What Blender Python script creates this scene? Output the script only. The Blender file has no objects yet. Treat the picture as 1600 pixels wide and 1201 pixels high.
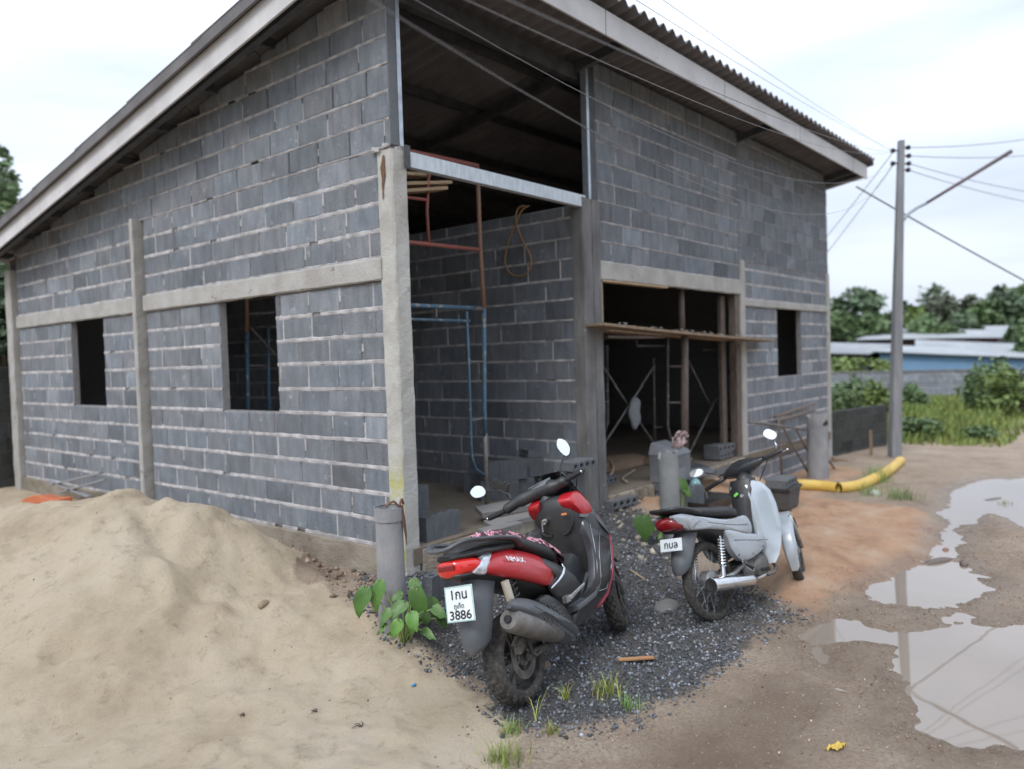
import bpy, math, random
import numpy as np
from mathutils import Vector, Matrix, noise as mnoise

random.seed(7)
rng = np.random.default_rng(7)
C = bpy.context.scene.collection
R = math.radians
scene = bpy.context.scene

# ------------------------------------------------------------------ camera
F, CX, CY = 1211.4, 800.0, 600.5          # focal length and centre, in pixels of the 1600 px wide photograph
YAW, PITCH, ROLL = R(50.2319), R(1.8767), R(1.7756)
CAM = Vector((-3.8609, -4.2984, 1.3908))
_sy, _cy = math.sin(YAW), math.cos(YAW)
_f0, _r0, _u0 = Vector((_sy, _cy, 0)), Vector((_cy, -_sy, 0)), Vector((0, 0, 1))
_fw = math.cos(PITCH) * _f0 - math.sin(PITCH) * _u0
_up = math.sin(PITCH) * _f0 + math.cos(PITCH) * _u0
_rt = math.cos(ROLL) * _r0 - math.sin(ROLL) * _up
_up = math.cos(ROLL) * _up + math.sin(ROLL) * _r0
camd = bpy.data.cameras.new('camera')
camd.sensor_width = 36.0
camd.lens = F / 1600 * 36.0
camd.clip_start = 0.05
camd.clip_end = 900
camd.dof.use_dof = True
camd.dof.focus_distance = 4.6
camd.dof.aperture_fstop = 1.05
cam = bpy.data.objects.new('camera', camd)
C.objects.link(cam)
cam.matrix_world = Matrix(((_rt.x, _up.x, -_fw.x, CAM.x), (_rt.y, _up.y, -_fw.y, CAM.y), (_rt.z, _up.z, -_fw.z, CAM.z), (0, 0, 0, 1)))
scene.camera = cam


def at(px, py, ax, val):
    """point of the survey: where the sight line through a photograph pixel meets the plane ax = val"""
    d = _fw * F + _rt * (px - CX) - _up * (py - CY)
    t = (val - CAM[ax]) / d[ax]
    return CAM + d * t


# ------------------------------------------------------------------ sky, sun, exposure
scene.view_settings.view_transform = 'Standard'
scene.view_settings.look = 'None'
scene.view_settings.gamma = 1
scene.view_settings.exposure = 0.52
SUN_EL, SUN_AZ = R(48), R(-102)       # high, behind the cloud, over the left shoulder of the camera
w = bpy.data.worlds.new('World')
scene.world = w
w.use_nodes = True
nt = w.node_tree
for n in list(nt.nodes):
    nt.nodes.remove(n)
N = nt.nodes.new
out, bg = N('ShaderNodeOutputWorld'), N('ShaderNodeBackground')
sky = N('ShaderNodeTexSky')
sky.sky_type = 'NISHITA'
sky.sun_disc = False
sky.sun_elevation = SUN_EL
sky.sun_rotation = SUN_AZ
sky.air_density = 1.2
sky.dust_density = 4.0
tc, mp, nz, rp = N('ShaderNodeTexCoord'), N('ShaderNodeMapping'), N('ShaderNodeTexNoise'), N('ShaderNodeValToRGB')
mp.inputs['Scale'].default_value = (1.0, 1.0, 4.5)
nz.inputs['Scale'].default_value = 2.2
nz.inputs['Detail'].default_value = 7
nz.inputs['Roughness'].default_value = 0.5
e = rp.color_ramp.elements
e[0].position, e[0].color = 0.32, (5.9, 6.6, 7.9, 1)
e[1].position, e[1].color = 0.66, (8.5, 9.3, 10.6, 1)
sep, up_r, mul = N('ShaderNodeSeparateXYZ'), N('ShaderNodeMapRange'), N('ShaderNodeVectorMath')
up_r.inputs['From Min'].default_value = 0.0
up_r.inputs['From Max'].default_value = 1.0
up_r.inputs['To Min'].default_value = 0.70
up_r.inputs['To Max'].default_value = 1.75
mul.operation = 'SCALE'
mix = N('ShaderNodeMix')
mix.data_type = 'RGBA'
mix.inputs['Factor'].default_value = 0.9
L = nt.links.new
L(tc.outputs['Generated'], mp.inputs['Vector'])
L(mp.outputs['Vector'], nz.inputs['Vector'])
L(nz.outputs['Fac'], rp.inputs['Fac'])
L(tc.outputs['Generated'], sep.inputs[0])
L(sep.outputs['Z'], up_r.inputs['Value'])
L(rp.outputs['Color'], mul.inputs[0])
L(up_r.outputs['Result'], mul.inputs['Scale'])
L(sky.outputs['Color'], mix.inputs['A'])
L(mul.outputs['Vector'], mix.inputs['B'])
L(mix.outputs['Result'], bg.inputs['Color'])
bg.inputs['Strength'].default_value = 0.1
L(bg.outputs['Background'], out.inputs['Surface'])

sund = bpy.data.lights.new('sun', 'SUN')
sund.energy = 1.25
sund.angle = R(20)
sund.color = (1.0, 0.985, 0.965)
sun = bpy.data.objects.new('sun', sund)
C.objects.link(sun)
_sd = Vector((math.sin(SUN_AZ) * math.cos(SUN_EL), math.cos(SUN_AZ) * math.cos(SUN_EL), math.sin(SUN_EL)))
sun.rotation_euler = _sd.to_track_quat('Z', 'Y').to_euler()
sun.location = (-4, -6, 14)

# ------------------------------------------------------------------ materials
MATS = {}


def mat(name, col, rough=0.7, metal=0.0, var=None, vscale=6.0, vfac=0.5, bump=0.0, bscale=40.0, stretch=None,
        attr=None, coat=0.0, spec=0.5, spots=None, trans=0.0, alpha=1.0, rvar=0.0):
    """procedural principled material: base colour broken up by noise, optional tint attribute, spots and bump"""
    if name in MATS:
        return MATS[name]
    m = bpy.data.materials.new(name)
    m.use_nodes = True
    t = m.node_tree
    b = t.nodes['Principled BSDF']
    nn, ll = t.nodes.new, t.links.new
    b.inputs['Roughness'].default_value = rough
    b.inputs['Metallic'].default_value = metal
    b.inputs['Coat Weight'].default_value = coat
    b.inputs['Coat Roughness'].default_value = 0.08
    b.inputs['Specular IOR Level'].default_value = spec
    b.inputs['Transmission Weight'].default_value = trans
    b.inputs['Alpha'].default_value = alpha
    c4 = (*col, 1)
    b.inputs['Base Color'].default_value = c4
    tc = nn('ShaderNodeTexCoord')
    mp = nn('ShaderNodeMapping')
    if stretch:
        mp.inputs['Scale'].default_value = stretch
    ll(tc.outputs['Object'], mp.inputs['Vector'])
    last = None
    if var:
        nz = nn('ShaderNodeTexNoise')
        nz.inputs['Scale'].default_value = vscale
        nz.inputs['Detail'].default_value = 6
        nz.inputs['Roughness'].default_value = 0.62
        ll(mp.outputs['Vector'], nz.inputs['Vector'])
        mr = nn('ShaderNodeMapRange')
        mr.inputs['From Min'].default_value = 0.36
        mr.inputs['From Max'].default_value = 0.64
        mr.inputs['To Max'].default_value = vfac
        ll(nz.outputs['Fac'], mr.inputs['Value'])
        mx = nn('ShaderNodeMix')
        mx.data_type = 'RGBA'
        mx.inputs['A'].default_value = c4
        mx.inputs['B'].default_value = (*var, 1)
        ll(mr.outputs['Result'], mx.inputs['Factor'])
        last = mx.outputs['Result']
        if rvar:
            m2 = nn('ShaderNodeMapRange')
            m2.inputs['From Min'].default_value = 0.3
            m2.inputs['From Max'].default_value = 0.7
            m2.inputs['To Min'].default_value = max(0.02, rough - rvar)
            m2.inputs['To Max'].default_value = min(1, rough + rvar)
            ll(nz.outputs['Fac'], m2.inputs['Value'])
            ll(m2.outputs['Result'], b.inputs['Roughness'])
    if spots:
        scol, ssc, thr = spots
        n2 = nn('ShaderNodeTexNoise')
        n2.inputs['Scale'].default_value = ssc
        n2.inputs['Detail'].default_value = 8
        n2.inputs['Roughness'].default_value = 0.7
        ll(tc.outputs['Object'], n2.inputs['Vector'])
        m3 = nn('ShaderNodeMapRange')
        m3.inputs['From Min'].default_value = thr
        m3.inputs['From Max'].default_value = thr + 0.06
        ll(n2.outputs['Fac'], m3.inputs['Value'])
        mx3 = nn('ShaderNodeMix')
        mx3.data_type = 'RGBA'
        mx3.inputs['A'].default_value = c4
        if last:
            ll(last, mx3.inputs['A'])
        mx3.inputs['B'].default_value = (*scol, 1)
        ll(m3.outputs['Result'], mx3.inputs['Factor'])
        last = mx3.outputs['Result']
    if attr:
        at_ = nn('ShaderNodeVertexColor')
        at_.layer_name = attr
        mu = nn('ShaderNodeMix')
        mu.data_type = 'RGBA'
        mu.blend_type = 'MULTIPLY'
        mu.inputs['Factor'].default_value = 1.0
        mu.inputs['A'].default_value = c4
        if last:
            ll(last, mu.inputs['A'])
        ll(at_.outputs['Color'], mu.inputs['B'])
        last = mu.outputs['Result']
    if last:
        ll(last, b.inputs['Base Color'])
    if bump:
        n4 = nn('ShaderNodeTexNoise')
        n4.inputs['Scale'].default_value = bscale
        n4.inputs['Detail'].default_value = 8
        n4.inputs['Roughness'].default_value = 0.65
        ll(mp.outputs['Vector'], n4.inputs['Vector'])
        bp = nn('ShaderNodeBump')
        bp.inputs['Strength'].default_value = bump
        bp.inputs['Distance'].default_value = 0.02
        ll(n4.outputs['Fac'], bp.inputs['Height'])
        ll(bp.outputs['Normal'], b.inputs['Normal'])
    MATS[name] = m
    return m


M = {}
M['block'] = mat('grey block', (0.205, 0.219, 0.240), 0.9, var=(0.130, 0.141, 0.158), vscale=11, vfac=0.85, bump=0.8, bscale=75,
                 stretch=(1, 1, 0.3), attr='tint', spots=((0.27, 0.29, 0.31), 9.0, 0.60))
M['mortar'] = mat('mortar', (0.60, 0.575, 0.575), 0.95, var=(0.48, 0.455, 0.45), vscale=14, vfac=0.9, bump=0.9, bscale=90, attr='tint')
M['concrete'] = mat('cast concrete', (0.42, 0.405, 0.38), 0.9, var=(0.32, 0.30, 0.275), vscale=4, vfac=0.9, bump=0.5, bscale=35,
                    spots=((0.17, 0.155, 0.135), 5, 0.63))
M['concrete_old'] = mat('stained concrete', (0.20, 0.195, 0.19), 0.9, var=(0.10, 0.098, 0.098), vscale=5, vfac=0.9, bump=0.6,
                        bscale=30, stretch=(1, 1, 0.3), spots=((0.40, 0.39, 0.37), 16, 0.66))
M['plinth'] = mat('footing concrete', (0.31, 0.275, 0.225), 0.95, var=(0.185, 0.15, 0.11), vscale=3, vfac=0.9, bump=0.7, bscale=25,
                  stretch=(1, 1, 2.0), spots=((0.13, 0.11, 0.085), 6, 0.60))
M['floor'] = mat('dusty floor screed', (0.20, 0.165, 0.125), 0.9, var=(0.14, 0.112, 0.085), vscale=2.2, vfac=0.9, bump=0.5, bscale=14)
M['roof_sheet'] = mat('fibre cement sheet', (0.17, 0.162, 0.165), 0.9, var=(0.115, 0.108, 0.11), vscale=2.5, vfac=0.9, bump=0.3, bscale=50)
M['fascia'] = mat('fascia board', (0.60, 0.585, 0.585), 0.75, var=(0.47, 0.455, 0.455), vscale=2.5, vfac=0.8, bump=0.12, bscale=60, spots=((0.30, 0.28, 0.26), 6, 0.66))
M['galv'] = mat('galvanised steel', (0.50, 0.54, 0.58), 0.45, 0.75, var=(0.36, 0.40, 0.44), vscale=10, vfac=0.9, rvar=0.1)
M['steel'] = mat('weathered steel section', (0.10, 0.10, 0.105), 0.6, 0.4, var=(0.05, 0.05, 0.055), vscale=8, vfac=0.8)
M['zinc'] = mat('zinc coated channel', (0.60, 0.64, 0.68), 0.55, 0.3, var=(0.44, 0.48, 0.52), vscale=9, vfac=0.9, stretch=(3, 1, 1), spots=((0.16, 0.15, 0.14), 17, 0.70))
M['wood'] = mat('raw formwork timber', (0.30, 0.215, 0.14), 0.85, var=(0.15, 0.105, 0.07), vscale=9, vfac=0.9, bump=0.4, bscale=20,
                stretch=(1, 6, 6), spots=((0.42, 0.39, 0.34), 14, 0.62))
M['wood_pale'] = mat('pale sawn timber', (0.46, 0.34, 0.21), 0.85, var=(0.30, 0.2, 0.12), vscale=9, vfac=0.8, bump=0.3, bscale=30, stretch=(1, 5, 5))
M['wood_dark'] = mat('weathered timber', (0.17, 0.135, 0.11), 0.9, var=(0.085, 0.065, 0.055), vscale=8, vfac=0.9, bump=0.5, bscale=25,
                     stretch=(5, 5, 1), spots=((0.34, 0.30, 0.26), 18, 0.63))


# ------------------------------------------------------------------ mesh helpers
class MB:
    """collects faces for ONE mesh"""

    def __init__(s):
        s.v, s.f, s.m, s.t = [], [], [], []

    def add(s, vs, fs, m=0, tint=None):
        o = len(s.v)
        s.v += [tuple(p) for p in vs]
        s.f += [tuple(i + o for i in f) for f in fs]
        s.m += [m] * len(fs)
        s.t += [tint or (1, 1, 1)] * len(vs)

    def box(s, a, b, m=0, tint=None, jit=0.0, skip=()):
        (x0, y0, z0), (x1, y1, z1) = a, b
        vs = [(x, y, z) for z in (z0, z1) for y in (y0, y1) for x in (x0, x1)]
        if jit:
            vs = [tuple(c + random.uniform(-jit, jit) for c in p) for p in vs]
        s.add(vs, BOXF, m, tint)

    def obox(s, c, ax, ay, az, m=0, tint=None):
        """oriented box: centre and three half-axis vectors"""
        c, ax, ay, az = map(Vector, (c, ax, ay, az))
        vs = [c + ax * i + ay * j + az * k for k in (-1, 1) for j in (-1, 1) for i in (-1, 1)]
        s.add(vs, BOXF, m, tint)

    def beam(s, p, q, w, h, m=0, up=(0, 0, 1), tint=None):
        p, q = Vector(p), Vector(q)
        d = (q - p)
        l = d.length / 2
        d.normalize()
        side = d.cross(Vector(up))
        if side.length < 1e-4:
            side = d.cross(Vector((1, 0, 0)))
        side.normalize()
        u = side.cross(d)
        s.obox((p + q) / 2, d * l, side * w / 2, u * h / 2, m, tint)

    def tube(s, pts, r, n=10, m=0, cap=True, tint=None, squash=1.0, up=None):
        pts = [Vector(p) for p in pts]
        rs = r if isinstance(r, (list, tuple)) else [r] * len(pts)
        vs, fs = [], []
        ref = None
        for i, p in enumerate(pts):
            d = (pts[min(i + 1, len(pts) - 1)] - pts[max(i - 1, 0)])
            if d.length < 1e-9:
                d = Vector((0, 0, 1))
            d.normalize()
            if ref is None:
                ref = Vector(up) if up else (Vector((0, 0, 1)) if abs(d.z) < 0.9 else Vector((1, 0, 0)))
            a = (ref - d * ref.dot(d))
            if a.length < 1e-4:
                a = d.orthogonal()
            a.normalize()
            b = d.cross(a)
            ref = a
            rr = rs[i] if isinstance(rs[i], (list, tuple)) else (rs[i], rs[i] * squash)
            for k in range(n):
                t = 2 * math.pi * k / n
                vs.append(p + a * math.cos(t) * rr[0] + b * math.sin(t) * rr[1])
        for i in range(len(pts) - 1):
            for k in range(n):
                fs.append((i * n + k, i * n + (k + 1) % n, (i + 1) * n + (k + 1) % n, (i + 1) * n + k))
        if cap:
            fs.append(tuple(range(n - 1, -1, -1)))
            fs.append(tuple((len(pts) - 1) * n + k for k in range(n)))
        s.add(vs, fs, m, tint)

    def lathe(s, prof, axis=(0, 1, 0), centre=(0, 0, 0), n=32, m=0, closed=True):
        """profile of (along axis, radius); closed joins last to first"""
        ax = Vector(axis).normalized()
        a = ax.orthogonal().normalized()
        b = ax.cross(a)
        c = Vector(centre)
        vs, fs = [], []
        k = len(prof)
        for i in range(n):
            t = 2 * math.pi * i / n
            d = a * math.cos(t) + b * math.sin(t)
            vs += [c + ax * p[0] + d * p[1] for p in prof]
        for i in range(n):
            j = (i + 1) % n
            for q in range(k if closed else k - 1):
                fs.append((i * k + q, j * k + q, j * k + (q + 1) % k, i * k + (q + 1) % k))
        if not closed:
            fs.append(tuple(i * k for i in range(n)))
            fs.append(tuple(i * k + k - 1 for i in range(n - 1, -1, -1)))
        s.add(vs, fs, m)

    def rings(s, rings, m=0, cap=True, tint=None):
        n = len(rings[0])
        vs = [p for r in rings for p in r]
        fs = []
        for i in range(len(rings) - 1):
            for k in range(n):
                fs.append((i * n + k, i * n + (k + 1) % n, (i + 1) * n + (k + 1) % n, (i + 1) * n + k))
        if cap:
            fs.append(tuple(range(n - 1, -1, -1)))
            fs.append(tuple((len(rings) - 1) * n + k for k in range(n)))
        s.add(vs, fs, m, tint)

    def loft(s, secs, n=20, m=0, cap=True):
        """sections along x: (x, y centre, z centre, half width, half height, exponent)"""
        rs = []
        for x, yc, zc, hw, hh, e in secs:
            r = []
            for k in range(n):
                t = 2 * math.pi * k / n
                c, q = math.cos(t), math.sin(t)
                r.append((x, yc + hw * math.copysign(abs(c) ** (2 / e), c), zc + hh * math.copysign(abs(q) ** (2 / e), q)))
            rs.append(r)
        s.rings(rs, m, cap)

    def build(s, name, mats, parent=None, smooth=False, bevel=0.0, subsurf=0, loc=None, tint=False, weld=False, autosmooth=None):
        me = bpy.data.meshes.new(name)
        me.from_pydata(s.v, [], s.f)
        if not isinstance(mats, (list, tuple)):
            mats = [mats]
        for m in mats:
            me.materials.append(m)
        if len(mats) > 1:
            me.polygons.foreach_set('material_index', s.m)
        if tint:
            a = me.color_attributes.new('tint', 'FLOAT_COLOR', 'POINT')
            a.data.foreach_set('color', np.array([(*t, 1) for t in s.t], dtype=np.float32).ravel())
        me.validate()
        me.update()
        if smooth:
            me.polygons.foreach_set('use_smooth', [True] * len(me.polygons))
            if autosmooth:
                me.set_sharp_from_angle(angle=R(autosmooth))
        o = bpy.data.objects.new(name, me)
        C.objects.link(o)
        if parent is not None:
            o.parent = parent
        if loc is not None:
            o.location = loc
        if bevel:
            b = o.modifiers.new('bevel', 'BEVEL')
            b.width = bevel
            b.segments = 2
            b.limit_method = 'ANGLE'
            b.angle_limit = R(35)
        if subsurf:
            q = o.modifiers.new('subdivision', 'SUBSURF')
            q.levels = q.render_levels = subsurf
        return o


BOXF = [(0, 2, 3, 1), (4, 5, 7, 6), (0, 1, 5, 4), (2, 6, 7, 3), (0, 4, 6, 2), (1, 3, 7, 5)]


def tag(o, label=None, cat=None, group=None, kind=None):
    for k, v in (('label', label), ('category', cat), ('group', group), ('kind', kind)):
        if v:
            o[k] = v
    return o


def thing(name, label, cat, loc=(0, 0, 0), rz=0.0, group=None):
    o = bpy.data.objects.new(name, None)
    o.empty_display_size = 0.2
    C.objects.link(o)
    o.location = loc
    o.rotation_euler = (0, 0, rz)
    return tag(o, label, cat, group)


def smoothstep(a, b, x):
    t = np.clip((x - a) / (b - a), 0, 1)
    return t * t * (3 - 2 * t)


def catmull(pts, seg=6, closed=True):
    P = [Vector(p) for p in pts]
    n = len(P)
    res = []
    for i in range(n if closed else n - 1):
        p0, p1 = P[(i - 1) % n] if closed or i > 0 else P[0], P[i]
        p2 = P[(i + 1) % n]
        p3 = P[(i + 2) % n] if closed or i + 2 < n else P[-1]
        for k in range(seg):
            t = k / seg
            res.append(0.5 * ((2 * p1) + (p2 - p0) * t + (2 * p0 - 5 * p1 + 4 * p2 - p3) * t * t + (3 * p1 - p0 - 3 * p2 + p3) * t ** 3))
    if not closed:
        res.append(P[-1])
    return res


def fract_noise(X, Y, seed, octaves=((1.0, 1.0),)):
    """smooth value noise on a grid of coordinates, numpy"""
    out_ = np.zeros_like(X)
    for k, (fr, amp) in enumerate(octaves):
        r2 = np.random.default_rng(seed + k * 17)
        T = r2.random((257, 257))
        x, y = X * fr, Y * fr
        xi, yi = np.floor(x).astype(int), np.floor(y).astype(int)
        fx, fy = x - xi, y - yi
        fx, fy = fx * fx * (3 - 2 * fx), fy * fy * (3 - 2 * fy)
        g = lambda a, b: T[a % 257, b % 257]
        out_ += amp * ((g(xi, yi) * (1 - fx) + g(xi + 1, yi) * fx) * (1 - fy) + (g(xi, yi + 1) * (1 - fx) + g(xi + 1, yi + 1) * fx) * fy - 0.5)
    return out_


def poly_sd(X, Y, poly):
    """signed distance to a polygon (negative inside)"""
    P = np.array(poly, float)
    d = np.full(X.shape, 1e9)
    ins = np.zeros(X.shape, bool)
    n = len(P)
    for i in range(n):
        a, b = P[i], P[(i + 1) % n]
        ex, ey = b - a
        wx, wy = X - a[0], Y - a[1]
        t = np.clip((wx * ex + wy * ey) / (ex * ex + ey * ey + 1e-12), 0, 1)
        d = np.minimum(d, (wx - ex * t) ** 2 + (wy - ey * t) ** 2)
        c = ((a[1] > Y) != (b[1] > Y)) & (X < (b[0] - a[0]) * (Y - a[1]) / (b[1] - a[1] + 1e-12) + a[0])
        ins ^= c
    d = np.sqrt(d)
    return np.where(ins, -d, d)
scene.cycles.use_denoising = True
# ------------------------------------------------------------------ ground: one sheet, sculpted, to the horizon
def wp(pts, z=-0.5):
    return [tuple(at(x, y, 2, z)[:2]) for x, y in pts]


WATER_Z = -0.535
PUDDLES = [
    wp([(1478, 764), (1510, 752), (1550, 746), (1680, 742), (1760, 770), (1760, 840), (1600, 828), (1572, 816), (1548, 802), (1534, 816), (1522, 820),
        (1508, 820), (1512, 834), (1506, 858), (1508, 874), (1455, 874), (1460, 850), (1454, 830), (1472, 818), (1470, 806), (1480, 786)], -.53),
    wp([(1338, 912), (1374, 899), (1406, 884), (1440, 875), (1506, 873), (1542, 892), (1562, 912), (1556, 934), (1512, 951), (1500, 952), (1482, 953),
        (1454, 953), (1406, 949), (1366, 943), (1340, 930)], -.53),
    wp([(1228, 990), (1246, 974), (1302, 966), (1338, 964), (1362, 976), (1394, 984), (1432, 982), (1482, 966), (1500, 950), (1530, 968), (1552, 972), (1600, 962), (1750, 975),
        (1850, 1100), (1760, 1230), (1580, 1175), (1500, 1180), (1438, 1166), (1404, 1140), (1390, 1104), (1398, 1060), (1386, 1030), (1400, 1008),
        (1358, 1003), (1312, 1010), (1310, 1030), (1322, 1050), (1300, 1052), (1270, 1040), (1250, 1020)], -.53),
]
SHALLOW = wp([(1060, 1260), (1110, 1170), (1160, 1110), (1200, 1080), (1270, 1072), (1268, 1098), (1220, 1130), (1180, 1190), (1140, 1260)], -.52)
SOIL = wp([(1080, 790), (1160, 765), (1240, 768), (1330, 776), (1440, 790), (1465, 840), (1420, 880), (1335, 915), (1260, 935), (1200, 925), (1130, 850)], -.45)
GRAVEL = wp([(566, 978), (600, 952), (690, 946), (745, 880), (850, 850), (960, 838), (1040, 850), (1075, 900), (1120, 900), (1200, 925), (1216, 950), (1190, 985),
             (1140, 1040), (1085, 1075), (1000, 1105), (920, 1118), (868, 1132), (800, 1130), (770, 1105), (740, 1070), (680, 1040), (600, 1010)], -.49)
SAND = wp([(-400, 700), (250, 740), (400, 850), (520, 905), (590, 950), (600, 1000), (690, 1050), (760, 1110), (770, 1180), (720, 1300), (-400, 1500)], -.45)
HOUSE_X, HOUSE_Y = 9.8, 7.9


def ground_height(X, Y):
    X, Y = np.asarray(X, float), np.asarray(Y, float)
    big = fract_noise(X, Y, 3, ((0.35, 0.05), (0.9, 0.03)))
    fine = fract_noise(X, Y, 11, ((3.1, 0.022), (7.3, 0.012), (16.7, 0.006)))
    near = 1 - smoothstep(9, 20, np.hypot(X - 2, Y + 1))
    z = -0.5 + big * near + fine * near
    # rise towards the footings
    dx = np.maximum(np.maximum(-X, X - HOUSE_X), 0)
    dy = np.maximum(np.maximum(-Y, Y - HOUSE_Y), 0)
    dh = np.hypot(dx, dy)
    rise0 = 0.36 * smoothstep(0.0, 0.5, X) * (1 - smoothstep(5.6, 6.6, X)) * (1 - smoothstep(0.0, 0.95, dh + fract_noise(X, Y, 95, ((2.5, 0.3), (6.0, 0.15))))) * (Y < 0.06)
    rise = (0.28 * (1 - smoothstep(2.5, 8.0, X)) + 0.02) * (1 - smoothstep(0.1, 1.3, dh))
    z = z + np.maximum(rise, rise0) + (rise0 > 0.02) * fract_noise(X, Y, 96, ((5.0, 0.05), (12.0, 0.03)))
    # sand heap by the side wall, with a rough crest
    ax, ay, bx, by = -1.18, 2.05, -2.5, 5.2
    t = np.clip(((X - ax) * (bx - ax) + (Y - ay) * (by - ay)) / ((bx - ax) ** 2 + (by - ay) ** 2), 0, 1)
    px, py = ax + t * (bx - ax), ay + t * (by - ay)
    ddx, ddy = X - px, Y - py
    ddx = np.where(ddx > 0, ddx * 1.75, ddx)
    ddy = np.where((ddy < 0), ddy * 1.0, ddy)
    d = np.hypot(ddx, ddy) + fract_noise(X, Y, 21, ((1.3, 0.22), (3.2, 0.10), (8.0, 0.05)))
    h = (0.93 - 0.40 * t) * (1 - smoothstep(0.12, 2.35, d) ** 0.86)
    heap = np.maximum(h, 0) * (1 + fract_noise(X, Y, 31, ((2.2, 0.12), (5.1, 0.08))))
    sd = poly_sd(X, Y, SAND)
    sandy = 1 - smoothstep(-0.25, 0.25, sd)
    heap = heap * np.where(Y < HOUSE_Y, 1, 0)
    z = z + heap
    z = z + 0.17 * np.exp(-(((X + 0.62) / 0.42) ** 2 + ((Y - 1.25) / 0.45) ** 2))
    # footprints and dents in the sand
    z = z + sandy * near * (fract_noise(X, Y, 41, ((2.6, 0.05), (5.7, 0.05), (11.0, 0.030), (21.0, 0.012))))
    r5 = np.random.default_rng(5)
    for _ in range(46):
        fx, fy = r5.uniform(-3.2, -0.3), r5.uniform(-2.2, 2.0)
        a_ = r5.uniform(0, 3.14)
        u_, v_ = (X - fx) * math.cos(a_) + (Y - fy) * math.sin(a_), -(X - fx) * math.sin(a_) + (Y - fy) * math.cos(a_)
        q_ = (u_ / 0.13) ** 2 + (v_ / 0.055) ** 2
        z = z + r5.uniform(0.25, 1) * (-0.022 * np.exp(-q_) + 0.009 * np.exp(-(np.sqrt(q_) - 1.7) ** 2 / 0.25))
    # gravel heap under the two machines
    sg = poly_sd(X, Y, GRAVEL)
    z = z + 0.035 * (1 - smoothstep(-0.5, 0.1, sg)) + (1 - smoothstep(-0.1, 0.05, sg)) * fract_noise(X, Y, 51, ((3.0, 0.05), (9.0, 0.03), (23.0, 0.016)))
    # orange soil
    so = poly_sd(X, Y, SOIL)
    z = z + 0.10 * (1 - smoothstep(-0.8, 0.15, so)) + (1 - smoothstep(-0.3, 0.1, so)) * fract_noise(X, Y, 61, ((3.5, 0.06), (9.0, 0.03)))
    # wheel ruts and puddle beds on the lane
    wob = fract_noise(X, Y, 71, ((2.3, 0.12), (6.0, 0.08), (15.0, 0.04))) - 0.09
    for P in PUDDLES:
        s_ = poly_sd(X, Y, P) + wob - (0.035 if P is PUDDLES[2] else 0.08)
        inside = 1 - smoothstep(-0.26, 0.20, s_)
        bank = np.exp(-((s_ - 0.22) / 0.22) ** 2)
        target = WATER_Z - 0.05 * (1 - smoothstep(-0.5, -0.02, s_)) + 0.028
        z = z * (1 - inside) + np.minimum(z, target - 0.012 * (1 - smoothstep(-0.1, 0.1, s_))) * inside
        z = z + 0.006 * bank
    shore = np.min([np.abs(poly_sd(X, Y, P) + wob - 0.05) for P in PUDDLES + [SHALLOW]], axis=0)
    z = z + (1 - smoothstep(0.10, 0.42, shore)) * fract_noise(X, Y, 73, ((6.0, 0.012), (13.0, 0.014), (29.0, 0.009)))
    s_ = poly_sd(X, Y, SHALLOW) + wob * 0.5
    ins = 1 - smoothstep(-0.10, 0.12, s_)
    z = z * (1 - ins) + (WATER_Z + 0.010 + fract_noise(X, Y, 74, ((4.0, 0.010), (11.0, 0.005)))) * ins
    z = z - 1.35 * smoothstep(26, 33, X * 0.9 + Y * 0.3)
    # keep the lane above the water level elsewhere
    away = np.min([poly_sd(X, Y, P) for P in PUDDLES + [SHALLOW]], axis=0)
    z = np.where((away > 0.2) & (X < 20), np.maximum(z, WATER_Z + 0.012 + 0.01 * smoothstep(0.2, 0.6, away)), z)
    inside_house = (X > 0.06) & (X < HOUSE_X - 0.06) & (Y > 0.06) & (Y < HOUSE_Y - 0.06)
    z = np.where(inside_house, -0.5, z)
    return z


def gz(x, y):
    return float(ground_height(np.array([[x]]), np.array([[y]]))[0, 0])


def on_ground(px, py):
    """where a sight line meets the sculpted ground"""
    z = -0.45
    for _ in range(6):
        p = at(px, py, 2, z)
        z = 0.5 * z + 0.5 * gz(p.x, p.y)
    p = at(px, py, 2, z)
    return Vector((p.x, p.y, gz(p.x, p.y)))


def axis(lo, hi, step, far_lo, far_hi, gr=1.16):
    a = list(np.arange(lo, hi + step / 2, step))
    s = step
    while a[-1] < far_hi:
        s *= gr
        a.append(a[-1] + s)
    s = step
    while a[0] > far_lo:
        s *= gr
        a.insert(0, a[0] - s)
    return np.array(a)


gx = axis(-3.6, 9.5, 0.032, -260, 420)
gy = axis(-4.6, 4.6, 0.032, -260, 420)
GX, GY = np.meshgrid(gx, gy, indexing='ij')
GZ = ground_height(GX, GY)
nx, ny = GX.shape
me = bpy.data.meshes.new('ground')
me.vertices.add(nx * ny)
me.vertices.foreach_set('co', np.stack([GX, GY, GZ], -1).astype(np.float32).ravel())
ii = np.arange(nx * ny).reshape(nx, ny)
quads = np.stack([ii[:-1, :-1], ii[1:, :-1], ii[1:, 1:], ii[:-1, 1:]], -1).reshape(-1, 4)
me.loops.add(quads.size)
me.loops.foreach_set('vertex_index', quads.ravel().astype(np.int32))
me.polygons.add(len(quads))
me.polygons.foreach_set('loop_start', (np.arange(len(quads)) * 4).astype(np.int32))
me.polygons.foreach_set('loop_total', np.full(len(quads), 4, np.int32))
me.update()
me.polygons.foreach_set('use_smooth', np.ones(len(quads), bool))
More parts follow.
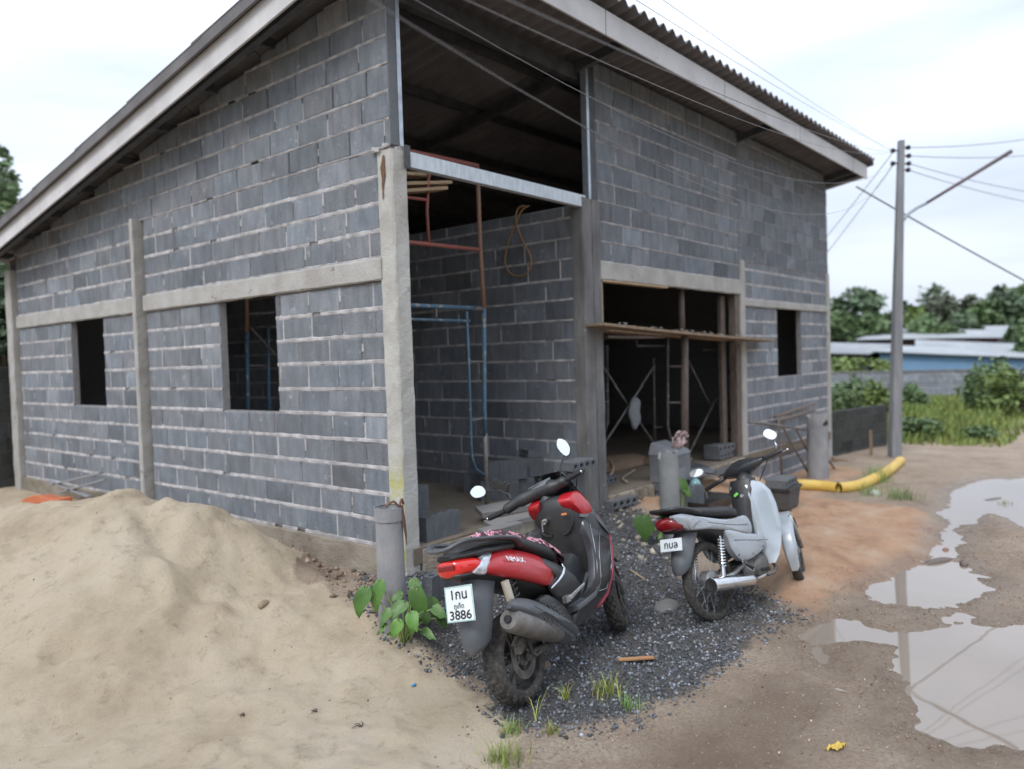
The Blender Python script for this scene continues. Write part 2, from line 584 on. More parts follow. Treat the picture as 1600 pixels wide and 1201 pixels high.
# what lies where (kind of soil), and how wet it is
wob = fract_noise(GX, GY, 81, ((1.7, 0.25), (4.5, 0.16), (12.0, 0.08)))
m_sand = 1 - smoothstep(0.02, 0.36, poly_sd(GX, GY, SAND) + wob)
m_sand = np.maximum(m_sand, smoothstep(0.05, 0.2, GZ + 0.45) * (GX < 0) * (GY > 0.3))
strip = (GX < 0.05) & (GX > -0.75) & (GY > -0.2) & (GY < 2.1)
m_sand = np.where(strip & (GZ < -0.12), m_sand * smoothstep(-0.24, -0.5, GX + wob), m_sand)
m_grav = 1 - smoothstep(-0.20, 0.20, poly_sd(GX, GY, GRAVEL) + wob * 0.8)
m_soil = 1 - smoothstep(-0.3, 0.35, poly_sd(GX, GY, SOIL) + wob)
m_soil = np.maximum(m_soil, 0.62 * smoothstep(2.5, 3.4, GX) * smoothstep(-1.2, -0.7, GY + wob) * (GY > -1.3) * (GX < 9) * (GY < 0.1))
wet = np.max([1 - smoothstep(-0.05, 0.45, poly_sd(GX, GY, P) + wob * 0.6) for P in PUDDLES + [SHALLOW]], axis=0) * (1 - smoothstep(0.015, 0.07, GZ - WATER_Z))
ca = me.color_attributes.new('soil', 'FLOAT_COLOR', 'POINT')
ca.data.foreach_set('color', np.stack([m_sand, m_grav, m_soil, wet], -1).astype(np.float32).ravel())
# material
gm = bpy.data.materials.new('lane dirt, sand, gravel and soil')
gm.use_nodes = True
t = gm.node_tree
b = t.nodes['Principled BSDF']
nn, ll = t.nodes.new, t.links.new
tcn = nn('ShaderNodeTexCoord')
va = nn('ShaderNodeVertexColor')
va.layer_name = 'soil'
sp = nn('ShaderNodeSeparateColor')
ll(va.outputs['Color'], sp.inputs[0])


def gnoise(scale, detail=8, rough=0.65, seed=0.0):
    n = nn('ShaderNodeTexNoise')
    n.inputs['Scale'].default_value = scale
    n.inputs['Detail'].default_value = detail
    n.inputs['Roughness'].default_value = rough
    mpn = nn('ShaderNodeMapping')
    mpn.inputs['Location'].default_value = (seed, seed * 1.7, 0)
    ll(tcn.outputs['Object'], mpn.inputs['Vector'])
    ll(mpn.outputs['Vector'], n.inputs['Vector'])
    return n.outputs['Fac']


def gramp(fac, stops):
    r = nn('ShaderNodeValToRGB')
    el = r.color_ramp.elements
    while len(el) < len(stops):
        el.new(0.5)
    for e_, (p_, c_) in zip(el, stops):
        e_.position, e_.color = p_, (*c_, 1)
    ll(fac, r.inputs['Fac'])
    return r.outputs['Color']


def gmix(f, a, b_, mode='MIX'):
    m = nn('ShaderNodeMix')
    m.data_type = 'RGBA'
    m.blend_type = mode
    for k, v in (('Factor', f), ('A', a), ('B', b_)):
        if isinstance(v, (int, float)):
            m.inputs[k].default_value = v
        elif isinstance(v, tuple):
            m.inputs[k].default_value = (*v, 1)
        else:
            ll(v, m.inputs[k])
    return m.outputs['Result']


def gmask(chan, sc, amp=0.7, seed=0.0):
    """mask broken up by noise"""
    a = nn('ShaderNodeMath')
    a.operation = 'MULTIPLY_ADD'
    ll(gnoise(sc, 6, 0.7, seed), a.inputs[0])
    a.inputs[1].default_value = amp
    a.inputs[2].default_value = -amp / 2
    s2 = nn('ShaderNodeMath')
    s2.operation = 'ADD'
    ll(a.outputs[0], s2.inputs[0])
    ll(chan, s2.inputs[1])
    r = nn('ShaderNodeMapRange')
    r.inputs['From Min'].default_value = 0.36
    r.inputs['From Max'].default_value = 0.64
    ll(s2.outputs[0], r.inputs['Value'])
    return r.outputs['Result']


dirt = gramp(gnoise(1.6, 12, 0.75), [(0.34, (0.235, 0.163, 0.108)), (0.5, (0.41, 0.305, 0.215)), (0.68, (0.50, 0.41, 0.31))])
dirt = gmix(gramp(gnoise(55, 4, 0.8, 3), [(0.40, (0, 0, 0)), (0.62, (0.8, 0.8, 0.8))]), dirt, (0.20, 0.155, 0.12))
dirt = gmix(gramp(gnoise(120, 3, 0.8, 9), [(0.58, (0, 0, 0)), (0.66, (0.8, 0.8, 0.8))]), dirt, (0.46, 0.40, 0.34))
sandc = gramp(gnoise(1.1, 10, 0.68, 5), [(0.28, (0.40, 0.305, 0.205)), (0.5, (0.555, 0.455, 0.325)), (0.7, (0.61, 0.52, 0.40))])
sandc = gmix(gramp(gnoise(9, 8, 0.75, 7), [(0.54, (0, 0, 0)), (0.70, (0.8, 0.8, 0.8))]), sandc, (0.33, 0.25, 0.165))
sandc = gmix(gramp(gnoise(70, 3, 0.8, 8), [(0.64, (0, 0, 0)), (0.70, (0.7, 0.7, 0.7))]), sandc, (0.20, 0.155, 0.11))
soilc = gramp(gnoise(2.2, 10, 0.7, 2), [(0.3, (0.32, 0.165, 0.095)), (0.5, (0.47, 0.29, 0.18)), (0.7, (0.52, 0.38, 0.27))])
gravc = gramp(gnoise(30, 6, 0.8, 4), [(0.3, (0.035, 0.036, 0.039)), (0.5, (0.085, 0.083, 0.082)), (0.72, (0.17, 0.155, 0.14))])
gravc = gmix(gramp(gnoise(1.9, 5, 0.6, 14), [(0.5, (0, 0, 0)), (0.68, (0.75, 0.75, 0.75))]), gravc, (0.15, 0.12, 0.09))
col = gmix(gmask(sp.outputs[0], 7, 0.8, 1), dirt, sandc)
col = gmix(gmask(sp.outputs[2], 5, 0.8, 6), col, soilc)
col = gmix(gmask(sp.outputs[1], 22, 1.2, 12), col, gravc)
# farther fields are green
ln = nn('ShaderNodeVectorMath')
ln.operation = 'DISTANCE'
ll(tcn.outputs['Object'], ln.inputs[0])
ln.inputs[1].default_value = (2, -1, 0)
fr = nn('ShaderNodeMapRange')
fr.inputs['From Min'].default_value = 24
fr.inputs['From Max'].default_value = 30
ll(ln.outputs['Value'], fr.inputs['Value'])
col = gmix(fr.outputs['Result'], col, gramp(gnoise(0.4, 6, 0.7), [(0.35, (0.05, 0.08, 0.025)), (0.65, (0.10, 0.14, 0.05))]))
wetc = gmix(va.outputs['Alpha'], col, gmix(0.55, col, (0.175, 0.12, 0.075)))
ll(wetc, b.inputs['Base Color'])
rr = nn('ShaderNodeMapRange')
rr.inputs['To Min'].default_value = 0.88
rr.inputs['To Max'].default_value = 0.22
ll(va.outputs['Alpha'], rr.inputs['Value'])
ll(rr.outputs['Result'], b.inputs['Roughness'])
bp = nn('ShaderNodeBump')
bp.inputs['Strength'].default_value = 0.95
bp.inputs['Distance'].default_value = 0.04
ll(gnoise(19, 12, 0.78, 20), bp.inputs['Height'])
bp2 = nn('ShaderNodeBump')
bp2.inputs['Strength'].default_value = 0.5
bp2.inputs['Distance'].default_value = 0.008
ll(gnoise(150, 4, 0.8, 30), bp2.inputs['Height'])
ll(bp.outputs['Normal'], bp2.inputs['Normal'])
ll(bp2.outputs['Normal'], b.inputs['Normal'])
me.materials.append(gm)
ground = bpy.data.objects.new('ground', me)
C.objects.link(ground)
tag(ground, kind='structure')

# ------------------------------------------------------------------ muddy water standing in the lane
wm = mat('muddy puddle water', (0.225, 0.185, 0.145), 0.015, spec=0.5, var=(0.27, 0.215, 0.175), vscale=0.6, vfac=0.9)
wb = wm.node_tree.nodes['Principled BSDF']
wb.inputs['IOR'].default_value = 1.75
wn = wm.node_tree.nodes.new('ShaderNodeTexNoise')
wn.inputs['Scale'].default_value = 2.5
wn.inputs['Detail'].default_value = 2
wbp = wm.node_tree.nodes.new('ShaderNodeBump')
wbp.inputs['Strength'].default_value = 0.05
wbp.inputs['Distance'].default_value = 0.01
wm.node_tree.links.new(wm.node_tree.nodes['Texture Coordinate'].outputs['Object'], wn.inputs['Vector'])
wm.node_tree.links.new(wn.outputs['Fac'], wbp.inputs['Height'])
wm.node_tree.links.new(wbp.outputs['Normal'], wb.inputs['Normal'])
allp = PUDDLES + [SHALLOW]
xs, ys = [q[0] for P in allp for q in P], [q[1] for P in allp for q in P]
x0, x1, y0, y1 = min(xs) - .8, max(xs) + .8, min(ys) - .8, max(ys) + .8
nxs, nys = int((x1 - x0) / .1), int((y1 - y0) / .1)
xx, yy = np.meshgrid(np.linspace(x0, x1, nxs), np.linspace(y0, y1, nys), indexing='ij')
sdq = np.min([poly_sd(xx, yy, P) for P in PUDDLES], axis=0)
pb = MB()
for i in range(nxs - 1):
    for j in range(nys - 1):
        if sdq[i:i + 2, j:j + 2].min() < 0.7:
            pb.add([(xx[a, b_], yy[a, b_], WATER_Z) for a, b_ in ((i, j), (i + 1, j), (i + 1, j + 1), (i, j + 1))], [(0, 1, 2, 3)])
tag(pb.build('puddle_water', wm, weld=True, smooth=True), kind='structure')
# ------------------------------------------------------------------ the house under construction
SL = 0.168


def zroof(y):
    """underside of the roof sheets"""
    return 4.46 - SL * (y + 0.55)


house = thing('unfinished_house', 'unfinished house of bare grey concrete blocks under a lean-to corrugated roof', 'house')


def wall(name, origin, udir, ndir, u0, u1, z0, z1, holes=(), bands=(), top=None, joint=0.010, fill=0.5, z_first=None, thick=0.075, gap=0.10,
         shade=1.0, parent=None, notch=None, light=1.0):
    """block wall: every block a chamfered face with its own tint, rough bed joints, mortar body behind; beams are left out for parts of their own"""
    origin, ud, nd = Vector(origin), Vector(udir), Vector(ndir)
    mb = MB()

    def P(u, z, n=0.0):
        return origin + ud * u + nd * n + Vector((0, 0, z))

    zt = (lambda u: 99) if top is None else (lambda u: top(P(u, 0)))
    zs, z = [], z0 if z_first is None else z_first
    edges = sorted([b for bd in bands for b in bd])
    while z < z1 - 1e-4:
        nxt = z + 0.2
        for b0, b1 in bands:
            if z < b0 - 1e-4 < nxt - 1e-4 and nxt > b0 + 0.001:
                nxt = b0
            if abs(z - b0) < 1e-4:
                nxt = b1
        nxt = min(nxt, z1)
        if not any(abs(z - b0) < 1e-4 for b0, _ in bands):
            if nxt - z > 0.03:
                zs.append((z, nxt))
        z = nxt
    for k, (za, zb) in enumerate(zs):
        cuts = [(u0, u1)]
        for h in holes:
            if h[2] < (za + zb) / 2 < h[3]:
                nc = []
                for a, b_ in cuts:
                    if h[1] <= a or h[0] >= b_:
                        nc.append((a, b_))
                        continue
                    if h[0] > a:
                        nc.append((a, h[0]))
                    if h[1] < b_:
                        nc.append((h[1], b_))
                cuts = nc
        for a, b_ in cuts:
            # mortar body
            if min(zt(a), zt(b_)) > za + 0.02:
                ta, tb = min(zb, zt(a)), min(zb, zt(b_))
                vs = [P(a, za, -thick), P(b_, za, -thick), P(a, za, -0.009), P(b_, za, -0.009), P(a, ta, -thick), P(b_, tb, -thick), P(a, ta, -0.009), P(b_, tb, -0.009)]
                mb.add(vs, BOXF, 1, (0.5, 0.5, 0.5))
            # blocks
            u = a - (random.uniform(0.05, 0.35))
            if k % 2:
                u -= 0.2
            while u < b_ - 0.02:
                L_ = random.choice((0.395, 0.40, 0.40, 0.405, 0.41))
                ba, bb = max(u, a), min(u + L_, b_)
                u += L_
                if bb - ba < 0.035:
                    continue
                j = random.uniform(0.0055, 0.0105)
                xa, xb = ba + (j if ba > a + 1e-3 else 0.002), bb - (j if bb < b_ - 1e-3 else 0.002)
                ya, yb = za + joint * 0.42 + random.uniform(-.002, 0.003), zb - joint * 0.42 - random.uniform(-.002, 0.003)
                ta, tb = min(yb, zt(xa)), min(yb, zt(xb))
                if min(ta, tb) - ya < 0.02:
                    continue
                f = random.uniform(-0.002, 0.003)
                c = 0.006
                tint = random.gauss(1.0, 0.095) * shade
                if random.random() < 0.10:
                    tint *= random.choice((0.80, 1.25))
                hue = random.uniform(-0.035, 0.035)
                tn = (tint * (1 + hue), tint, tint * (1 - hue * 0.7))
                q = lambda: random.uniform(-0.0035, 0.0035)
                r0 = [P(xa, ya, -0.02), P(xb, ya, -0.02), P(xb, tb, -0.02), P(xa, ta, -0.02)]
                r1 = [P(xa + q(), ya + q(), f - 0.005), P(xb + q(), ya + q(), f - 0.005), P(xb + q(), tb + q(), f - 0.005), P(xa + q(), ta + q(), f - 0.005)]
                r2 = [P(xa + c + q(), ya + c + q(), f), P(xb - c + q(), ya + c + q(), f), P(xb - c + q(), tb - c + q(), f), P(xa + c + q(), ta - c + q(), f)]
                fs = [(8, 9, 10, 11)]
                for s_ in (0, 4):
                    for i in range(4):
                        fs.append((s_ + i, s_ + (i + 1) % 4, s_ + 4 + (i + 1) % 4, s_ + 4 + i))
                v_off = len(mb.v)
                mb.add(r0 + r1 + r2, fs, 0, tn)
                for i_ in range(4):              # mortar smeared on the block edges
                    k_ = random.uniform(1.0, 1.75)
                    mb.t[v_off + 4 + i_] = tuple(c__ * k_ for c__ in tn)
                    k_ = random.uniform(0.92, 1.18)
                    mb.t[v_off + 8 + i_] = tuple(c__ * k_ for c__ in tn)
                # the upright joint
                if random.random() < fill and bb < b_ - 0.01:
                    w_ = random.uniform(0.009, 0.019)
                    lo, hi = za + random.choice((0.01, 0.01, 0.08)), min(zb, zt(bb)) - random.choice((0.008, 0.008, 0.06))
                    if hi - lo > 0.03:
                        ks = 5
                        vs = []
                        for i in range(ks + 1):
                            zz = lo + (hi - lo) * i / ks
                            ww = w_ * random.uniform(0.7, 1.25)
                            vs += [P(bb - ww, zz, -0.009), P(bb, zz, random.uniform(0.0, 0.003)), P(bb + ww, zz, -0.009)]
                        fs = []
                        for i in range(ks):
                            for s_ in (0, 1):
                                fs.append((i * 3 + s_, i * 3 + s_ + 1, i * 3 + s_ + 4, i * 3 + s_ + 3))
                        mb.add(vs, fs, 1, (light,) * 3)
            # bed joint at the foot of this course
            u = a
            run = []
            while u < b_ + 0.001:
                run.append(u)
                u += 0.055
            run.append(b_)
            segs, cur = [], []
            for uu in run:
                if zt(uu) < za + 0.02:
                    continue
                if random.random() < gap * 0.10 and len(cur) > 3:
                    segs.append(cur)
                    cur = []
                    continue
                cur.append(uu)
            segs.append(cur)
            drift = 0.0
            for cur in segs:
                if len(cur) < 2:
                    continue
                vs = []
                for uu in cur:
                    drift = drift * 0.8 + random.uniform(-0.0016, 0.0016)
                    hh = joint * random.uniform(0.55, 0.80)
                    up_, dn_ = random.uniform(.75, 1.35), random.uniform(.75, 1.35)
                    vs += [P(uu, za + drift - hh * dn_, -0.005), P(uu, za + drift - hh * .5, random.uniform(0.0010, 0.0030)),
                           P(uu, za + drift + hh * .5, random.uniform(0.0010, 0.0030)), P(uu, za + drift + hh * up_, -0.005)]
                fs = []
                for i in range(len(cur) - 1):
                    for s_ in (0, 1, 2):
                        fs.append((i * 4 + s_, i * 4 + 4 + s_, i * 4 + 5 + s_, i * 4 + 1 + s_))
                lt = light * random.uniform(0.88, 1.08)
                v_off = len(mb.v)
                mb.add(vs, fs, 1, (lt, lt, lt))
                for i_ in range(0, len(cur)):
                    k_ = lt * random.uniform(0.62, 1.1)
                    for q_ in range(4):
                        mb.t[v_off + i_ * 4 + q_] = (k_, k_, k_)
    return mb.build(name, [M['block'], M['mortar']], parent or house, tint=True)


def plain(name, boxes, m, parent=None, bevel=0.004, jit=0.0):
    mb = MB()
    for a, b_ in boxes:
        mb.box(a, b_, jit=jit)
    return mb.build(name, m, parent or house, bevel=bevel)


def rough_bar(name, p, q, w_, h_, m, parent=None, step=0.12, jit=0.004, up=(0, 0, 1)):
    """a cast bar (pillar or beam) with slightly wandering edges"""
    p, q = Vector(p), Vector(q)
    d = q - p
    n = max(2, int(d.length / step))
    dn = d.normalized()
    a = Vector(up) if abs(dn.dot(Vector(up))) < 0.9 else Vector((0, 1, 0))
    s_ = dn.cross(a).normalized()
    t_ = s_.cross(dn)
    rings = []
    ch = 0.012
    for i in range(n + 1):
        c = p + d * i / n
        r = []
        for sx, sy, cx, cy in ((-1, -1, 1, 0), (-1, -1, 0, 1), (-1, 1, 0, -1), (-1, 1, 1, 0), (1, 1, -1, 0), (1, 1, 0, -1), (1, -1, 0, 1), (1, -1, -1, 0)):
            r.append(c + s_ * (sx * w_ / 2 + cx * ch + random.uniform(-jit, jit)) + t_ * (sy * h_ / 2 + cy * ch + random.uniform(-jit, jit)))
        rings.append(r)
    mb = MB()
    mb.rings(rings)
    return mb.build(name, m, parent or house)


Z = lambda P_: zroof(P_.y) - 0.05
# side wall (towards the sand), windows in it
SIDE_HOLES = [(1.54, 2.46, 1.0, 2.0), (4.98, 5.90, 1.0, 2.0)]
wall('side_wall', (0, 0, 0), (0, 1, 0), (-1, 0, 0), 0.135, 7.62, 0.0, 2.976, holes=SIDE_HOLES + [(3.9, 4.09, -1, 2.9)], bands=[(2.0, 2.176)], top=Z, joint=0.031, fill=0.55)
wall('side_wall', (0, 0, 0), (0, 1, 0), (-1, 0, 0), 0.0, 7.9, 2.95, 4.6, z_first=2.976, top=Z, joint=0.022, fill=0.45, light=0.78, gap=0.15)
rough_bar('beam', (-0.004, 0.12, 2.088), (-0.004, 3.92, 2.088), 0.17, 0.05, M['concrete'], up=(1, 0, 0))
rough_bar('beam', (-0.004, 4.06, 2.088), (-0.004, 7.63, 2.088), 0.17, 0.05, M['concrete'], up=(1, 0, 0))
rough_bar('pillar', (0.0, 3.992, -0.5), (0.0, 3.992, 2.98), 0.19, 0.065, M['concrete'])
rough_bar('pillar', (0.06, 7.76, -0.6), (0.06, 7.76, 2.80), 0.27, 0.20, M['concrete'])
# corner pillar, with its rusty stain and green foot
cp = rough_bar('pillar', (0.063, 0.06, -0.6), (0.063, 0.06, 2.95), 0.155, 0.165, mat('corner pillar concrete', (0.47, 0.46, 0.43), 0.9, var=(0.35, 0.335, 0.30), vscale=3.5,
               vfac=0.9, bump=0.5, bscale=30, spots=((0.20, 0.18, 0.15), 4.5, 0.66)))
mb = MB()
for i, (y_, z_, s_) in enumerate(((0.055, 2.86, 0.018), (0.062, 2.82, 0.026), (0.058, 2.77, 0.022), (0.066, 2.71, 0.013), (0.068, 2.64, 0.007))):
    mb.tube([(-0.0235, y_, z_ + 0.05), (-0.0245, y_ + 0.004, z_), (-0.0235, y_ + 0.008, z_ - 0.05)], [s_ * .5, s_, s_ * .6], 8, squash=0.12, up=(0, 1, 0))
mb.build('rust_stain', mat('rust stain', (0.14, 0.075, 0.04), 0.9), cp)
mb = MB()
0 and mb.rings([[(-0.0235, 0.02, z_), (-0.0235, 0.115, z_), (-0.0215, 0.115, z_), (-0.0215, 0.02, z_)] for z_ in (0.13, 0.2, 0.3, 0.4, 0.48)])
# green algae low on the pillar: part of its surface, fading out upwards and downwards through noise
_t = MATS['corner pillar concrete'].node_tree
_b = _t.nodes['Principled BSDF']
_src = _b.inputs['Base Color'].links[0].from_socket
_tc, _sx, _nz, _mr, _m2, _mu, _mx = (_t.nodes.new(k) for k in ('ShaderNodeTexCoord', 'ShaderNodeSeparateXYZ', 'ShaderNodeTexNoise', 'ShaderNodeMapRange', 'ShaderNodeMapRange', 'ShaderNodeMath', 'ShaderNodeMix'))
_nz.inputs['Scale'].default_value = 7
_nz.inputs['Detail'].default_value = 6
_t.links.new(_tc.outputs['Object'], _nz.inputs['Vector'])
_t.links.new(_tc.outputs['Object'], _sx.inputs[0])
_mr.inputs['From Min'].default_value, _mr.inputs['From Max'].default_value = 0.85, 0.42
_t.links.new(_sx.outputs['Z'], _mr.inputs['Value'])
_m2.inputs['From Min'].default_value, _m2.inputs['From Max'].default_value = 0.40, 0.62
_t.links.new(_nz.outputs['Fac'], _m2.inputs['Value'])
_m3, _mu2 = _t.nodes.new('ShaderNodeMapRange'), _t.nodes.new('ShaderNodeMath')
_m3.inputs['From Min'].default_value, _m3.inputs['From Max'].default_value = 0.004, -0.012
_t.links.new(_sx.outputs['X'], _m3.inputs['Value'])
_mu2.operation = 'MULTIPLY'
_mu.operation = 'MULTIPLY'
_t.links.new(_mr.outputs['Result'], _mu.inputs[0])
_t.links.new(_m2.outputs['Result'], _mu.inputs[1])
_mx.data_type = 'RGBA'
_mx.inputs['B'].default_value = (0.40, 0.39, 0.11, 1)
_t.links.new(_mu.outputs[0], _mu2.inputs[0])
_t.links.new(_m3.outputs['Result'], _mu2.inputs[1])
_t.links.new(_mu2.outputs[0], _mx.inputs['Factor'])
_t.links.new(_src, _mx.inputs['A'])
_t.links.new(_mx.outputs['Result'], _b.inputs['Base Color'])
# block infill on the corner pillar and a rough mortar cap
mb = MB()
for _ in range(22):
    c = Vector((0.06 + random.uniform(-.085, .085), 0.07 + random.uniform(-.085, .09), 2.965 + random.uniform(-0.01, 0.015)))
    s_ = random.uniform(0.012, 0.03)
    mb.obox(c, (s_, 0.004, 0), (-0.004, s_, 0.005), (0, -0.004, s_ * .6))
mb.build('mortar_cap', M['mortar'], house, tint=True)
# return of the upper wall at the corner: block ends and the light steel stud
plain('wall_end', [((0.003, -0.002, 2.985), (0.088, 0.02, zroof(0) - 0.06))], mat('block end', (0.15, 0.163, 0.178), 0.9, var=(0.11, 0.12, 0.13), bump=0.5))
plain('steel_stud', [((0.09, -0.006, 2.985), (0.128, 0.06, zroof(0) - 0.14))], M['galv'], bevel=0.002)
plain('steel_stud', [((2.535, -0.03, 2.93), (2.575, 0.04, zroof(0) - 0.14))], M['galv'], bevel=0.002)
plain('steel_stud', [((2.60, -0.012, 2.93), (2.70, 0.05, zroof(0) - 0.14))], M['steel'], bevel=0.002)
# silver channel over the open bay
ch = MB()
ch.box((0.13, -0.035, 2.838), (2.47, -0.028, 2.952))
ch.box((0.13, -0.028, 2.838), (2.47, 0.03, 2.846))
ch.box((0.13, -0.028, 2.944), (2.47, 0.03, 2.952))
ch.build('steel_channel', M['zinc'], house, bevel=0.002)
plain('bracket', [((0.10, -0.05, 2.82), (0.15, -0.036, 2.99))], M['steel'], bevel=0.002)
# double pillar between the open bay and the garage
rough_bar('pillar', (2.472, 0.03, -0.6), (2.472, 0.03, 2.93), 0.16, 0.15, M['concrete_old'])
rough_bar('pillar', (2.640, 0.035, -0.6), (2.640, 0.035, 2.93), 0.155, 0.14, M['concrete_old'])
rough_bar('pillar', (6.195, 0.03, -0.6), (6.195, 0.03, 2.62), 0.15, 0.11, M['concrete'])
rough_bar('pillar', (9.73, 0.06, -0.75), (9.73, 0.06, 2.66), 0.15, 0.17, M['concrete'])
# front walls
wall('front_wall', (0, 0, 0), (1, 0, 0), (0, -1, 0), 2.725, 6.12, 2.344, 4.6, top=Z, joint=0.018, fill=0.4, gap=0.2, light=0.85, shade=0.92)
wall('front_wall', (0, 0, 0), (1, 0, 0), (0, -1, 0), 6.12, 9.655, -0.6, 2.62, holes=[(6.0, 6.27, -1, 2.62), (7.45, 8.45, 1.0, 2.0)], bands=[(2.0, 2.107)], joint=0.031,
     fill=0.5, light=0.98)
wall('front_wall', (0, 0, 0), (1, 0, 0), (0, -1, 0), 6.12, 9.80, 2.62, 4.6, z_first=2.62, top=Z, joint=0.011, fill=0.3, gap=0.3, light=0.75, shade=0.92)
rough_bar('beam', (6.26, -0.004, 2.054), (9.67, -0.004, 2.054), 0.10, 0.045, M['concrete'], up=(0, 1, 0))
rough_bar('lintel', (2.70, 0.0, 2.25), (6.13, 0.0, 2.25), 0.19, 0.055, M['concrete'], up=(0, 1, 0))
# timber shuttering left round the garage opening
plain('shuttering', [((5.99, 0.0, -0.35), (6.115, 0.10, 2.15)), ((5.80, 0.12, -0.2), (5.93, 0.17, 2.13))], M['wood_dark'])
plain('shuttering', [((2.735, -0.012, 1.70), (2.765, 0.09, 2.15)), ((2.74, -0.03, 2.135), (4.1, 0.05, 2.155))], M['wood_pale'])
# partition beside the open bay, inner walls, back and far end
PT = wall('partition_wall', (2.4, 0, 0), (0, 1, 0), (-1, 0, 0), -0.04, 7.6, -0.044, 2.87, joint=0.020, fill=0.5, gap=0.12, light=0.98, shade=0.85, z_first=-0.044)  # block colour darkened to stand in for shade inside the bay
wall('inner_wall', (0, 3.1, 0), (1, 0, 0), (0, -1, 0), 2.48, 7.6, 0.0, 2.8, joint=0.008, fill=0.4, light=0.72, shade=0.85)  # indoor shade put into the block colour here as well
wall('end_wall', (9.8, 0, 0), (0, 1, 0), (1, 0, 0), 0.14, 7.9, -0.6, 4.6, top=Z, fill=0.4)
wall('back_wall', (0, 7.9, 0), (-1, 0, 0), (0, 1, 0), -9.8, 0.0, -0.6, 4.6, top=Z, fill=0.4)
# floor and footings
plain('floor_slab', [((0.06, -0.03, -0.13), (9.72, 7.82, 0.0))], M['floor'])
plain('footing', [((-0.035, 0.15, -0.7), (0.055, 7.62, -0.012))], M['plinth'])
fb = MB()
nseg = 60
rg = []
for i in range(nseg + 1):
    x = 0.15 + (2.38 - 0.15) * i / nseg
    a = random.uniform(-0.02, 0.02)
    rg.append([(x, 0.0, -0.7), (x, -0.05 + a * .5, -0.7), (x, -0.07 + a, -0.16), (x, -0.055 + a, -0.03 + a * .3), (x, 0.0, -0.005)])
fb.rings(rg)
rg = []
for i in range(nseg + 1):
    x = 2.73 + (6.1 - 2.73) * i / nseg
    a = random.uniform(-0.03, 0.03)
    rg.append([(x, 0.0, -0.7), (x, -0.05 + a * .5, -0.7), (x, -0.06 + a, -0.16), (x, -0.055 + a, -0.03 + a * .3), (x, 0.0, -0.005)])
fb.rings(rg)
fb.build('broken_slab_edge', M['plinth'], house)

# ------------------------------------------------------------------ roof
roof = MB()
X0, X1 = -0.46, 10.17
xs = np.arange(X0, X1 + 0.001, 0.0225)
cor = 0.030 * np.sin(2 * np.pi * xs / 0.18)
y = -0.68
row = 0
while y < 8.3:
    yb = min(y + 1.38, 8.45)
    off = 0.045 + 0.0
    rt_ = []
    for yy, lift in ((y, 0.016), (yb, 0.030)):
        # each row's lower end rides over the next row
        zz = 4.46 - SL * (yy + 0.55) + lift - (0.0 if yy == y else -0.0)
        rt_.append([(x, yy, zz + c + 0.03) for x, c in zip(xs, cor)])
    top_, bot_ = rt_, [[(p[0], p[1], p[2] - 0.009) for p in r] for r in rt_]
    n = len(xs)
    vs = top_[0] + top_[1] + bot_[0] + bot_[1]
    fs = []
    for i in range(n - 1):
        fs.append((i, i + 1, n + i + 1, n + i))
        fs.append((2 * n + i, 3 * n + i, 3 * n + i + 1, 2 * n + i + 1))
        fs.append((i, 2 * n + i, 2 * n + i + 1, i + 1))
        fs.append((n + i, n + i + 1, 3 * n + i + 1, 3 * n + i))
    fs += [(0, n, 3 * n, 2 * n), (n - 1, 3 * n - 1, 4 * n - 1, 2 * n - 1)]
    roof.add(vs, fs)
    y += 1.22
    row += 1
rf = roof.build('roof', M['roof_sheet'], house)
# verge strip under the sheet ends, stepping with the rows
VB = {True: MB(), False: MB()}
y = -0.66
while y < 8.2:
    yb = y + 1.22
    za, zb_ = 4.46 - SL * (y + 0.55), 4.46 - SL * (yb + 0.55)
    for xx in (X0 + 0.005, X1 - 0.03):
        vb = VB[xx < 1]
        vs = [(xx, y, za - 0.04), (xx + 0.025, y, za - 0.04), (xx, yb, zb_ - 0.04), (xx + 0.025, yb, zb_ - 0.04),
              (xx, y, za + 0.045), (xx + 0.025, y, za + 0.045), (xx, yb, zb_ + 0.062), (xx + 0.025, yb, zb_ + 0.062)]
        vb.add(vs, BOXF)
    y += 1.22
VB[True].build('verge', M['roof_sheet'], rf)
VB[False].build('verge', M['roof_sheet'], rf)
mb = MB()
for (y0_, y1_) in ((-0.555, 8.15),):
    for xx in (-0.40, 10.06):
        za, zb_ = 4.44 - SL * (y0_ + 0.55), 4.44 - SL * (y1_ + 0.55)
        mb.add([(xx, y0_, za - .20), (xx + .02, y0_, za - .20), (xx, y1_, zb_ - .20), (xx + .02, y1_, zb_ - .20), (xx, y0_, za), (xx + .02, y0_, za), (xx, y1_, zb_), (xx + .02, y1_, zb_)], BOXF)
        mb.build('fascia', M['fascia'], rf, bevel=0.002)
        mb = MB()
mb.box((-0.402, -0.577, 4.215), (10.082, -0.557, 4.435))
mb.build('fascia', M['fascia'], rf, bevel=0.002)
# butt joints and nail heads of the boards
for x_ in (2.05, 4.5, 6.9, 9.3):
    mb = MB()
    mb.box((x_, -.5795, 4.217), (x_ + .006, -.5765, 4.433))
    mb.build('board_joint', M['steel'], rf)
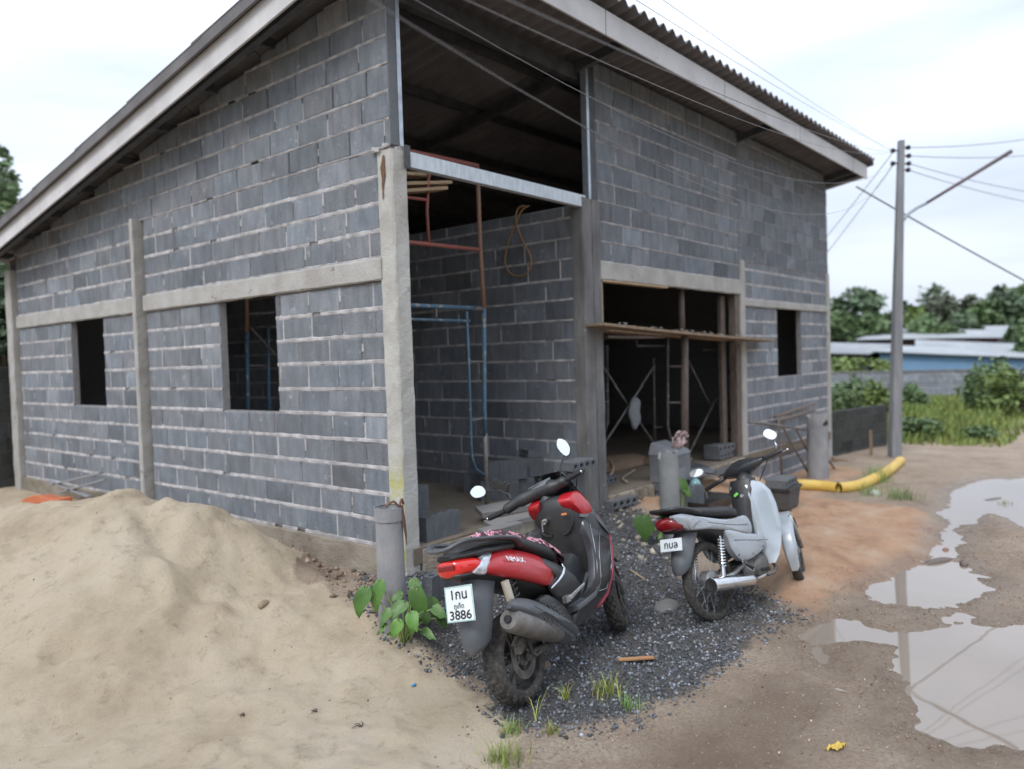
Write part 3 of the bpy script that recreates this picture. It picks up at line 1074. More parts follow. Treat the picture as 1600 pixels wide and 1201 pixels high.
# purlins and rafters
for i, y_ in enumerate(np.arange(-0.45, 8.0, 0.92)):
    mb = MB()
    zc = zroof(y_) - 0.035
    mb.box((-0.38, y_, zc - 0.045), (10.05, y_ + 0.05, zc + 0.035))
    mb.build('purlin', M['steel'], rf)
for xx in (-0.30, 0.12, 2.50, 6.15, 9.66, 9.98):
    mb = MB()
    mb.add([(xx, -0.55, zroof(-0.55) - .18), (xx + .06, -0.55, zroof(-0.55) - .18), (xx, 8.1, zroof(8.1) - .18), (xx + .06, 8.1, zroof(8.1) - .18),
            (xx, -0.55, zroof(-0.55) - .085), (xx + .06, -0.55, zroof(-0.55) - .085), (xx, 8.1, zroof(8.1) - .085), (xx + .06, 8.1, zroof(8.1) - .085)], BOXF)
    mb.build('rafter', M['steel'], rf)
mb = MB()
mb.box((0.095, 0.07, 4.10), (9.7, 0.15, 4.245))
mb.build('top_plate', M['steel'], rf)
# ------------------------------------------------------------------ far surroundings
def D(px, py, d):
    """surveyed point at forward distance d along a sight line"""
    v = _fw * F + _rt * (px - CX) - _up * (py - CY)
    return CAM + v * (d / F)


def leafmat(name, c1, c2):
    m = mat(name, c1, 0.65, var=c2, vscale=1.3, vfac=1.0, attr='tint')
    return m


LM = {  # leaf colours lightened to stand in for distance haze
    'dark': leafmat('dark tropical foliage', (0.075, 0.112, 0.066), (0.10, 0.145, 0.08)),
    'mid': leafmat('green foliage', (0.09, 0.145, 0.062), (0.13, 0.19, 0.085)),
    'light': leafmat('yellow green foliage', (0.12, 0.175, 0.05), (0.17, 0.22, 0.07)),
    'dull': leafmat('dull brown green foliage', (0.13, 0.138, 0.105), (0.105, 0.125, 0.085)),
}
BARK = mat('bark', (0.12, 0.10, 0.08), 0.95, var=(0.07, 0.06, 0.05), vscale=6, bump=0.6)


def leaf_cloud(mb, lobes, n, size, seed, flat=0.6):
    r = random.Random(seed)
    tot = sum(l[3] * l[4] for l in lobes)
    for (cx, cy, cz, rx, rz) in lobes:
        k = int(n * rx * rz / tot)
        for _ in range(k):
            # mostly near the surface of the lobe, some inside; clumped
            a, b_ = r.uniform(0, 6.283), math.acos(r.uniform(-0.75, 1))
            rad = r.uniform(0.55, 1.08) ** 0.7
            wob_ = 1 + 0.28 * mnoise.noise(Vector((math.cos(a) * 2.1 + cx, math.sin(a) * 2.1 + cy, b_ * 1.7 + seed)))
            rad *= wob_
            p = Vector((cx + rx * rad * math.sin(b_) * math.cos(a), cy + rx * rad * math.sin(b_) * math.sin(a), cz + rz * rad * math.cos(b_)))
            if mnoise.noise(p * (1.3 / max(rx, 0.3)) + Vector((seed, 0, 0))) < -0.22:
                continue
            s = size * r.uniform(0.6, 1.4)
            d1 = Vector((r.uniform(-1, 1), r.uniform(-1, 1), r.uniform(-.7, .5))).normalized()
            d2 = d1.cross(Vector((r.uniform(-1, 1), r.uniform(-1, 1), r.uniform(-1, 1)))).normalized()
            tnt = r.uniform(0.7, 1.35)
            mb.add([p - d1 * s, p + d2 * s * .45, p + d1 * s, p - d2 * s * .45], [(0, 1, 2, 3)], 0, (tnt, tnt, tnt * .95))


def tree(label, base, height, width, kind, seed, n=2600, size=0.22, trunk=0.16, group=None, lobes=9, bare=0.35, name='broadleaf_tree'):
    r = random.Random(seed)
    base = Vector(base)
    th = thing(name, label, 'tree', base, 0, group)
    tb = MB()
    top = Vector((r.uniform(-.05, .05) * height, r.uniform(-.05, .05) * height, height * 0.72))
    pts = [Vector((0, 0, -0.3)), top * .25 + Vector((r.uniform(-.1, .1), 0, 0)), top * .55, top]
    tb.tube(pts, [trunk, trunk * .8, trunk * .55, trunk * .2], 8)
    L_ = []
    for k in range(lobes):
        a = r.uniform(0, 6.28)
        rr_ = width * 0.5 * r.uniform(0.2, 0.72)
        zc = height * r.uniform(bare + 0.12, 0.86)
        c = (math.cos(a) * rr_, math.sin(a) * rr_, zc)
        L_.append((*c, width * r.uniform(0.17, 0.30), height * r.uniform(0.10, 0.17)))
        s0 = top * r.uniform(0.35, 0.8)
        tb.tube([s0, (s0 + Vector(c)) / 2 + Vector((0, 0, .05 * height)), Vector(c)], [trunk * .35, trunk * .22, trunk * .08], 6)
    L_.append((0, 0, height * 0.86, width * 0.22, height * 0.13))
    tb.build('trunk', BARK, th, smooth=True)
    cb = MB()
    leaf_cloud(cb, L_, n, size, seed)
    cb.build('crown', LM[kind], th, tint=True)
    return th


def bush(label, base, height, width, kind, seed, n=900, size=0.10, group=None, name='bush', cat='bush'):
    mb = MB()
    r = random.Random(seed)
    L_ = [(r.uniform(-.3, .3) * width, r.uniform(-.3, .3) * width, height * r.uniform(.25, .7), width * r.uniform(.25, .42), height * r.uniform(.25, .4)) for _ in range(5)]
    leaf_cloud(mb, L_, n, size, seed)
    for _ in range(6):
        a = r.uniform(0, 6.28)
        mb.tube([(0, 0, -.1), (math.cos(a) * width * .12, math.sin(a) * width * .12, height * .4), (math.cos(a) * width * .3, math.sin(a) * width * .3, height * .75)], [.02, .012, .004], 5)
    o = mb.build(name, LM[kind], loc=Vector(base), tint=True)
    return tag(o, label, cat, group)


def base_of(px, d, z=None):
    p = D(px, 545, d)
    return Vector((p.x, p.y, gz(p.x, p.y) if z is None else z))


def height_to(px, py, d, zb):
    return D(px, py, d).z - zb


far = [  # px, top py, width px, distance, kind, seed, label
    (1338, 447, 104, 56, 'dark', 1, 'large dark round tree just right of the house, behind the pale roofs'),
    (1312, 486, 60, 44, 'mid', 2, 'low green tree beside the house corner, below the large dark one'),
    (1362, 490, 84, 45, 'mid', 3, 'low spreading green tree between the house corner and the pole'),
    (1432, 478, 60, 47, 'light', 4, 'yellow green tree just right of the pole, behind the silver roof'),
    (1412, 470, 40, 60, 'dark', 5, 'dark tree crown directly behind the pole'),
    (1478, 458, 58, 52, 'dull', 7, 'dull brown green tree behind the middle of the silver roof'),
    (1517, 462, 50, 54, 'dull', 8, 'browner narrow tree right of the dull green one'),
    (1566, 446, 84, 56, 'dark', 9, 'tall dark green tree behind the right end of the silver roof'),
    (1606, 440, 70, 58, 'mid', 10, 'tall green tree at the right edge, behind the roofs'),
    (1395, 488, 70, 52, 'mid', 12, 'green tree filling the gap left of the pole, above the pale roofs'),
    (1452, 492, 74, 44, 'mid', 13, 'low green tree above the silver roof, right of the pole'),
    (1505, 486, 80, 46, 'dark', 14, 'low dark tree behind the ridge of the silver roof'),
    (1545, 470, 70, 50, 'mid', 15, 'green tree between the brownish one and the tall dark one'),
    (1608, 494, 54, 34, 'mid', 11, 'nearer green tree at the right edge, in front of the roofs'),
]
for px, py, wpx, d, kind, sd_, lab in far:
    b0 = base_of(px, d)
    h_ = height_to(px, py, d, b0.z)
    tree(lab, b0, h_, wpx * d / F * 1.05, kind, sd_, n=3000, size=0.30 * d / 50, trunk=0.2, group='trees beyond the houses', lobes=12, bare=0.15)
# the thin half-bare tree standing above the others
b0 = base_of(1455, 62)
h_ = height_to(1455, 443, 62, b0.z)
tree('thin half bare tree with a sparse flat top above the silver roof', b0, h_, 3.4, 'dark', 6, n=420, size=0.24, trunk=0.13, group='trees beyond the houses', lobes=6, bare=0.6)

# two low sheds and a blue shed with sheet roofs beyond the boundary wall
tin = mat('weathered zinc roofing', (0.40, 0.42, 0.435), 0.6, 0.2, var=(0.27, 0.28, 0.285), vscale=0.6, vfac=0.9, stretch=(1, 1, 1), spots=((0.30, 0.20, 0.16), 0.9, 0.63))
blue = mat('blue painted boards', (0.17, 0.30, 0.46), 0.7, var=(0.13, 0.23, 0.37), vscale=1.5)
maroon = mat('dark maroon boards', (0.07, 0.035, 0.035), 0.8)
darkw = mat('dark shed wall', (0.035, 0.035, 0.04), 0.9)


def sheet_roof(name, quad, m, parent, waves=60, amp=0.02, thick=0.03):
    """corrugated sheet through four corners a,b (low edge) c,d (high edge)"""
    a, b_, c, d_ = map(Vector, quad)
    mb = MB()
    n = waves * 2
    lo, hi = [], []
    for i in range(n + 1):
        t_ = i / n
        k = amp if i % 2 else -amp
        lo.append(a.lerp(b_, t_) + Vector((0, 0, k)))
        hi.append(d_.lerp(c, t_) + Vector((0, 0, k)))
    vs = lo + hi + [p - Vector((0, 0, thick)) for p in lo + hi]
    fs = []
    m_ = n + 1
    for i in range(n):
        fs += [(i, i + 1, m_ + i + 1, m_ + i), (2 * m_ + i, 3 * m_ + i, 3 * m_ + i + 1, 2 * m_ + i + 1), (i, 2 * m_ + i, 2 * m_ + i + 1, i + 1), (m_ + i, m_ + i + 1, 3 * m_ + i + 1, 3 * m_ + i)]
    mb.add(vs, fs)
    return mb.build(name, m, parent)


def quad_wall(name, p, q, zlo, zhi, m, parent, th_=0.08, zhi2=None):
    p, q = Vector(p), Vector(q)
    d_ = (q - p)
    n_ = Vector((-d_.y, d_.x, 0)).normalized() * th_
    zhi2 = zhi if zhi2 is None else zhi2
    vs = []
    for zz1, zz2 in ((zlo, zlo), (zhi, zhi2)):
        vs += [(p.x, p.y, zz1), (q.x, q.y, zz2), (p.x + n_.x, p.y + n_.y, zz1), (q.x + n_.x, q.y + n_.y, zz2)]
    mb = MB()
    mb.add(vs, BOXF)
    return mb.build(name, m, parent)


def shed(label, wall_m, front, depth_pts, zb, eave_drop=0.06, name='shed'):
    """front: two points at eave height (left, right); depth_pts: the two points of the roof's far edge (right, left)"""
    a, b_ = map(Vector, front)
    c, d_ = map(Vector, depth_pts)
    t_ = thing(name, label, 'shed', ((a.x + b_.x) / 2, (a.y + b_.y) / 2, zb))
    off = Vector(t_.location)
    quad = [p - off for p in (a, b_, c, d_)]
    sheet_roof('roof', quad, tin, t_, waves=50)
    ins = [quad[0].lerp(quad[2], 0.04), quad[1].lerp(quad[3], 0.04), quad[2].lerp(quad[0], 0.04), quad[3].lerp(quad[1], 0.04)]
    for i in range(4):
        p, q = ins[i], ins[(i + 1) % 4]
        quad_wall('wall', p, q, 0, p.z - eave_drop, wall_m, t_, zhi2=q.z - eave_drop)
    return t_


zl = -1.9
shed('blue walled shed with a pale sheet roof right behind the pole', blue, (D(1362, 549, 32), D(1640, 560, 30)), (D(1640, 547, 36), D(1330, 538, 38)), zl)
shed('low dark shed with a pale sheet roof next to the house corner', darkw, (D(1250, 551, 31), D(1356, 553, 31)), (D(1400, 538, 37), D(1230, 534, 37)), zl)
shed('dark maroon house with a long silver roof, behind the blue shed', maroon, (D(1335, 531, 42), D(1566, 527, 40)), (D(1576, 509, 47), D(1400, 512, 48)), zl, name='far_house')
shed('narrow lean-to with a grey roof between the silver and the pale roofs', darkw, (D(1430, 541, 38.5), D(1640, 547, 38)), (D(1640, 539, 40), D(1430, 531, 40.5)), zl, name='lean_to')
b0 = D(1316, 534, 46)
bb = MB()
bb.add([(-1.6, -1, 0), (1.6, -1, 0), (1.6, 1, 0), (-1.6, 1, 0), (0, -1, .55), (0, 1, .55)], [(0, 1, 4), (2, 3, 5), (1, 2, 5, 4), (3, 0, 4, 5), (0, 3, 2, 1)])
hh = thing('far_house', 'small house with a reddish tiled roof beside the house corner, far off', 'house', (b0.x, b0.y, b0.z))
bb.build('roof', mat('red tiles', (0.36, 0.15, 0.10), 0.8, var=(0.26, 0.12, 0.09)), hh)
plain('wall', [((-1.4, -.8, -2.6), (1.4, .8, 0.0))], mat('cream wall', (0.5, 0.47, 0.42), 0.9), hh)

# grey boundary wall beyond the field
p, q = base_of(1240, 28), base_of(1530, 26)
dv = (q - p)
bw = thing('boundary_wall', 'long low grey block wall across the field, in front of the sheds', 'wall', p, math.atan2(dv.y, dv.x))
mb_o = wall('block_courses', (0, 0, 0), (1, 0, 0), (0, -1, 0), 0.0, Vector((dv.x, dv.y, 0)).length, -0.7, 1.0, joint=0.01, fill=0.5, thick=0.12, parent=bw, shade=1.15)
plain('coping', [((0, -0.02, 1.0), (Vector((dv.x, dv.y, 0)).length, 0.14, 1.06))], M['concrete_old'], bw)

# dark mossy block wall running from the house corner to the pole
mossy = mat('mossy dark block', (0.045, 0.045, 0.043), 0.95, var=(0.03, 0.032, 0.026), vscale=4, vfac=1.0, bump=0.6, bscale=30, attr='tint', spots=((0.10, 0.10, 0.095), 6, 0.62))
dmortar = mat('dark old mortar', (0.12, 0.12, 0.115), 0.95, var=(0.06, 0.06, 0.055), vscale=6, vfac=1.0, attr='tint')
p = Vector((9.86, 0.14, 0))
q = at(1394, 640, 2, 0.3)
q = Vector((12.3, -0.28, 0))
dv = q - p
tb_ = at(1388, 632, 0, 12.1).z
t_ = thing('garden_wall', 'low dark mossy block wall between the house corner and the lamp pole', 'wall', p, math.atan2(dv.y, dv.x))
save = (M['block'], M['mortar'])
M['block'], M['mortar'] = mossy, dmortar
wall('block_courses', (0, 0, 0), (1, 0, 0), (0, -1, 0), 0.0, dv.length, -0.85, tb_, joint=0.011, fill=0.7, thick=0.09, parent=t_)
# the dark neighbouring wall at the far end of the sand side
p2 = at(-60, 640, 1, 8.35)
t2 = thing('garden_wall', 'high dark block wall at the left edge, behind the sand heap', 'wall', (p2.x - 1.5, 8.35, 0))
wall('block_courses', (0, 0, 0), (1, 0, 0), (0, -1, 0), 0.0, 1.6 - (p2.x - 1.5), -0.7, at(15, 572, 1, 8.35).z, joint=0.010, fill=0.6, thick=0.09, parent=t2, shade=1.25)
M['block'], M['mortar'] = save
# wooden stake and rail before the dark wall
mb = MB()
s1, s2 = at(1362, 671, 1, -0.45), at(1362, 716, 1, -0.45)
mb.beam((s2.x, s2.y, s2.z - 0.15), (s1.x, s1.y + 0.02, s1.z), 0.07, 0.035, up=(0, 1, 0))
tag(mb.build('stake', M['wood'], bevel=0.003), 'upright brown wooden stake in front of the low dark wall', 'stake')
mb = MB()
mb.beam(at(1300, 716, 1, -0.12), at(1360, 726, 1, -0.55), 0.06, 0.05)
tag(mb.build('timber_rail', M['wood'], bevel=0.003), 'brown timber lying along the foot of the low dark wall', 'timber')

# trees at the left edge
for px, py, wpx, d, kind, sd_, lab, hb in [
        (10, 222, 130, 19, 'mid', 21, 'tall green tree above the roof edge at the left', 0.2),
        (-10, 395, 110, 13.5, 'dark', 22, 'dark leafy tree under the roof corner, behind the dark wall at the left', 0.2)]:
    b0 = base_of(px, d, -0.5)
    tree(lab, b0, height_to(px, py, d, b0.z), wpx * d / F, kind, sd_, n=5000, size=0.12, trunk=0.14, lobes=14, bare=hb)

# ------------------------------------------------------------------ grass, weeds and bushes of the field
FIELD = wp([(1399, 694), (1432, 691), (1470, 697), (1545, 699), (1560, 688), (1600, 660), (1700, 628), (1800, 590), (1500, 575), (1200, 575), (1250, 640), (1290, 650)], -.5)
fx0, fx1 = min(p[0] for p in FIELD), max(p[0] for p in FIELD)
fy0, fy1 = min(p[1] for p in FIELD), max(p[1] for p in FIELD)
fx1, fy0, fy1 = min(fx1, 34), max(fy0, -9), min(fy1, 12)
gr = MB()
rr = random.Random(99)
cnt = 0
cand = np.stack([np.random.default_rng(4).uniform(fx0, fx1, 60000), np.random.default_rng(5).uniform(fy0, fy1, 60000)], -1)
sdf = poly_sd(cand[:, 0], cand[:, 1], FIELD)
dd = fract_noise(cand[:, 0], cand[:, 1], 5, ((0.6, 1.0), (1.7, 0.6)))
hz = ground_height(cand[:, 0], cand[:, 1])
for (x, y_), s_, q_, zz in zip(cand, sdf, dd, hz):
    if s_ > 0.25 or (s_ > -0.3 and rr.random() < 0.5) or q_ < -0.55:
        continue
    if s_ > -1.5 and q_ < -0.25:
        continue
    h_ = rr.uniform(0.12, 0.34) * (1 + 0.9 * max(q_, 0)) * (0.55 if s_ > -0.5 else 1.0)
    a = rr.uniform(0, 6.28)
    lx, ly = math.cos(a), math.sin(a)
    w_ = rr.uniform(0.012, 0.03) * (1 + max(0, x - 12) * .05)
    b1 = rr.uniform(0.1, 0.6) * h_
    tnt = rr.uniform(0.65, 1.35)
    tc3 = (tnt * rr.uniform(.9, 1.25), tnt, tnt * .8)
    gr.add([(x - ly * w_, y_ + lx * w_, zz - .02), (x + ly * w_, y_ - lx * w_, zz - .02), (x + lx * b1 * .5 + ly * w_ * .8, y_ + ly * b1 * .5 - lx * w_ * .8, zz + h_ * .6),
            (x + lx * b1, y_ + ly * b1, zz + h_), (x + lx * b1 * .5 - ly * w_ * .8, y_ + ly * b1 * .5 + lx * w_ * .8, zz + h_ * .6)], [(0, 1, 2, 3, 4)], 0, tc3)
    cnt += 1
gmt = mat('field grass', (0.14, 0.215, 0.06), 0.7, var=(0.19, 0.24, 0.085), vscale=0.7, vfac=1.0, attr='tint')
tag(gr.build('grass', gmt, tint=True), kind='stuff')
for px, py, wpx, top, d, kind, sd_, lab in [
        (1520, 650, 60, 560, 21, 'mid', 31, 'tall green shrub in front of the boundary wall, right of the pole'),
        (1545, 640, 50, 549, 23, 'mid', 40, 'shrub hiding the right end of the blue shed wall'),
        (1552, 645, 60, 566, 19.5, 'light', 32, 'yellowish shrub mixed with dry grass right of the tall green shrub'),
        (1598, 640, 56, 572, 20, 'dull', 33, 'dull olive shrub at the right edge of the field'),
        (1425, 660, 44, 604, 22, 'mid', 34, 'small bright bush at the foot of the boundary wall by the pole'),
        (1330, 640, 90, 588, 20, 'mid', 35, 'low bushes behind the dark garden wall, beside the house corner'),
        (1378, 640, 40, 600, 19, 'light', 36, 'pale green weeds between the bushes and the pole'),
        (1428, 690, 54, 650, 16, 'mid', 37, 'low green weed clump on the lane edge right of the pole'),
        (1530, 700, 60, 664, 15.4, 'mid', 38, 'rounded weed clump at the bend of the lane'),
        (1330, 590, 150, 556, 30, 'light', 39, 'climbing yellow green vines on top of the boundary wall by the house'),
        ]:
    b0 = base_of(px, d)
    if sd_ == 39:
        b0.z = 0.3
    bush(lab, b0, max(height_to(px, top, d, b0.z), 0.25), wpx * d / F, kind, sd_, n=1500, size=0.075 * d / 18, group='shrubs and weeds of the field')

# ------------------------------------------------------------------ lamp pole with its wires
pb = on_ground(1397, 712)
pole_top = D(1408, 220, (pb - CAM).dot(_fw))
pole = thing('utility_pole', 'square concrete utility pole with insulators and a long tubular lamp arm', 'utility pole', pb)
PTop = Vector((pole_top.x, pole_top.y, pole_top.z)) - pb
mb = MB()
wd0, wd1 = 0.088, 0.046
axp = Vector((0, 0, 1))
r1_, r2_ = (_r0 + Vector((0.0, 0.0, 0))).normalized(), _f0
mb.rings([[c + (r1_ * i + r2_ * j) * w_ for i, j in ((-1, -1), (1, -1), (1, 1), (-1, 1))] for c, w_ in ((Vector((0, 0, -.3)), wd0), (PTop * .5, (wd0 + wd1) / 2), (PTop, wd1))])
pcm = mat('pole concrete', (0.24, 0.245, 0.25), 0.9, var=(0.15, 0.155, 0.165), vscale=3, vfac=0.9, bump=0.3, stretch=(3, 3, .4))
mb.build('post', pcm, pole, bevel=0.01)
dpole = (pb - CAM).dot(_fw)
INS = []
ins_m = mat('dark glazed insulator', (0.05, 0.045, 0.05), 0.3)
for (ix, iy) in ((1395, 236), (1395, 256), (1419, 231), (1420, 244), (1420, 256), (1419, 266)):
    c = D(ix, iy, dpole) - pb
    mb = MB()
    mb.lathe([(-.035, .0), (-.035, .03), (-.012, .045), (0, .022), (.012, .045), (.035, .03), (.035, 0)], (0, 0, 1), c, 12, closed=False)
    inner = PTop * ((c.z) / PTop.z)
    mb.beam(inner, c, 0.02, 0.02)
    mb.build('insulator', ins_m, pole)
    INS.append(c + pb)
# lamp arm
armpts = [D(x, y_, dpole) - pb for x, y_ in ((1405, 352), (1412, 344), (1420, 334), (1433, 325), (1448, 318))]
mb = MB()
mb.tube(armpts, 0.026, 10)
arm = mb.build('lamp_arm', mat('painted grey tube', (0.30, 0.33, 0.37), 0.5, 0.4), pole, smooth=True)
mb = MB()
mb.tube([D(1444, 320, dpole) - pb, D(1580, 237, dpole) - pb], [0.024, 0.036], 10)
mb.build('lamp_tube', mat('dull brown tube', (0.10, 0.075, 0.075), 0.6, 0.1, var=(0.15, 0.13, 0.13)), pole, smooth=True)

wire_m = mat('wire', (0.20, 0.20, 0.21), 0.5)
wire_d = mat('black cable', (0.05, 0.05, 0.055), 0.6)


def wire(a, b_, sag, rad, lab, m, grp='overhead wires at the lamp pole', t0=0.0):
    mb = MB()
    n = 30
    ts = [t0 + (1 - t0) * i / n for i in range(n + 1)]
    mb.tube([a + (b_ - a) * t_ - Vector((0, 0, sag * 4 * t_ * (1 - t_))) for t_ in ts], rad, 5)
    tag(mb.build('overhead_wire', m, smooth=True), lab, 'wire', grp)


# towards the camera side: (insulator, pixel where it leaves the picture, distance there, sag, label)
for k, (q_, px, py, d, sag, lab) in enumerate([
        (0, 984, -6, 5.0, .05, 'upper thin wire passing above the corrugated roof edge'),
        (0, 1030, -4, 5.5, .05, 'topmost thin wire rising from the pole to the upper edge of the sky'),
        (0, 765, -13, 2.0, .10, 'bright thin wire crossing the eaves soffit at the top'),
        (0, 700, -13, 2.5, .20, 'lower of two close wires crossing the front soffit'),
        (1, 625, -14, 3.0, .50, 'higher of the thin wires crossing the dark upper opening'),
        (1, 560, -12, 2.0, .70, 'lowest thin wire crossing the dark upper opening')]):
    wire(D(px, py, d), INS[q_] + Vector((0, 0, -0.008 * k)), sag, 0.0022, lab, wire_m, t0=-.35)
# to the right and down
for k, (px, py, d, rad, lab) in enumerate([
        (1640, 212, 16, 0.006, 'highest thin wire from the pole to the right edge'),
        (1640, 240, 16, 0.006, 'second thin wire from the pole to the right edge'),
        (1640, 305, 18, 0.006, 'thin wire falling gently from the pole to the right edge'),
        (1640, 322, 18, 0.006, 'lowest of the thin wires falling from the pole to the right edge')]):
    wire(INS[2 + k], D(px, py, d), 0.06, rad, lab, wire_d)
wire(D(1338, 292, dpole + .1), D(1640, 460, 15), 0.02, 0.014, 'thick black cable sloping down past the lamp arm to the right edge', wire_d)
wire(INS[0] - Vector((0, 0, .03)), D(1290, 372, 16.5), 0.02, 0.006, 'left one of two thin wires dropping from the pole behind the house', wire_d)
wire(INS[1] - Vector((0, 0, .03)), D(1290, 398, 16.5), 0.02, 0.006, 'right one of two thin wires dropping from the pole behind the house', wire_d)

# trees on the other side of the lane, the ones the mirrors show
for k, (x_, y_, h_, w_, kd) in enumerate(((-8.5, -15.5, 8.0, 6.5, 'mid'), (2.5, -17.5, 8.5, 7.0, 'dark'), (-16, -9.5, 7.0, 5.5, 'mid'))):
    tree(('first', 'second', 'third')[k] + ' roadside tree reflected in the mirrors, across the lane', (x_, y_, gz(x_, y_)), h_, w_, kd, 60 + k, n=4000, size=0.26, trunk=0.2, group='trees across the lane', lobes=14, bare=0.12)
# ------------------------------------------------------------------ the two machines
rubber = mat('dusty tyre rubber', (0.022, 0.021, 0.021), 0.85, var=(0.10, 0.088, 0.075), vscale=30, vfac=0.7, bump=0.4, bscale=80)
plast = mat('matt black plastic', (0.022, 0.023, 0.025), 0.42, var=(0.05, 0.048, 0.046), vscale=9, vfac=0.5, rvar=0.12)
gloss = mat('glossy dark plastic', (0.03, 0.033, 0.037), 0.22, var=(0.05, 0.05, 0.052), vscale=7, vfac=0.5, rvar=0.08)
greyp = mat('dark grey plastic', (0.085, 0.092, 0.10), 0.4, var=(0.06, 0.065, 0.07), vscale=8, vfac=0.8, rvar=0.12)
mudg = mat('grey mudguard plastic', (0.085, 0.095, 0.108), 0.55, var=(0.14, 0.135, 0.13), vscale=12, vfac=0.5, spots=((0.16, 0.15, 0.14), 40, 0.68))
redp = mat('satin red paint', (0.40, 0.012, 0.018), 0.32, var=(0.33, 0.010, 0.014), vscale=5, vfac=0.7, coat=0.35, rvar=0.06, spots=((0.42, 0.16, 0.14), 90, 0.75))
redd = mat('dark red trim', (0.22, 0.012, 0.03), 0.35)
redl = mat('red lamp lens', (0.62, 0.02, 0.015), 0.12, coat=0.6)
redl2 = mat('dark red lamp lens', (0.20, 0.008, 0.012), 0.12, coat=0.6)
chrome = mat('chrome', (0.72, 0.74, 0.76), 0.16, 1.0, rvar=0.08, var=(0.5, 0.5, 0.5), vscale=20)
lensc = mat('faceted clear lens', (0.72, 0.74, 0.77), 0.12, 0.6, var=(0.38, 0.40, 0.43), vscale=26, vfac=1.0)
alu = mat('dull aluminium', (0.42, 0.43, 0.44), 0.45, 0.7, var=(0.22, 0.21, 0.20), vscale=16, vfac=0.9)
silverp = mat('silver paint', (0.40, 0.43, 0.46), 0.28, 0.3, var=(0.31, 0.335, 0.36), vscale=6, vfac=0.7, coat=0.3, spots=((0.26, 0.23, 0.19), 30, 0.66), rvar=0.08)
silverc = mat('pale silver shield', (0.46, 0.505, 0.545), 0.24, 0.25, var=(0.38, 0.42, 0.455), vscale=4, vfac=0.7, coat=0.3)
engm = mat('dirty engine casting', (0.10, 0.098, 0.095), 0.6, 0.4, var=(0.20, 0.185, 0.165), vscale=20, vfac=0.8, bump=0.4, bscale=60)
exh = mat('dirty grey exhaust', (0.13, 0.125, 0.12), 0.55, 0.3, var=(0.22, 0.205, 0.19), vscale=16, vfac=0.9, bump=0.2)
glass_m = mat('mirror glass', (0.92, 0.94, 0.96), 0.02, 1.0)
vinyl = mat('black seat vinyl', (0.022, 0.022, 0.024), 0.45, bump=0.25, bscale=160, var=(0.04, 0.04, 0.04), vscale=8)
platem = mat('number plate', (0.74, 0.80, 0.82), 0.35, var=(0.62, 0.67, 0.68), vscale=9)
ink = mat('black plate paint', (0.012, 0.012, 0.014), 0.5)
whitep = mat('white print', (0.80, 0.80, 0.82), 0.4)


def posed(name, label, cat, pos, head, lean, group=None):
    o = thing(name, label, cat, pos, 0, group)
    o.rotation_mode = 'XYZ'
    # lean about the machine's own long axis, then turn to its heading
    o.rotation_euler = (Matrix.Rotation(R(head), 3, 'Z') @ Matrix.Rotation(R(lean), 3, 'X')).to_euler()
    return o


def tyre(cx, r, hw, depth, parent, seed=0, cy=0.0, knob=0.006, n=120):
    mb = MB()
    tr = hw
    angs = [-118, -95, -74, -54, -36, -18, 0, 18, 36, 54, 74, 95, 118]
    vs, fs = [], []
    k = len(angs) + 2
    for i in range(n):
        th = 2 * math.pi * i / n
        prof = []
        for q, a in enumerate(angs):
            g = 0.0
            if knob and abs(a) < 80:
                ph = (i + (abs(a) // 18) * 2 + (1 if a < 0 else 0)) % 5
                g = knob if ph < 2 and a != 0 else 0
                if a == 0:
                    g = knob * 0.6 if (i % 5) < 2 else 0
            rr_ = (r - depth) + (depth - g) * math.cos(R(a))
            prof.append((tr * math.sin(R(a)) * (1.0 if abs(a) < 100 else 0.98), rr_ if abs(a) <= 90 else (r - depth) - 0.5 * depth * math.sin(R(abs(a) - 90))))
        prof += [(tr * 0.7, r - depth - 0.02), (-tr * 0.7, r - depth - 0.02)]
        for y_, rad in prof:
            vs.append((cx + rad * math.cos(th), cy + y_, r + rad * math.sin(th)))
    for i in range(n):
        j = (i + 1) % n
        for q in range(k):
            q2 = (q + 1) % k
            fs.append((i * k + q, i * k + q2, j * k + q2, j * k + q))
    mb.add(vs, fs)
    return mb.build('tyre', rubber, parent, smooth=True, autosmooth=12)


def panel(mb, outline, yf, side=-1, thick=0.012, bulge=0.012, seg=4, smooth_pts=True, m=0, ins=(0.93, 0.66)):
    pts = [(p.x, p.y) for p in catmull([(x, z, 0) for x, z in outline], seg)] if smooth_pts else list(outline)
    cx_, cz_ = sum(p[0] for p in pts) / len(pts), sum(p[1] for p in pts) / len(pts)

    def ring(s_, off):
        r_ = []
        for x, z in pts:
            X_, Z_ = cx_ + (x - cx_) * s_, cz_ + (z - cz_) * s_
            r_.append((X_, side * (yf(X_, Z_) + off), Z_))
        return r_
    rs = [ring(1.0, -thick), ring(1.0, 0.0), ring(ins[0], bulge * 0.65), ring(ins[1], bulge), ring(0.3, bulge * 1.1)]
    if side > 0:
        rs = [list(reversed(r_)) for r_ in rs]
    mb.rings(rs, m)


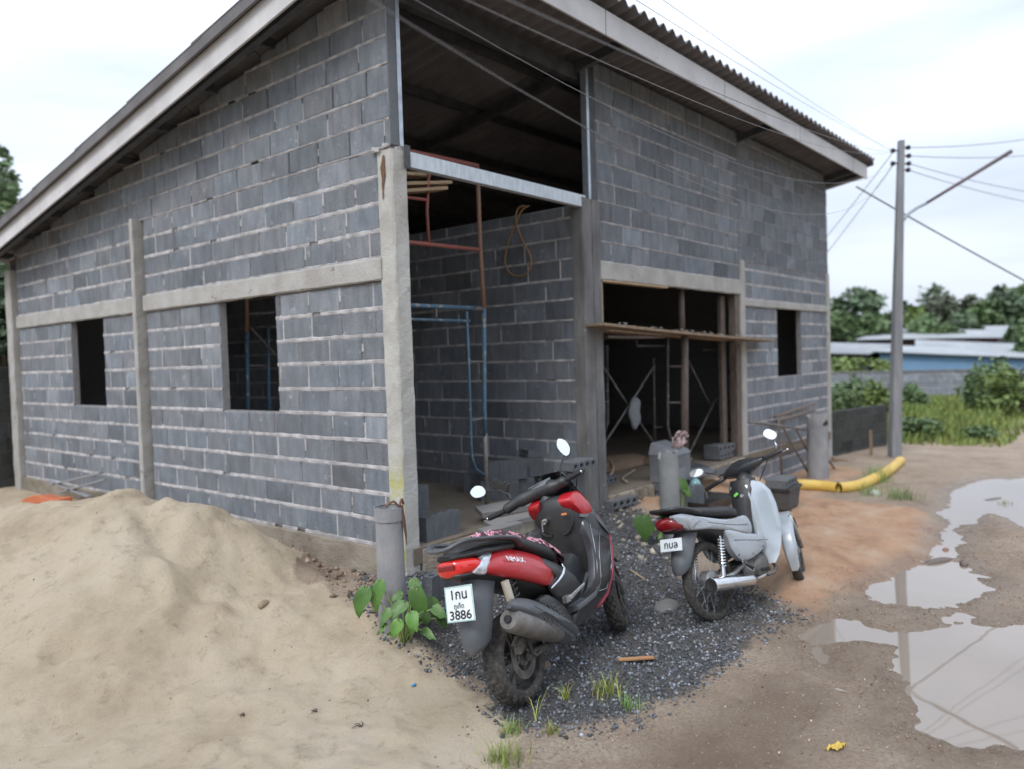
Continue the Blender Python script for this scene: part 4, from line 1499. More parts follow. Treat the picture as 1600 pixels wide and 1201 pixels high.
def text_into(mb, body, size, origin, right, up, m=0, depth=0.0012, align='CENTER', bold=0.0, sx=1.0):
    c = bpy.data.curves.new('lettering', 'FONT')
    c.body = body
    c.size = size
    c.align_x = align
    o = bpy.data.objects.new('lettering', c)
    C.objects.link(o)
    bpy.context.view_layer.update()
    me_ = o.to_mesh()
    right, up, origin = Vector(right).normalized(), Vector(up).normalized(), Vector(origin)
    nrm = right.cross(up)
    fs = [tuple(p_.vertices) for p_ in me_.polygons]
    for q_, (bx_, by_) in enumerate(((0, 0),) if not bold else ((-bold, 0), (bold, 0), (0, bold), (0, -bold))):
        vs = [origin + right * (v.co.x * sx + bx_) + up * (v.co.y + by_) + nrm * (depth + q_ * .0001) for v in me_.vertices]
        mb.add(vs, fs, m)
    o.to_mesh_clear()
    bpy.data.objects.remove(o)
    bpy.data.curves.remove(c)


def spring(mb, p, q, r, turns, wr=0.005, m=0):
    p, q = Vector(p), Vector(q)
    d = q - p
    a = d.orthogonal().normalized()
    b_ = d.normalized().cross(a)
    n = turns * 12
    mb.tube([p + d * i / n + (a * math.cos(i * math.pi / 6) + b_ * math.sin(i * math.pi / 6)) * r for i in range(n + 1)], wr, 6, m)


def mirror_head(parent, c, w_, h_, rot, shape, back_m, nrm=(-1, 0, 0.02)):
    """one mirror: back shell with its glass as a child; rot turns it in its own plane"""
    n_ = Vector(nrm).normalized()
    rt = n_.cross(Vector((0, 0, 1))).normalized()        # to the machine's left or right
    up_ = rt.cross(n_).normalized()
    ca, sa = math.cos(R(rot)), math.sin(R(rot))
    rt2, up2 = rt * ca + up_ * sa, up_ * ca - rt * sa
    c = Vector(c)
    if shape == 'hex':
        prof = [(-1, -.15), (-.72, -.85), (.35, -1), (.95, -.35), (1, .25), (.35, .95), (-.55, .75)]
        prof = [(p_.x, p_.y) for p_ in catmull([(a, b_, 0) for a, b_ in prof], 2)]
    else:
        prof = [(math.copysign(abs(math.cos(t_)) ** .8, math.cos(t_)), math.copysign(abs(math.sin(t_)) ** .8, math.sin(t_))) for t_ in np.linspace(0, 2 * math.pi, 25)[:-1]]
    ring = lambda s_, off: [c + rt2 * (x * w_ / 2 * s_) + up2 * (y_ * h_ / 2 * s_) + n_ * off for x, y_ in prof]
    mb = MB()
    mb.rings([ring(0.5, -0.028), ring(0.85, -0.018), ring(1.03, 0.0), ring(1.0, 0.004)])
    b_ = mb.build('mirror', back_m, parent, smooth=True, autosmooth=50)
    mb = MB()
    mb.rings([ring(0.93, 0.0042), ring(0.93, 0.0055)])
    mb.build('mirror_glass', glass_m, b_)
    return b_


# ================= red scooter =================
RX = posed('motor_scooter', 'red and black motor scooter leaning on its stand on dark gravel, seen from behind', 'motor scooter', (-0.62, -1.625, -0.5), 7.6, -14)
RX['group'] = 'motorbikes parked before the house'


def cast_wheel(parent, x, r, hw, depth, disc_side=-1, spokes=5, disc_r=0.115, rot=0.0, knob=0.012):
    mb = MB()
    rr_ = r - depth - 0.006
    mb.lathe([(-hw * .72, rr_ - .012), (-hw * .78, rr_ + .010), (-hw * .6, rr_ + .012), (-hw * .5, rr_ - .008), (hw * .5, rr_ - .008), (hw * .6, rr_ + .012), (hw * .78, rr_ + .010),
              (hw * .72, rr_ - .012), (0, rr_ - .024)], (0, 1, 0), (x, 0, r), 48)
    mb.lathe([(-.05, .0), (-.05, .026), (-.02, .032), (.02, .032), (.05, .026), (.05, 0)], (0, 1, 0), (x, 0, r), 20, closed=False)
    for k in range(spokes):
        a = R(rot + 360 / spokes * k)
        for da in (-0.16, 0.16):
            d0, d1 = Vector((math.cos(a + da * .9), 0, math.sin(a + da * .9))), Vector((math.cos(a + da * 1.1), 0, math.sin(a + da * 1.1)))
            c0 = Vector((x, 0, r))
            mb.tube([c0 + d0 * 0.028, c0 + d0 * 0.08 + Vector((0, -.006, 0)), c0 + d1 * (rr_ - .012)], [.011, .009, .010], 6, squash=1.3)
    wh = mb.build('wheel', mat('black cast rim', (0.03, 0.03, 0.032), 0.45, 0.3, var=(0.11, 0.105, 0.10), vscale=15, vfac=0.8), parent, smooth=True, autosmooth=40)
    mb = MB()
    y_ = disc_side * 0.062
    mb.lathe([(y_ - .002, disc_r * .62), (y_ - .002, disc_r), (y_ + .002, disc_r), (y_ + .002, disc_r * .62)], (0, 1, 0), (x, 0, r), 40)
    mb.lathe([(y_, 0), (y_ - .004, .045), (y_ + .006, .05), (y_ + .01, 0)], (0, 1, 0), (x, 0, r), 24, closed=False)
    for k in range(5):
        a = R(72 * k + 20)
        mb.beam((x + .03 * math.cos(a), y_, r + .03 * math.sin(a)), (x + disc_r * .66 * math.cos(a + .5), y_, r + disc_r * .66 * math.sin(a + .5)), .004, .014, up=(0, 1, 0))
    mb.build('brake_disc', mat('dirty brake disc', (0.14, 0.13, 0.12), 0.5, 0.5, var=(0.07, 0.065, 0.06), vscale=20, vfac=.9), wh, smooth=True, autosmooth=40)
    tyre(x, r, hw, depth, wh, knob=knob)
    return wh


cast_wheel(RX, 0.0, 0.252, 0.066, 0.060, rot=18)
# front wheel, steered to the left
fwo = cast_wheel(RX, 0.0, 0.245, 0.056, 0.055, rot=40)
fwo.location = (1.29, 0, 0)
fwo.rotation_euler = (0, 0, R(20))


def cow(x, z):
    return 0.168 - max(0, -x) * 0.17 - max(0, z - (0.745 - 0.32 * x)) * 0.62


seat_s = [(-.40, 0, .908, .055, .010, 2.2), (-.34, 0, .912, .085, .018, 2.4), (-.2, 0, .916, .110, .025, 2.6), (0, 0, .896, .120, .034, 2.8), (.13, 0, .862, .126, .042, 2.8), (.26, 0, .800, .138, .050, 2.8),
          (.4, 0, .745, .132, .052, 2.6), (.52, 0, .700, .100, .048, 2.4), (.60, 0, .655, .055, .025, 2.2)]
mb = MB()
mb.loft(seat_s, 24)
mb.build('seat', vinyl, RX, smooth=True, subsurf=1)
mb = MB()
mb.loft([(-.43, 0, .83, .05, .035, 2.4), (-.33, 0, .82, .095, .055, 2.6), (-.1, 0, .765, .128, .10, 2.6), (.1, 0, .70, .145, .135, 2.6), (.3, 0, .63, .150, .13, 2.6), (.45, 0, .56, .145, .135, 2.6),
         (.60, 0, .50, .12, .13, 2.4), (.68, 0, .46, .10, .10, 2.2)], 24)
mb.build('rear_body', plast, RX, smooth=True, subsurf=1)
OUT = [(-.268, .79), (-.20, .83), (-.116, .858), (.019, .842), (.146, .802), (.272, .748), (.338, .702), (.345, .655), (.334, .604), (.258, .567), (.119, .618), (-.047, .686), (-.183, .742)]
for sd in (-1, 1):
    mb = MB()
    panel(mb, OUT, cow, sd, bulge=0.016)
    p_ = mb.build('side_panel', redp, RX, smooth=True, autosmooth=50)
    if sd < 0:
        lm = MB()
        c0 = Vector((0.0, -(cow(0.0, .80) + 0.0205), .80))
        # the letters follow the tilt of the panel
        text_into(lm, 'NMAX', 0.046, (-0.01, -(cow(0.0, .772) + 0.0215), .768), (1, 0, -0.30), (0.1, 0.58, 1), depth=0.002, align='CENTER', bold=0.0012, sx=1.25)
        lm.build('lettering', whitep, p_)
# lamp cluster
mb = MB()
mb.loft([(-.505, 0, .838, .045, .040, 2.6), (-.47, 0, .838, .080, .048, 2.6), (-.40, 0, .835, .104, .052, 2.6), (-.32, 0, .828, .124, .050, 2.6), (-.27, 0, .825, .130, .045, 2.6)], 24)
tl = mb.build('tail_light', redl, RX, smooth=True)
mb = MB()
mb.loft([(-.500, 0, .80, .050, .014, 2.6), (-.44, 0, .795, .090, .014, 2.6), (-.30, 0, .785, .118, .014, 2.6)], 20)
mb.build('lamp_base', plast, tl, smooth=True)
mb = MB()
mb.box((-.512, -.055, .832), (-.44, .055, .862))
mb.build('inner_lens', redl2, tl, bevel=0.006)
for sd in (-1, 1):
    mb = MB()
    panel(mb, [(-.375, .795), (-.30, .83), (-.207, .872), (-.125, .862), (-.20, .82), (-.262, .768), (-.32, .777)], lambda x, z: cow(x, z) + 0.002, sd, bulge=0.010)
    mb.build('turn_signal', lensc, RX, smooth=True, autosmooth=40)
    mb = MB()
    panel(mb, [(.268, .700), (.305, .718), (.36, .69), (.415, .652), (.385, .61), (.325, .60)], lambda x, z: cow(x, z) + 0.010, sd, bulge=0.008, seg=3)
    panel(mb, [(.334, .604), (.41, .62), (.50, .60), (.61, .50), (.63, .44), (.55, .40), (.42, .40), (.33, .47), (.262, .555)], lambda x, z: 0.165 - abs(z - .55) * .15, sd, bulge=0.012)
    mb.build('lower_cover', plast, RX, smooth=True, autosmooth=45)
    mb = MB()
    yy = sd * 0.186
    mb.tube([(.425, yy * .98, .650), (.44, yy, .620), (.405, yy, .592), (.345, yy, .572), (.262, yy, .555), (.25, yy * .98, .550)], [.003, .008, .010, .007, .006, .003], 6, squash=0.5)
    mb.build('silver_trim', lensc, RX, smooth=True)
# grab rail round the tail
mb = MB()
half = [(.120, .134, .835), (.06, .146, .885), (-.05, .146, .915), (-.20, .140, .942), (-.36, .122, .962), (-.47, .095, .962), (-.545, .045, .945)]
path = catmull([(x, -y_, z) for x, y_, z in half] + [(x, y_, z) for x, y_, z in reversed(half)], 4, closed=False)
mb.tube(path, [.008] + [.012] * (len(path) - 2) + [.008], 12, squash=2.1)
mb.build('grab_rail', greyp, RX, smooth=True)
mb = MB()
mb.loft([(-.50, 0, .895, .05, .012, 2.4), (-.40, 0, .890, .10, .020, 2.6), (-.2, 0, .880, .135, .025, 2.6), (0.05, 0, .850, .140, .025, 2.6)], 20)
mb.build('tail_cover', plast, RX, smooth=True)
# mudguard with the number plate
mb = MB()
pth = [(-.24, .80, .080, .19), (-.285, .735, .086, .18), (-.325, .66, .090, .16), (-.355, .57, .092, .14), (-.375, .48, .088, .12), (-.375, .415, .076, .10), (-.36, .385, .052, .06), (-.355, .376, .02, .02)]
rs = []
for x, z, hw_, wr in pth:
    r_ = []
    for t_ in (-1, -.9, -.7, -.4, 0, .4, .7, .9, 1):
        r_.append((x + wr * abs(t_) ** 4 + .012 * t_ * t_, t_ * hw_, z + .02 * abs(t_) ** 4))
    rs.append(r_ + [(a + .006, b_ * .97, c_ + .002) for a, b_, c_ in reversed(r_)])
mb.rings(rs)
mgd = mb.build('mudguard', mudg, RX, smooth=True, autosmooth=50)


def plate(parent, c, w_, h_, rt, up_, lines, rim=True):
    c, rt, up_ = Vector(c), Vector(rt).normalized(), Vector(up_).normalized()
    n_ = rt.cross(up_)
    mb = MB()
    mb.obox(c, rt * w_ / 2, up_ * h_ / 2, n_ * 0.0015)
    pl = mb.build('number_plate', platem, parent, bevel=0.0012)
    mb = MB()
    for body, size, dx, dy, bold, sx in lines:
        text_into(mb, body, size, c + rt * dx + up_ * dy, rt, up_, depth=0.0026, bold=bold, sx=sx)
    if rim:
        mb2 = MB()
        t_ = 0.0022
        for s_ in (-1, 1):
            mb2.obox(c + rt * s_ * (w_ / 2 - .004) + n_ * .0018, rt * t_, up_ * (h_ / 2 - .004), n_ * .001)
            mb2.obox(c + up_ * s_ * (h_ / 2 - .004) + n_ * .0018, rt * (w_ / 2 - .004), up_ * t_, n_ * .001)
        mb2.build('plate_border', mat('pale green border', (0.30, 0.50, 0.46), 0.5), pl)
    mb.build('plate_lettering', ink, pl)
    return pl


plate(RX, (-.402, -.035, .662), .182, .178, (0, -1, 0), (.20, 0, 1), [('1กน', .066, 0, .024, .0014, 1.05), ('ภูเก็ต', .032, -.004, -.022, .0007, 1.0), ('3886', .062, 0, -.076, .0014, 1.18)])
# rear shocks, one each side; the right one has a pale reservoir
for sd in (-1, 1):
    mb = MB()
    mb.tube([(-.05, sd * .125, .72), (.0, sd * .125, .27)], .012, 8)
    spring(mb, (-.048, sd * .125, .69), (-.012, sd * .125, .40), .026, 9)
    mb.lathe([(-.01, .0), (-.01, .03), (.01, .03), (.01, 0)], (0.1, 0, 1), (-.012, sd * .125, .395), 14, closed=False)
    sh = mb.build('rear_shock', plast, RX, smooth=True, autosmooth=40)
    mb = MB()
    mb.tube([(-.132, sd * .15, .695), (-.120, sd * .15, .590)], .0235, 14)
    mb.build('shock_reservoir', mat('pale reservoir', (0.50, 0.45, 0.38), 0.4, 0.2, var=(0.35, 0.28, 0.2), vscale=20), sh, smooth=True, autosmooth=40)
# exhaust
mb = MB()
A0, A1 = Vector((-.225, -.185, .515)), Vector((.30, -.155, .270))
dd_ = (A1 - A0).normalized()
mb.tube([A0 - dd_ * .002, A0 + dd_ * .02, A0 + dd_ * .30, A0 + dd_ * .46, A0 + dd_ * .56, A1 + Vector((.08, .03, -.045))], [.050, .064, .066, .058, .036, .020], 20, squash=1.05)
ex = mb.build('exhaust', exh, RX, smooth=True, autosmooth=50)
mb = MB()
mb.lathe([(-.014, .0), (-.014, .012), (-.014, .020), (0.004, .022), (.004, 0)], dd_, A0 - dd_ * .004, 16, closed=False)
mb.build('outlet', plast, ex, smooth=True, autosmooth=40)
mb = MB()
HS = [(-.245, .575), (-.19, .602), (-.10, .590), (.02, .545), (.13, .475), (.25, .375), (.375, .268), (.33, .232), (.24, .235), (.13, .320), (.02, .405), (-.08, .470), (-.16, .525)]
panel(mb, HS, lambda x, z: 0.238 - abs((z - (.40 - (x - .1) * .47 + .03))) * .55, -1, thick=0.03, bulge=0.010)
hs = mb.build('heat_shield', greyp, ex, smooth=True, autosmooth=50)
mb = MB()
for k in range(9):
    x = -.02 + k * .034
    zc = .50 - (x + .02) * .70
    mb.obox((x + .02, -.2500 + .014 * abs(k - 4) / 4, zc - .045), (.002, 0, .003), (.0, .003, 0), (-.010, 0, .018))
mb.tube([(-.06, -.25, .53), (.08, -.2555, .44), (.22, -.249, .335), (.32, -.235, .26)], .003, 5)
mb.build('shield_ribs', greyp, hs)
# engine, swing arm, caliper, cooling grille
mb = MB()
mb.loft([(.03, -.02, .33, .05, .045, 2.6), (.12, -.02, .36, .09, .08, 3), (.25, -.01, .38, .12, .11, 3), (.38, 0, .38, .13, .12, 3), (.48, 0, .36, .11, .10, 3), (.53, 0, .35, .06, .05, 2.6)], 18)
mb.tube([(.36, -.09, .27), (.18, -.095, .245), (.0, -.09, .252)], [.026, .022, .024], 8, squash=.6)
mb.tube([(.36, .10, .30), (.18, .11, .28), (.0, .10, .252)], [.06, .075, .06], 12, squash=.5)
mb.build('engine', engm, RX, smooth=True, autosmooth=50)
mb = MB()
mb.obox((-.055, -.088, .335), (.030, 0, .018), (0, .022, 0), (-.016, 0, .028))
mb.obox((-.085, -.10, .315), (.016, 0, 0), (0, .018, 0), (0, 0, .020))
mb.obox((-.03, -.105, .36), (.014, 0, .008), (0, .012, 0), (-.008, 0, .014))
mb.tube([(-.06, -.10, .36), (.0, -.115, .39), (.09, -.12, .33), (.13, -.12, .30)], .006, 6)
mb.tube([(.06, -.11, .33), (.09, -.115, .40), (.12, -.12, .43)], .014, 8)
mb.tube([(-.02, -.105, .30), (.05, -.112, .24), (.10, -.112, .25)], .010, 6)
mb.build('brake_caliper', engm, RX, bevel=0.003)
mb = MB()
panel(mb, [(.150, .50), (.20, .525), (.262, .512), (.36, .44), (.425, .36), (.445, .285), (.40, .25), (.32, .29), (.22, .38)], lambda x, z: 0.150, -1, bulge=0.014, thick=.03)
gp = mb.build('fan_cover', plast, RX, smooth=True, autosmooth=50)
mb = MB()
for k in range(7):
    z = .29 + k * .028
    x0_ = .30 - (z - .29) * .55
    mb.beam((x0_ + .03, -.168, z), (x0_ + .115 - k * .004, -.163, z - .004), .004, .006)
for k in range(3):
    mb.beam((.20 + k * .03, -.168, .475 - k * .012), (.27 + k * .035, -.168, .37 - k * .02), .005, .007)
mb.build('cover_slats', greyp, gp)
# passenger peg
mb = MB()
mb.tube([(.35, -.188, .462), (.40, -.205, .455), (.56, -.222, .492)], [.012, .015, .008], 8, squash=.6)
mb.obox((.372, -.190, .455), (.024, 0, 0), (0, .014, 0), (0, 0, .018))
mb.build('foot_peg', alu, RX, smooth=True, autosmooth=40)
# floor tunnel and boards
mb = MB()
mb.loft([(.48, 0, .48, .10, .12, 2.6), (.58, 0, .49, .100, .115, 2.8), (.70, 0, .50, .098, .115, 2.8), (.80, 0, .53, .10, .13, 2.8), (.90, 0, .58, .11, .16, 2.8)], 20)
mb.build('centre_tunnel', gloss, RX, smooth=True)
for sd in (-1, 1):
    mb = MB()
    mb.rings([[(x, sd * .09, z), (x, sd * .215, z - .004), (x, sd * .215, z - .035), (x, sd * .09, z - .06)] for x, z in ((.44, .40), (.56, .405), (.68, .415), (.78, .47), (.86, .55))])
    mb.build('foot_board', greyp, RX, bevel=.006)


def fair(x, z):
    return 0.212 - max(0, z - .60) * .16 - max(0, .45 - z) * .35


FA = [(.42, .275), (.48, .36), (.56, .395), (.66, .44), (.735, .54), (.785, .67), (.80, .80), (.845, .862), (.935, .85), (1.01, .77), (1.065, .68), (1.03, .60), (.96, .465), (.875, .345), (.73, .298), (.56, .262)]
for sd in (-1, 1):
    mb = MB()
    panel(mb, FA, fair, sd, bulge=0.010, thick=.04)
    fp = mb.build('side_fairing', gloss, RX, smooth=True, autosmooth=50)
    mb = MB()
    e_ = 0.004
    mb.tube([(x, sd * (fair(x, z) + e_), z) for x, z in ((1.068, .70), (1.035, .605), (.965, .468), (.885, .348), (.80, .315), (.73, .300))], [.006, .009, .010, .012, .014, .006], 8)
    mb.build('red_edge', redd, fp, smooth=True)
    mb = MB()
    mb.tube([(x, sd * (fair(x, z) + .012), z) for x, z in ((.70, .42), (.765, .55), (.82, .68), (.862, .80))], .0028, 5)
    mb.tube([(x, sd * (fair(x, z) + .012), z) for x, z in ((.74, .40), (.86, .385), (.97, .52), (1.03, .66), (.93, .72), (.84, .62), (.78, .48), (.745, .40))], .0024, 5)
    mb.build('trim_line', alu, fp, smooth=True)
    mb = MB()
    panel(mb, [(.79, .865), (.85, .855), (.95, .845), (1.03, .74), (1.068, .68), (1.05, .76), (.985, .86), (.965, .90), (.86, .90)], lambda x, z: fair(x, z) + .008, sd, bulge=.008, seg=3)
    mb.build('upper_fairing', greyp, RX, smooth=True, autosmooth=45)
    mb = MB()
    panel(mb, [(.735, .985), (.79, 1.018), (.865, 1.026), (.905, 1.010), (.945, .93), (.972, .855), (.91, .846), (.842, .858), (.78, .915)], lambda x, z: 0.172 - max(0, z - .93) * .35, sd, bulge=.016, thick=.075)
    mb.build('red_cowl', redp, RX, smooth=True, autosmooth=45)
# leg shield and nose
mb = MB()
rs = []
for z, x0_, x1_, hw_ in ((.34, .84, .98, .15), (.45, .82, 1.06, .185), (.58, .795, 1.12, .200), (.72, .775, 1.12, .200), (.84, .758, 1.08, .195), (.93, .745, 1.00, .165), (.99, .755, .95, .12), (1.02, .78, .90, .06)):
    r_ = []
    for k in range(24):
        t_ = 2 * math.pi * k / 24
        c_, s_ = math.cos(t_), math.sin(t_)
        r_.append(((x0_ + x1_) / 2 + (x1_ - x0_) / 2 * math.copysign(abs(c_) ** .7, c_), hw_ * math.copysign(abs(s_) ** .7, s_), z))
    rs.append(r_)
mb.rings(rs)
ls = mb.build('leg_shield', plast, RX, smooth=True)
for sd in (-1, 1):
    mb = MB()
    mb.tube(catmull([(.766, sd * .045, .775), (.760, sd * .09, .79), (.755, sd * .135, .845), (.755, sd * .140, .90)], 5, closed=False), .009, 6)
    mb.build('pocket_rim', plast, ls, smooth=True, autosmooth=40)
mb = MB()
mb.lathe([(-.014, .0), (-.014, .017), (-.004, .022), (.01, .022), (.01, 0)], (1, 0, 0), (.738, .055, .880), 20, closed=False)
ig = mb.build('ignition_lock', chrome, RX, smooth=True, autosmooth=40)
mb = MB()
mb.obox((.708, .055, .880), (.014, 0, 0), (0, .002, 0), (0, 0, .007))
mb.tube([(.70, .056, .874), (.698, .060, .85), (.700, .064, .822)], [.005, .004, .006], 6)
mb.lathe([(-.001, .006), (-.001, .009), (.001, .009), (.001, .006)], (0, 1, .3), (.699, .062, .842), 12)
mb.build('key', alu, ig)
mb = MB()
mb.obox((.731, -.10, .905), (.003, 0, 0), (0, .018, 0), (0, 0, .006))
mb.build('warning_sticker', mat('orange sticker', (0.75, 0.22, 0.07), 0.5), ls)
mb = MB()
rs = []
for k in range(9):
    t_ = -1 + 2 * k / 8
    rs.append([(.97 + .05 * (1 - t_ * t_), t_ * .125, 1.0), (.90 + .05 * (1 - t_ * t_), t_ * .105, 1.10), (.85 + .04 * (1 - t_ * t_), t_ * .075, 1.17), (.855 + .04 * (1 - t_ * t_), t_ * .075, 1.172),
               (.905 + .05 * (1 - t_ * t_), t_ * .105, 1.10), (.976 + .05 * (1 - t_ * t_), t_ * .125, 1.0)])
mb.rings(rs)
mb.build('windscreen', mat('smoked screen', (0.015, 0.016, 0.018), 0.12, coat=0.5), RX, smooth=True, autosmooth=50)
# handlebar
GL, GR = Vector((.66, .43, .975)), Vector((.865, -.215, 1.137))
CC = Vector((.80, .09, 1.052))
mb = MB()
mb.tube(catmull([GL.lerp(CC, .32), (.74, .235, 1.035), CC + Vector((-.01, .03, .012)), (.825, -.02, 1.085), GR.lerp(CC, .34)], 4, closed=False), [.022] + [.034] * 4 + [.044] * 4 + [.048] * 4 + [.034] * 3 + [.022], 14)
hb = mb.build('handlebar_cover', plast, RX, smooth=True)
mb = MB()
mb.obox(CC + Vector((.015, .01, .052)), (.05, .0, .014), (-.01, .085, -.02), (-.004, 0, .012))
mb.build('dash', mat('grey dash', (0.16, 0.17, 0.18), 0.25, var=(0.3, 0.31, 0.32), vscale=12), hb, bevel=.008)
mb = MB()
mb.tube([CC + Vector((.01, 0, -.02)), (.87, .03, .95)], [.06, .07], 14)
mb.build('steering_neck', plast, RX, smooth=True)
for tip, nm in ((GL, 1), (GR, -1)):
    ax_ = (CC - tip).normalized()
    mb = MB()
    mb.tube([tip, tip + ax_ * .004, tip + ax_ * .125], [.015, .0175, .0165], 14)
    for k in range(9):
        mb.tube([tip + ax_ * (.014 + k * .012), tip + ax_ * (.019 + k * .012)], .0185, 12)
    gp = mb.build('grip', mat('grip rubber', (0.015, 0.015, 0.016), 0.7), RX, smooth=True, autosmooth=40)
    mb = MB()
    mb.tube([tip - ax_ * .012, tip], [.010, .012], 12)
    mb.build('bar_end', chrome, gp, smooth=True)
    mb = MB()
    s_ = tip + ax_ * .15
    mb.tube([s_, s_ + ax_ * .045], .024, 12)
    fwd_ = Vector((.96, .2 * nm, .1)).normalized()
    mb.tube([s_ + ax_ * .02 + fwd_ * .03, s_ - ax_ * .02 + fwd_ * .055, tip + ax_ * .03 + fwd_ * .06, tip + ax_ * .005 + fwd_ * .065], [.008, .007, .006, .008], 8)
    mb.build('brake_lever', plast, RX, smooth=True, autosmooth=50)
ml = mirror_head(RX, (.77, .540, 1.160), .122, .088, 4, 'hex', plast, nrm=(-.93, -.18, .26))
mr_ = mirror_head(RX, (.89, -.128, 1.318), .135, .080, 62, 'hex', plast, nrm=(-.95, -.15, .17))
mb = MB()
mb.tube([(.735, .27, 1.045), (.755, .285, 1.095), (.77, .36, 1.135), (.785, .50, 1.150)], .0055, 8)
mb.build('mirror_stalk', plast, RX, smooth=True)
mb = MB()
mb.tube([(.85, -.075, 1.125), (.86, -.075, 1.18), (.885, -.095, 1.235), (.895, -.118, 1.275)], .0055, 8)
mb.build('mirror_stalk', plast, RX, smooth=True)
mb = MB()
mb.obox((.79, .36, 1.165), (.02, 0, .004), (0, .055, .028), (-.004, -.012, .030))
mb.tube([(.79, .30, 1.04), (.79, .34, 1.14)], .012, 8)
for dx, dz in ((-.045, .02), (.045, .035), (.01, .045), (-.05, -.02)):
    mb.tube([(.78, .36 + dx, 1.165 + dz * .6), (.765, .36 + dx * 1.25, 1.165 + dz)], .008, 6)
mb.build('phone_holder', plast, RX, bevel=.004)
# fork, front mudguard, nose, stand
mb = MB()
for sd in (-1, 1):
    mb.tube([(1.29, sd * .075, .245), (1.13, sd * .075, .62)], [.022, .018], 10)
mb.build('fork', engm, RX, smooth=True)
mb = MB()
rs = []
for k in range(11):
    a = R(55 + k * 9)
    rs.append([(.275 * math.cos(a), t_ * .07, .245 + .275 * math.sin(a) - .03 * t_ * t_) for t_ in (-1, -.6, 0, .6, 1)] + [(.268 * math.cos(a), t_ * .066, .245 + .268 * math.sin(a) - .03 * t_ * t_) for t_ in (1, .6, 0, -.6, -1)])
mb.rings(rs)
fmg = mb.build('front_mudguard', plast, RX, smooth=True, autosmooth=50)
fmg.location = (1.29, 0, 0)
fmg.rotation_euler = (0, 0, R(20))
mb = MB()
mb.loft([(1.02, 0, .70, .17, .20, 2.4), (1.12, 0, .72, .15, .17, 2.4), (1.22, 0, .72, .10, .12, 2.2), (1.28, 0, .70, .04, .06, 2)], 20)
mb.build('nose', redp, RX, smooth=True)
mb = MB()
mb.tube([(.50, .13, .30), (.56, .24, .07)], .012, 8)
mb.build('side_stand', engm, RX, smooth=True)

def squeeze(root, names, x0_, f):
    """draw the tail in: shorten everything behind x0_"""
    for o_ in [c_ for c_ in root.children_recursive if c_.type == 'MESH' and c_.name.split('.')[0] in names]:
        for v_ in o_.data.vertices:
            if v_.co.x < x0_:
                v_.co.x = x0_ + (v_.co.x - x0_) * f


squeeze(RX, ('seat', 'rear_body', 'tail_light', 'lamp_base', 'inner_lens', 'grab_rail', 'tail_cover', 'turn_signal'), -.24, .62)

# pink and white cloth bunched on the seat
def cloth_mat():
    m = bpy.data.materials.new('pink checked cloth')
    m.use_nodes = True
    t_ = m.node_tree
    b_ = t_.nodes['Principled BSDF']
    ck = t_.nodes.new('ShaderNodeTexChecker')
    ck.inputs['Scale'].default_value = 95
    ck.inputs['Color1'].default_value = (0.40, 0.06, 0.12, 1)
    ck.inputs['Color2'].default_value = (0.60, 0.42, 0.46, 1)
    nz_ = t_.nodes.new('ShaderNodeTexNoise')
    nz_.inputs['Scale'].default_value = 22
    mx_ = t_.nodes.new('ShaderNodeMix')
    mx_.data_type = 'RGBA'
    rp_ = t_.nodes.new('ShaderNodeMapRange')
    rp_.inputs['From Min'].default_value = .50
    rp_.inputs['From Max'].default_value = .55
    tc_ = t_.nodes.new('ShaderNodeTexCoord')
    t_.links.new(tc_.outputs['Object'], ck.inputs['Vector'])
    t_.links.new(tc_.outputs['Object'], nz_.inputs['Vector'])
    t_.links.new(nz_.outputs['Fac'], rp_.inputs['Value'])
    t_.links.new(rp_.outputs['Result'], mx_.inputs['Factor'])
    t_.links.new(ck.outputs['Color'], mx_.inputs['A'])
    mx_.inputs['B'].default_value = (0.05, 0.03, 0.035, 1)
    t_.links.new(mx_.outputs['Result'], b_.inputs['Base Color'])
    b_.inputs['Roughness'].default_value = 0.85
    return m


Mred = Matrix.Translation((-0.62, -1.625, -0.5)) @ (Matrix.Rotation(R(7.6), 4, 'Z') @ Matrix.Rotation(R(-14), 4, 'X'))
mb = MB()
topline = [(-.16, .949), (-.06, .946), (.05, .935), (.13, .915), (.20, .890), (.28, .856), (.36, .830), (.44, .800), (.52, .765), (.585, .705), (.63, .655), (.69, .60)]
tl_ = catmull([(x, 0, z) for x, z in topline], 4, closed=False)
rs = []
rc = random.Random(12)
for i, p_ in enumerate(tl_):
    hw_ = 0.088 * min(1, .35 + i / 6) * (1 if i < len(tl_) - 8 else max(.25, (len(tl_) - i) / 9))
    r_ = []
    for k in range(11):
        t_ = -1 + k / 5
        w_ = mnoise.noise(Vector((p_.x * 26, t_ * 3.1, 1.3))) * .018 + mnoise.noise(Vector((p_.x * 60, t_ * 6, 4))) * .008
        yy = -.018 + t_ * hw_ + rc.uniform(-.006, .006)
        drop = .052 * abs(t_) ** 3
        r_.append((p_.x + rc.uniform(-.004, .004), yy, p_.z + .016 + w_ - drop))
    rs.append(r_ + [(a, b_, c_ - .006) for a, b_, c_ in reversed(r_)])
mb.rings([[Mred @ Vector(q_) for q_ in r_] for r_ in rs])
tag(mb.build('seat_cloth', cloth_mat(), smooth=True), 'pink and white checked cloth bunched along the red scooter seat', 'cloth')

# ================= silver underbone motorbike =================
WX = posed('motorcycle', 'silver and black step-through motorcycle with wire wheels, on the edge of the gravel', 'motorcycle', (1.2, -1.91, -0.5), -7.6, -14, 'motorbikes parked before the house')


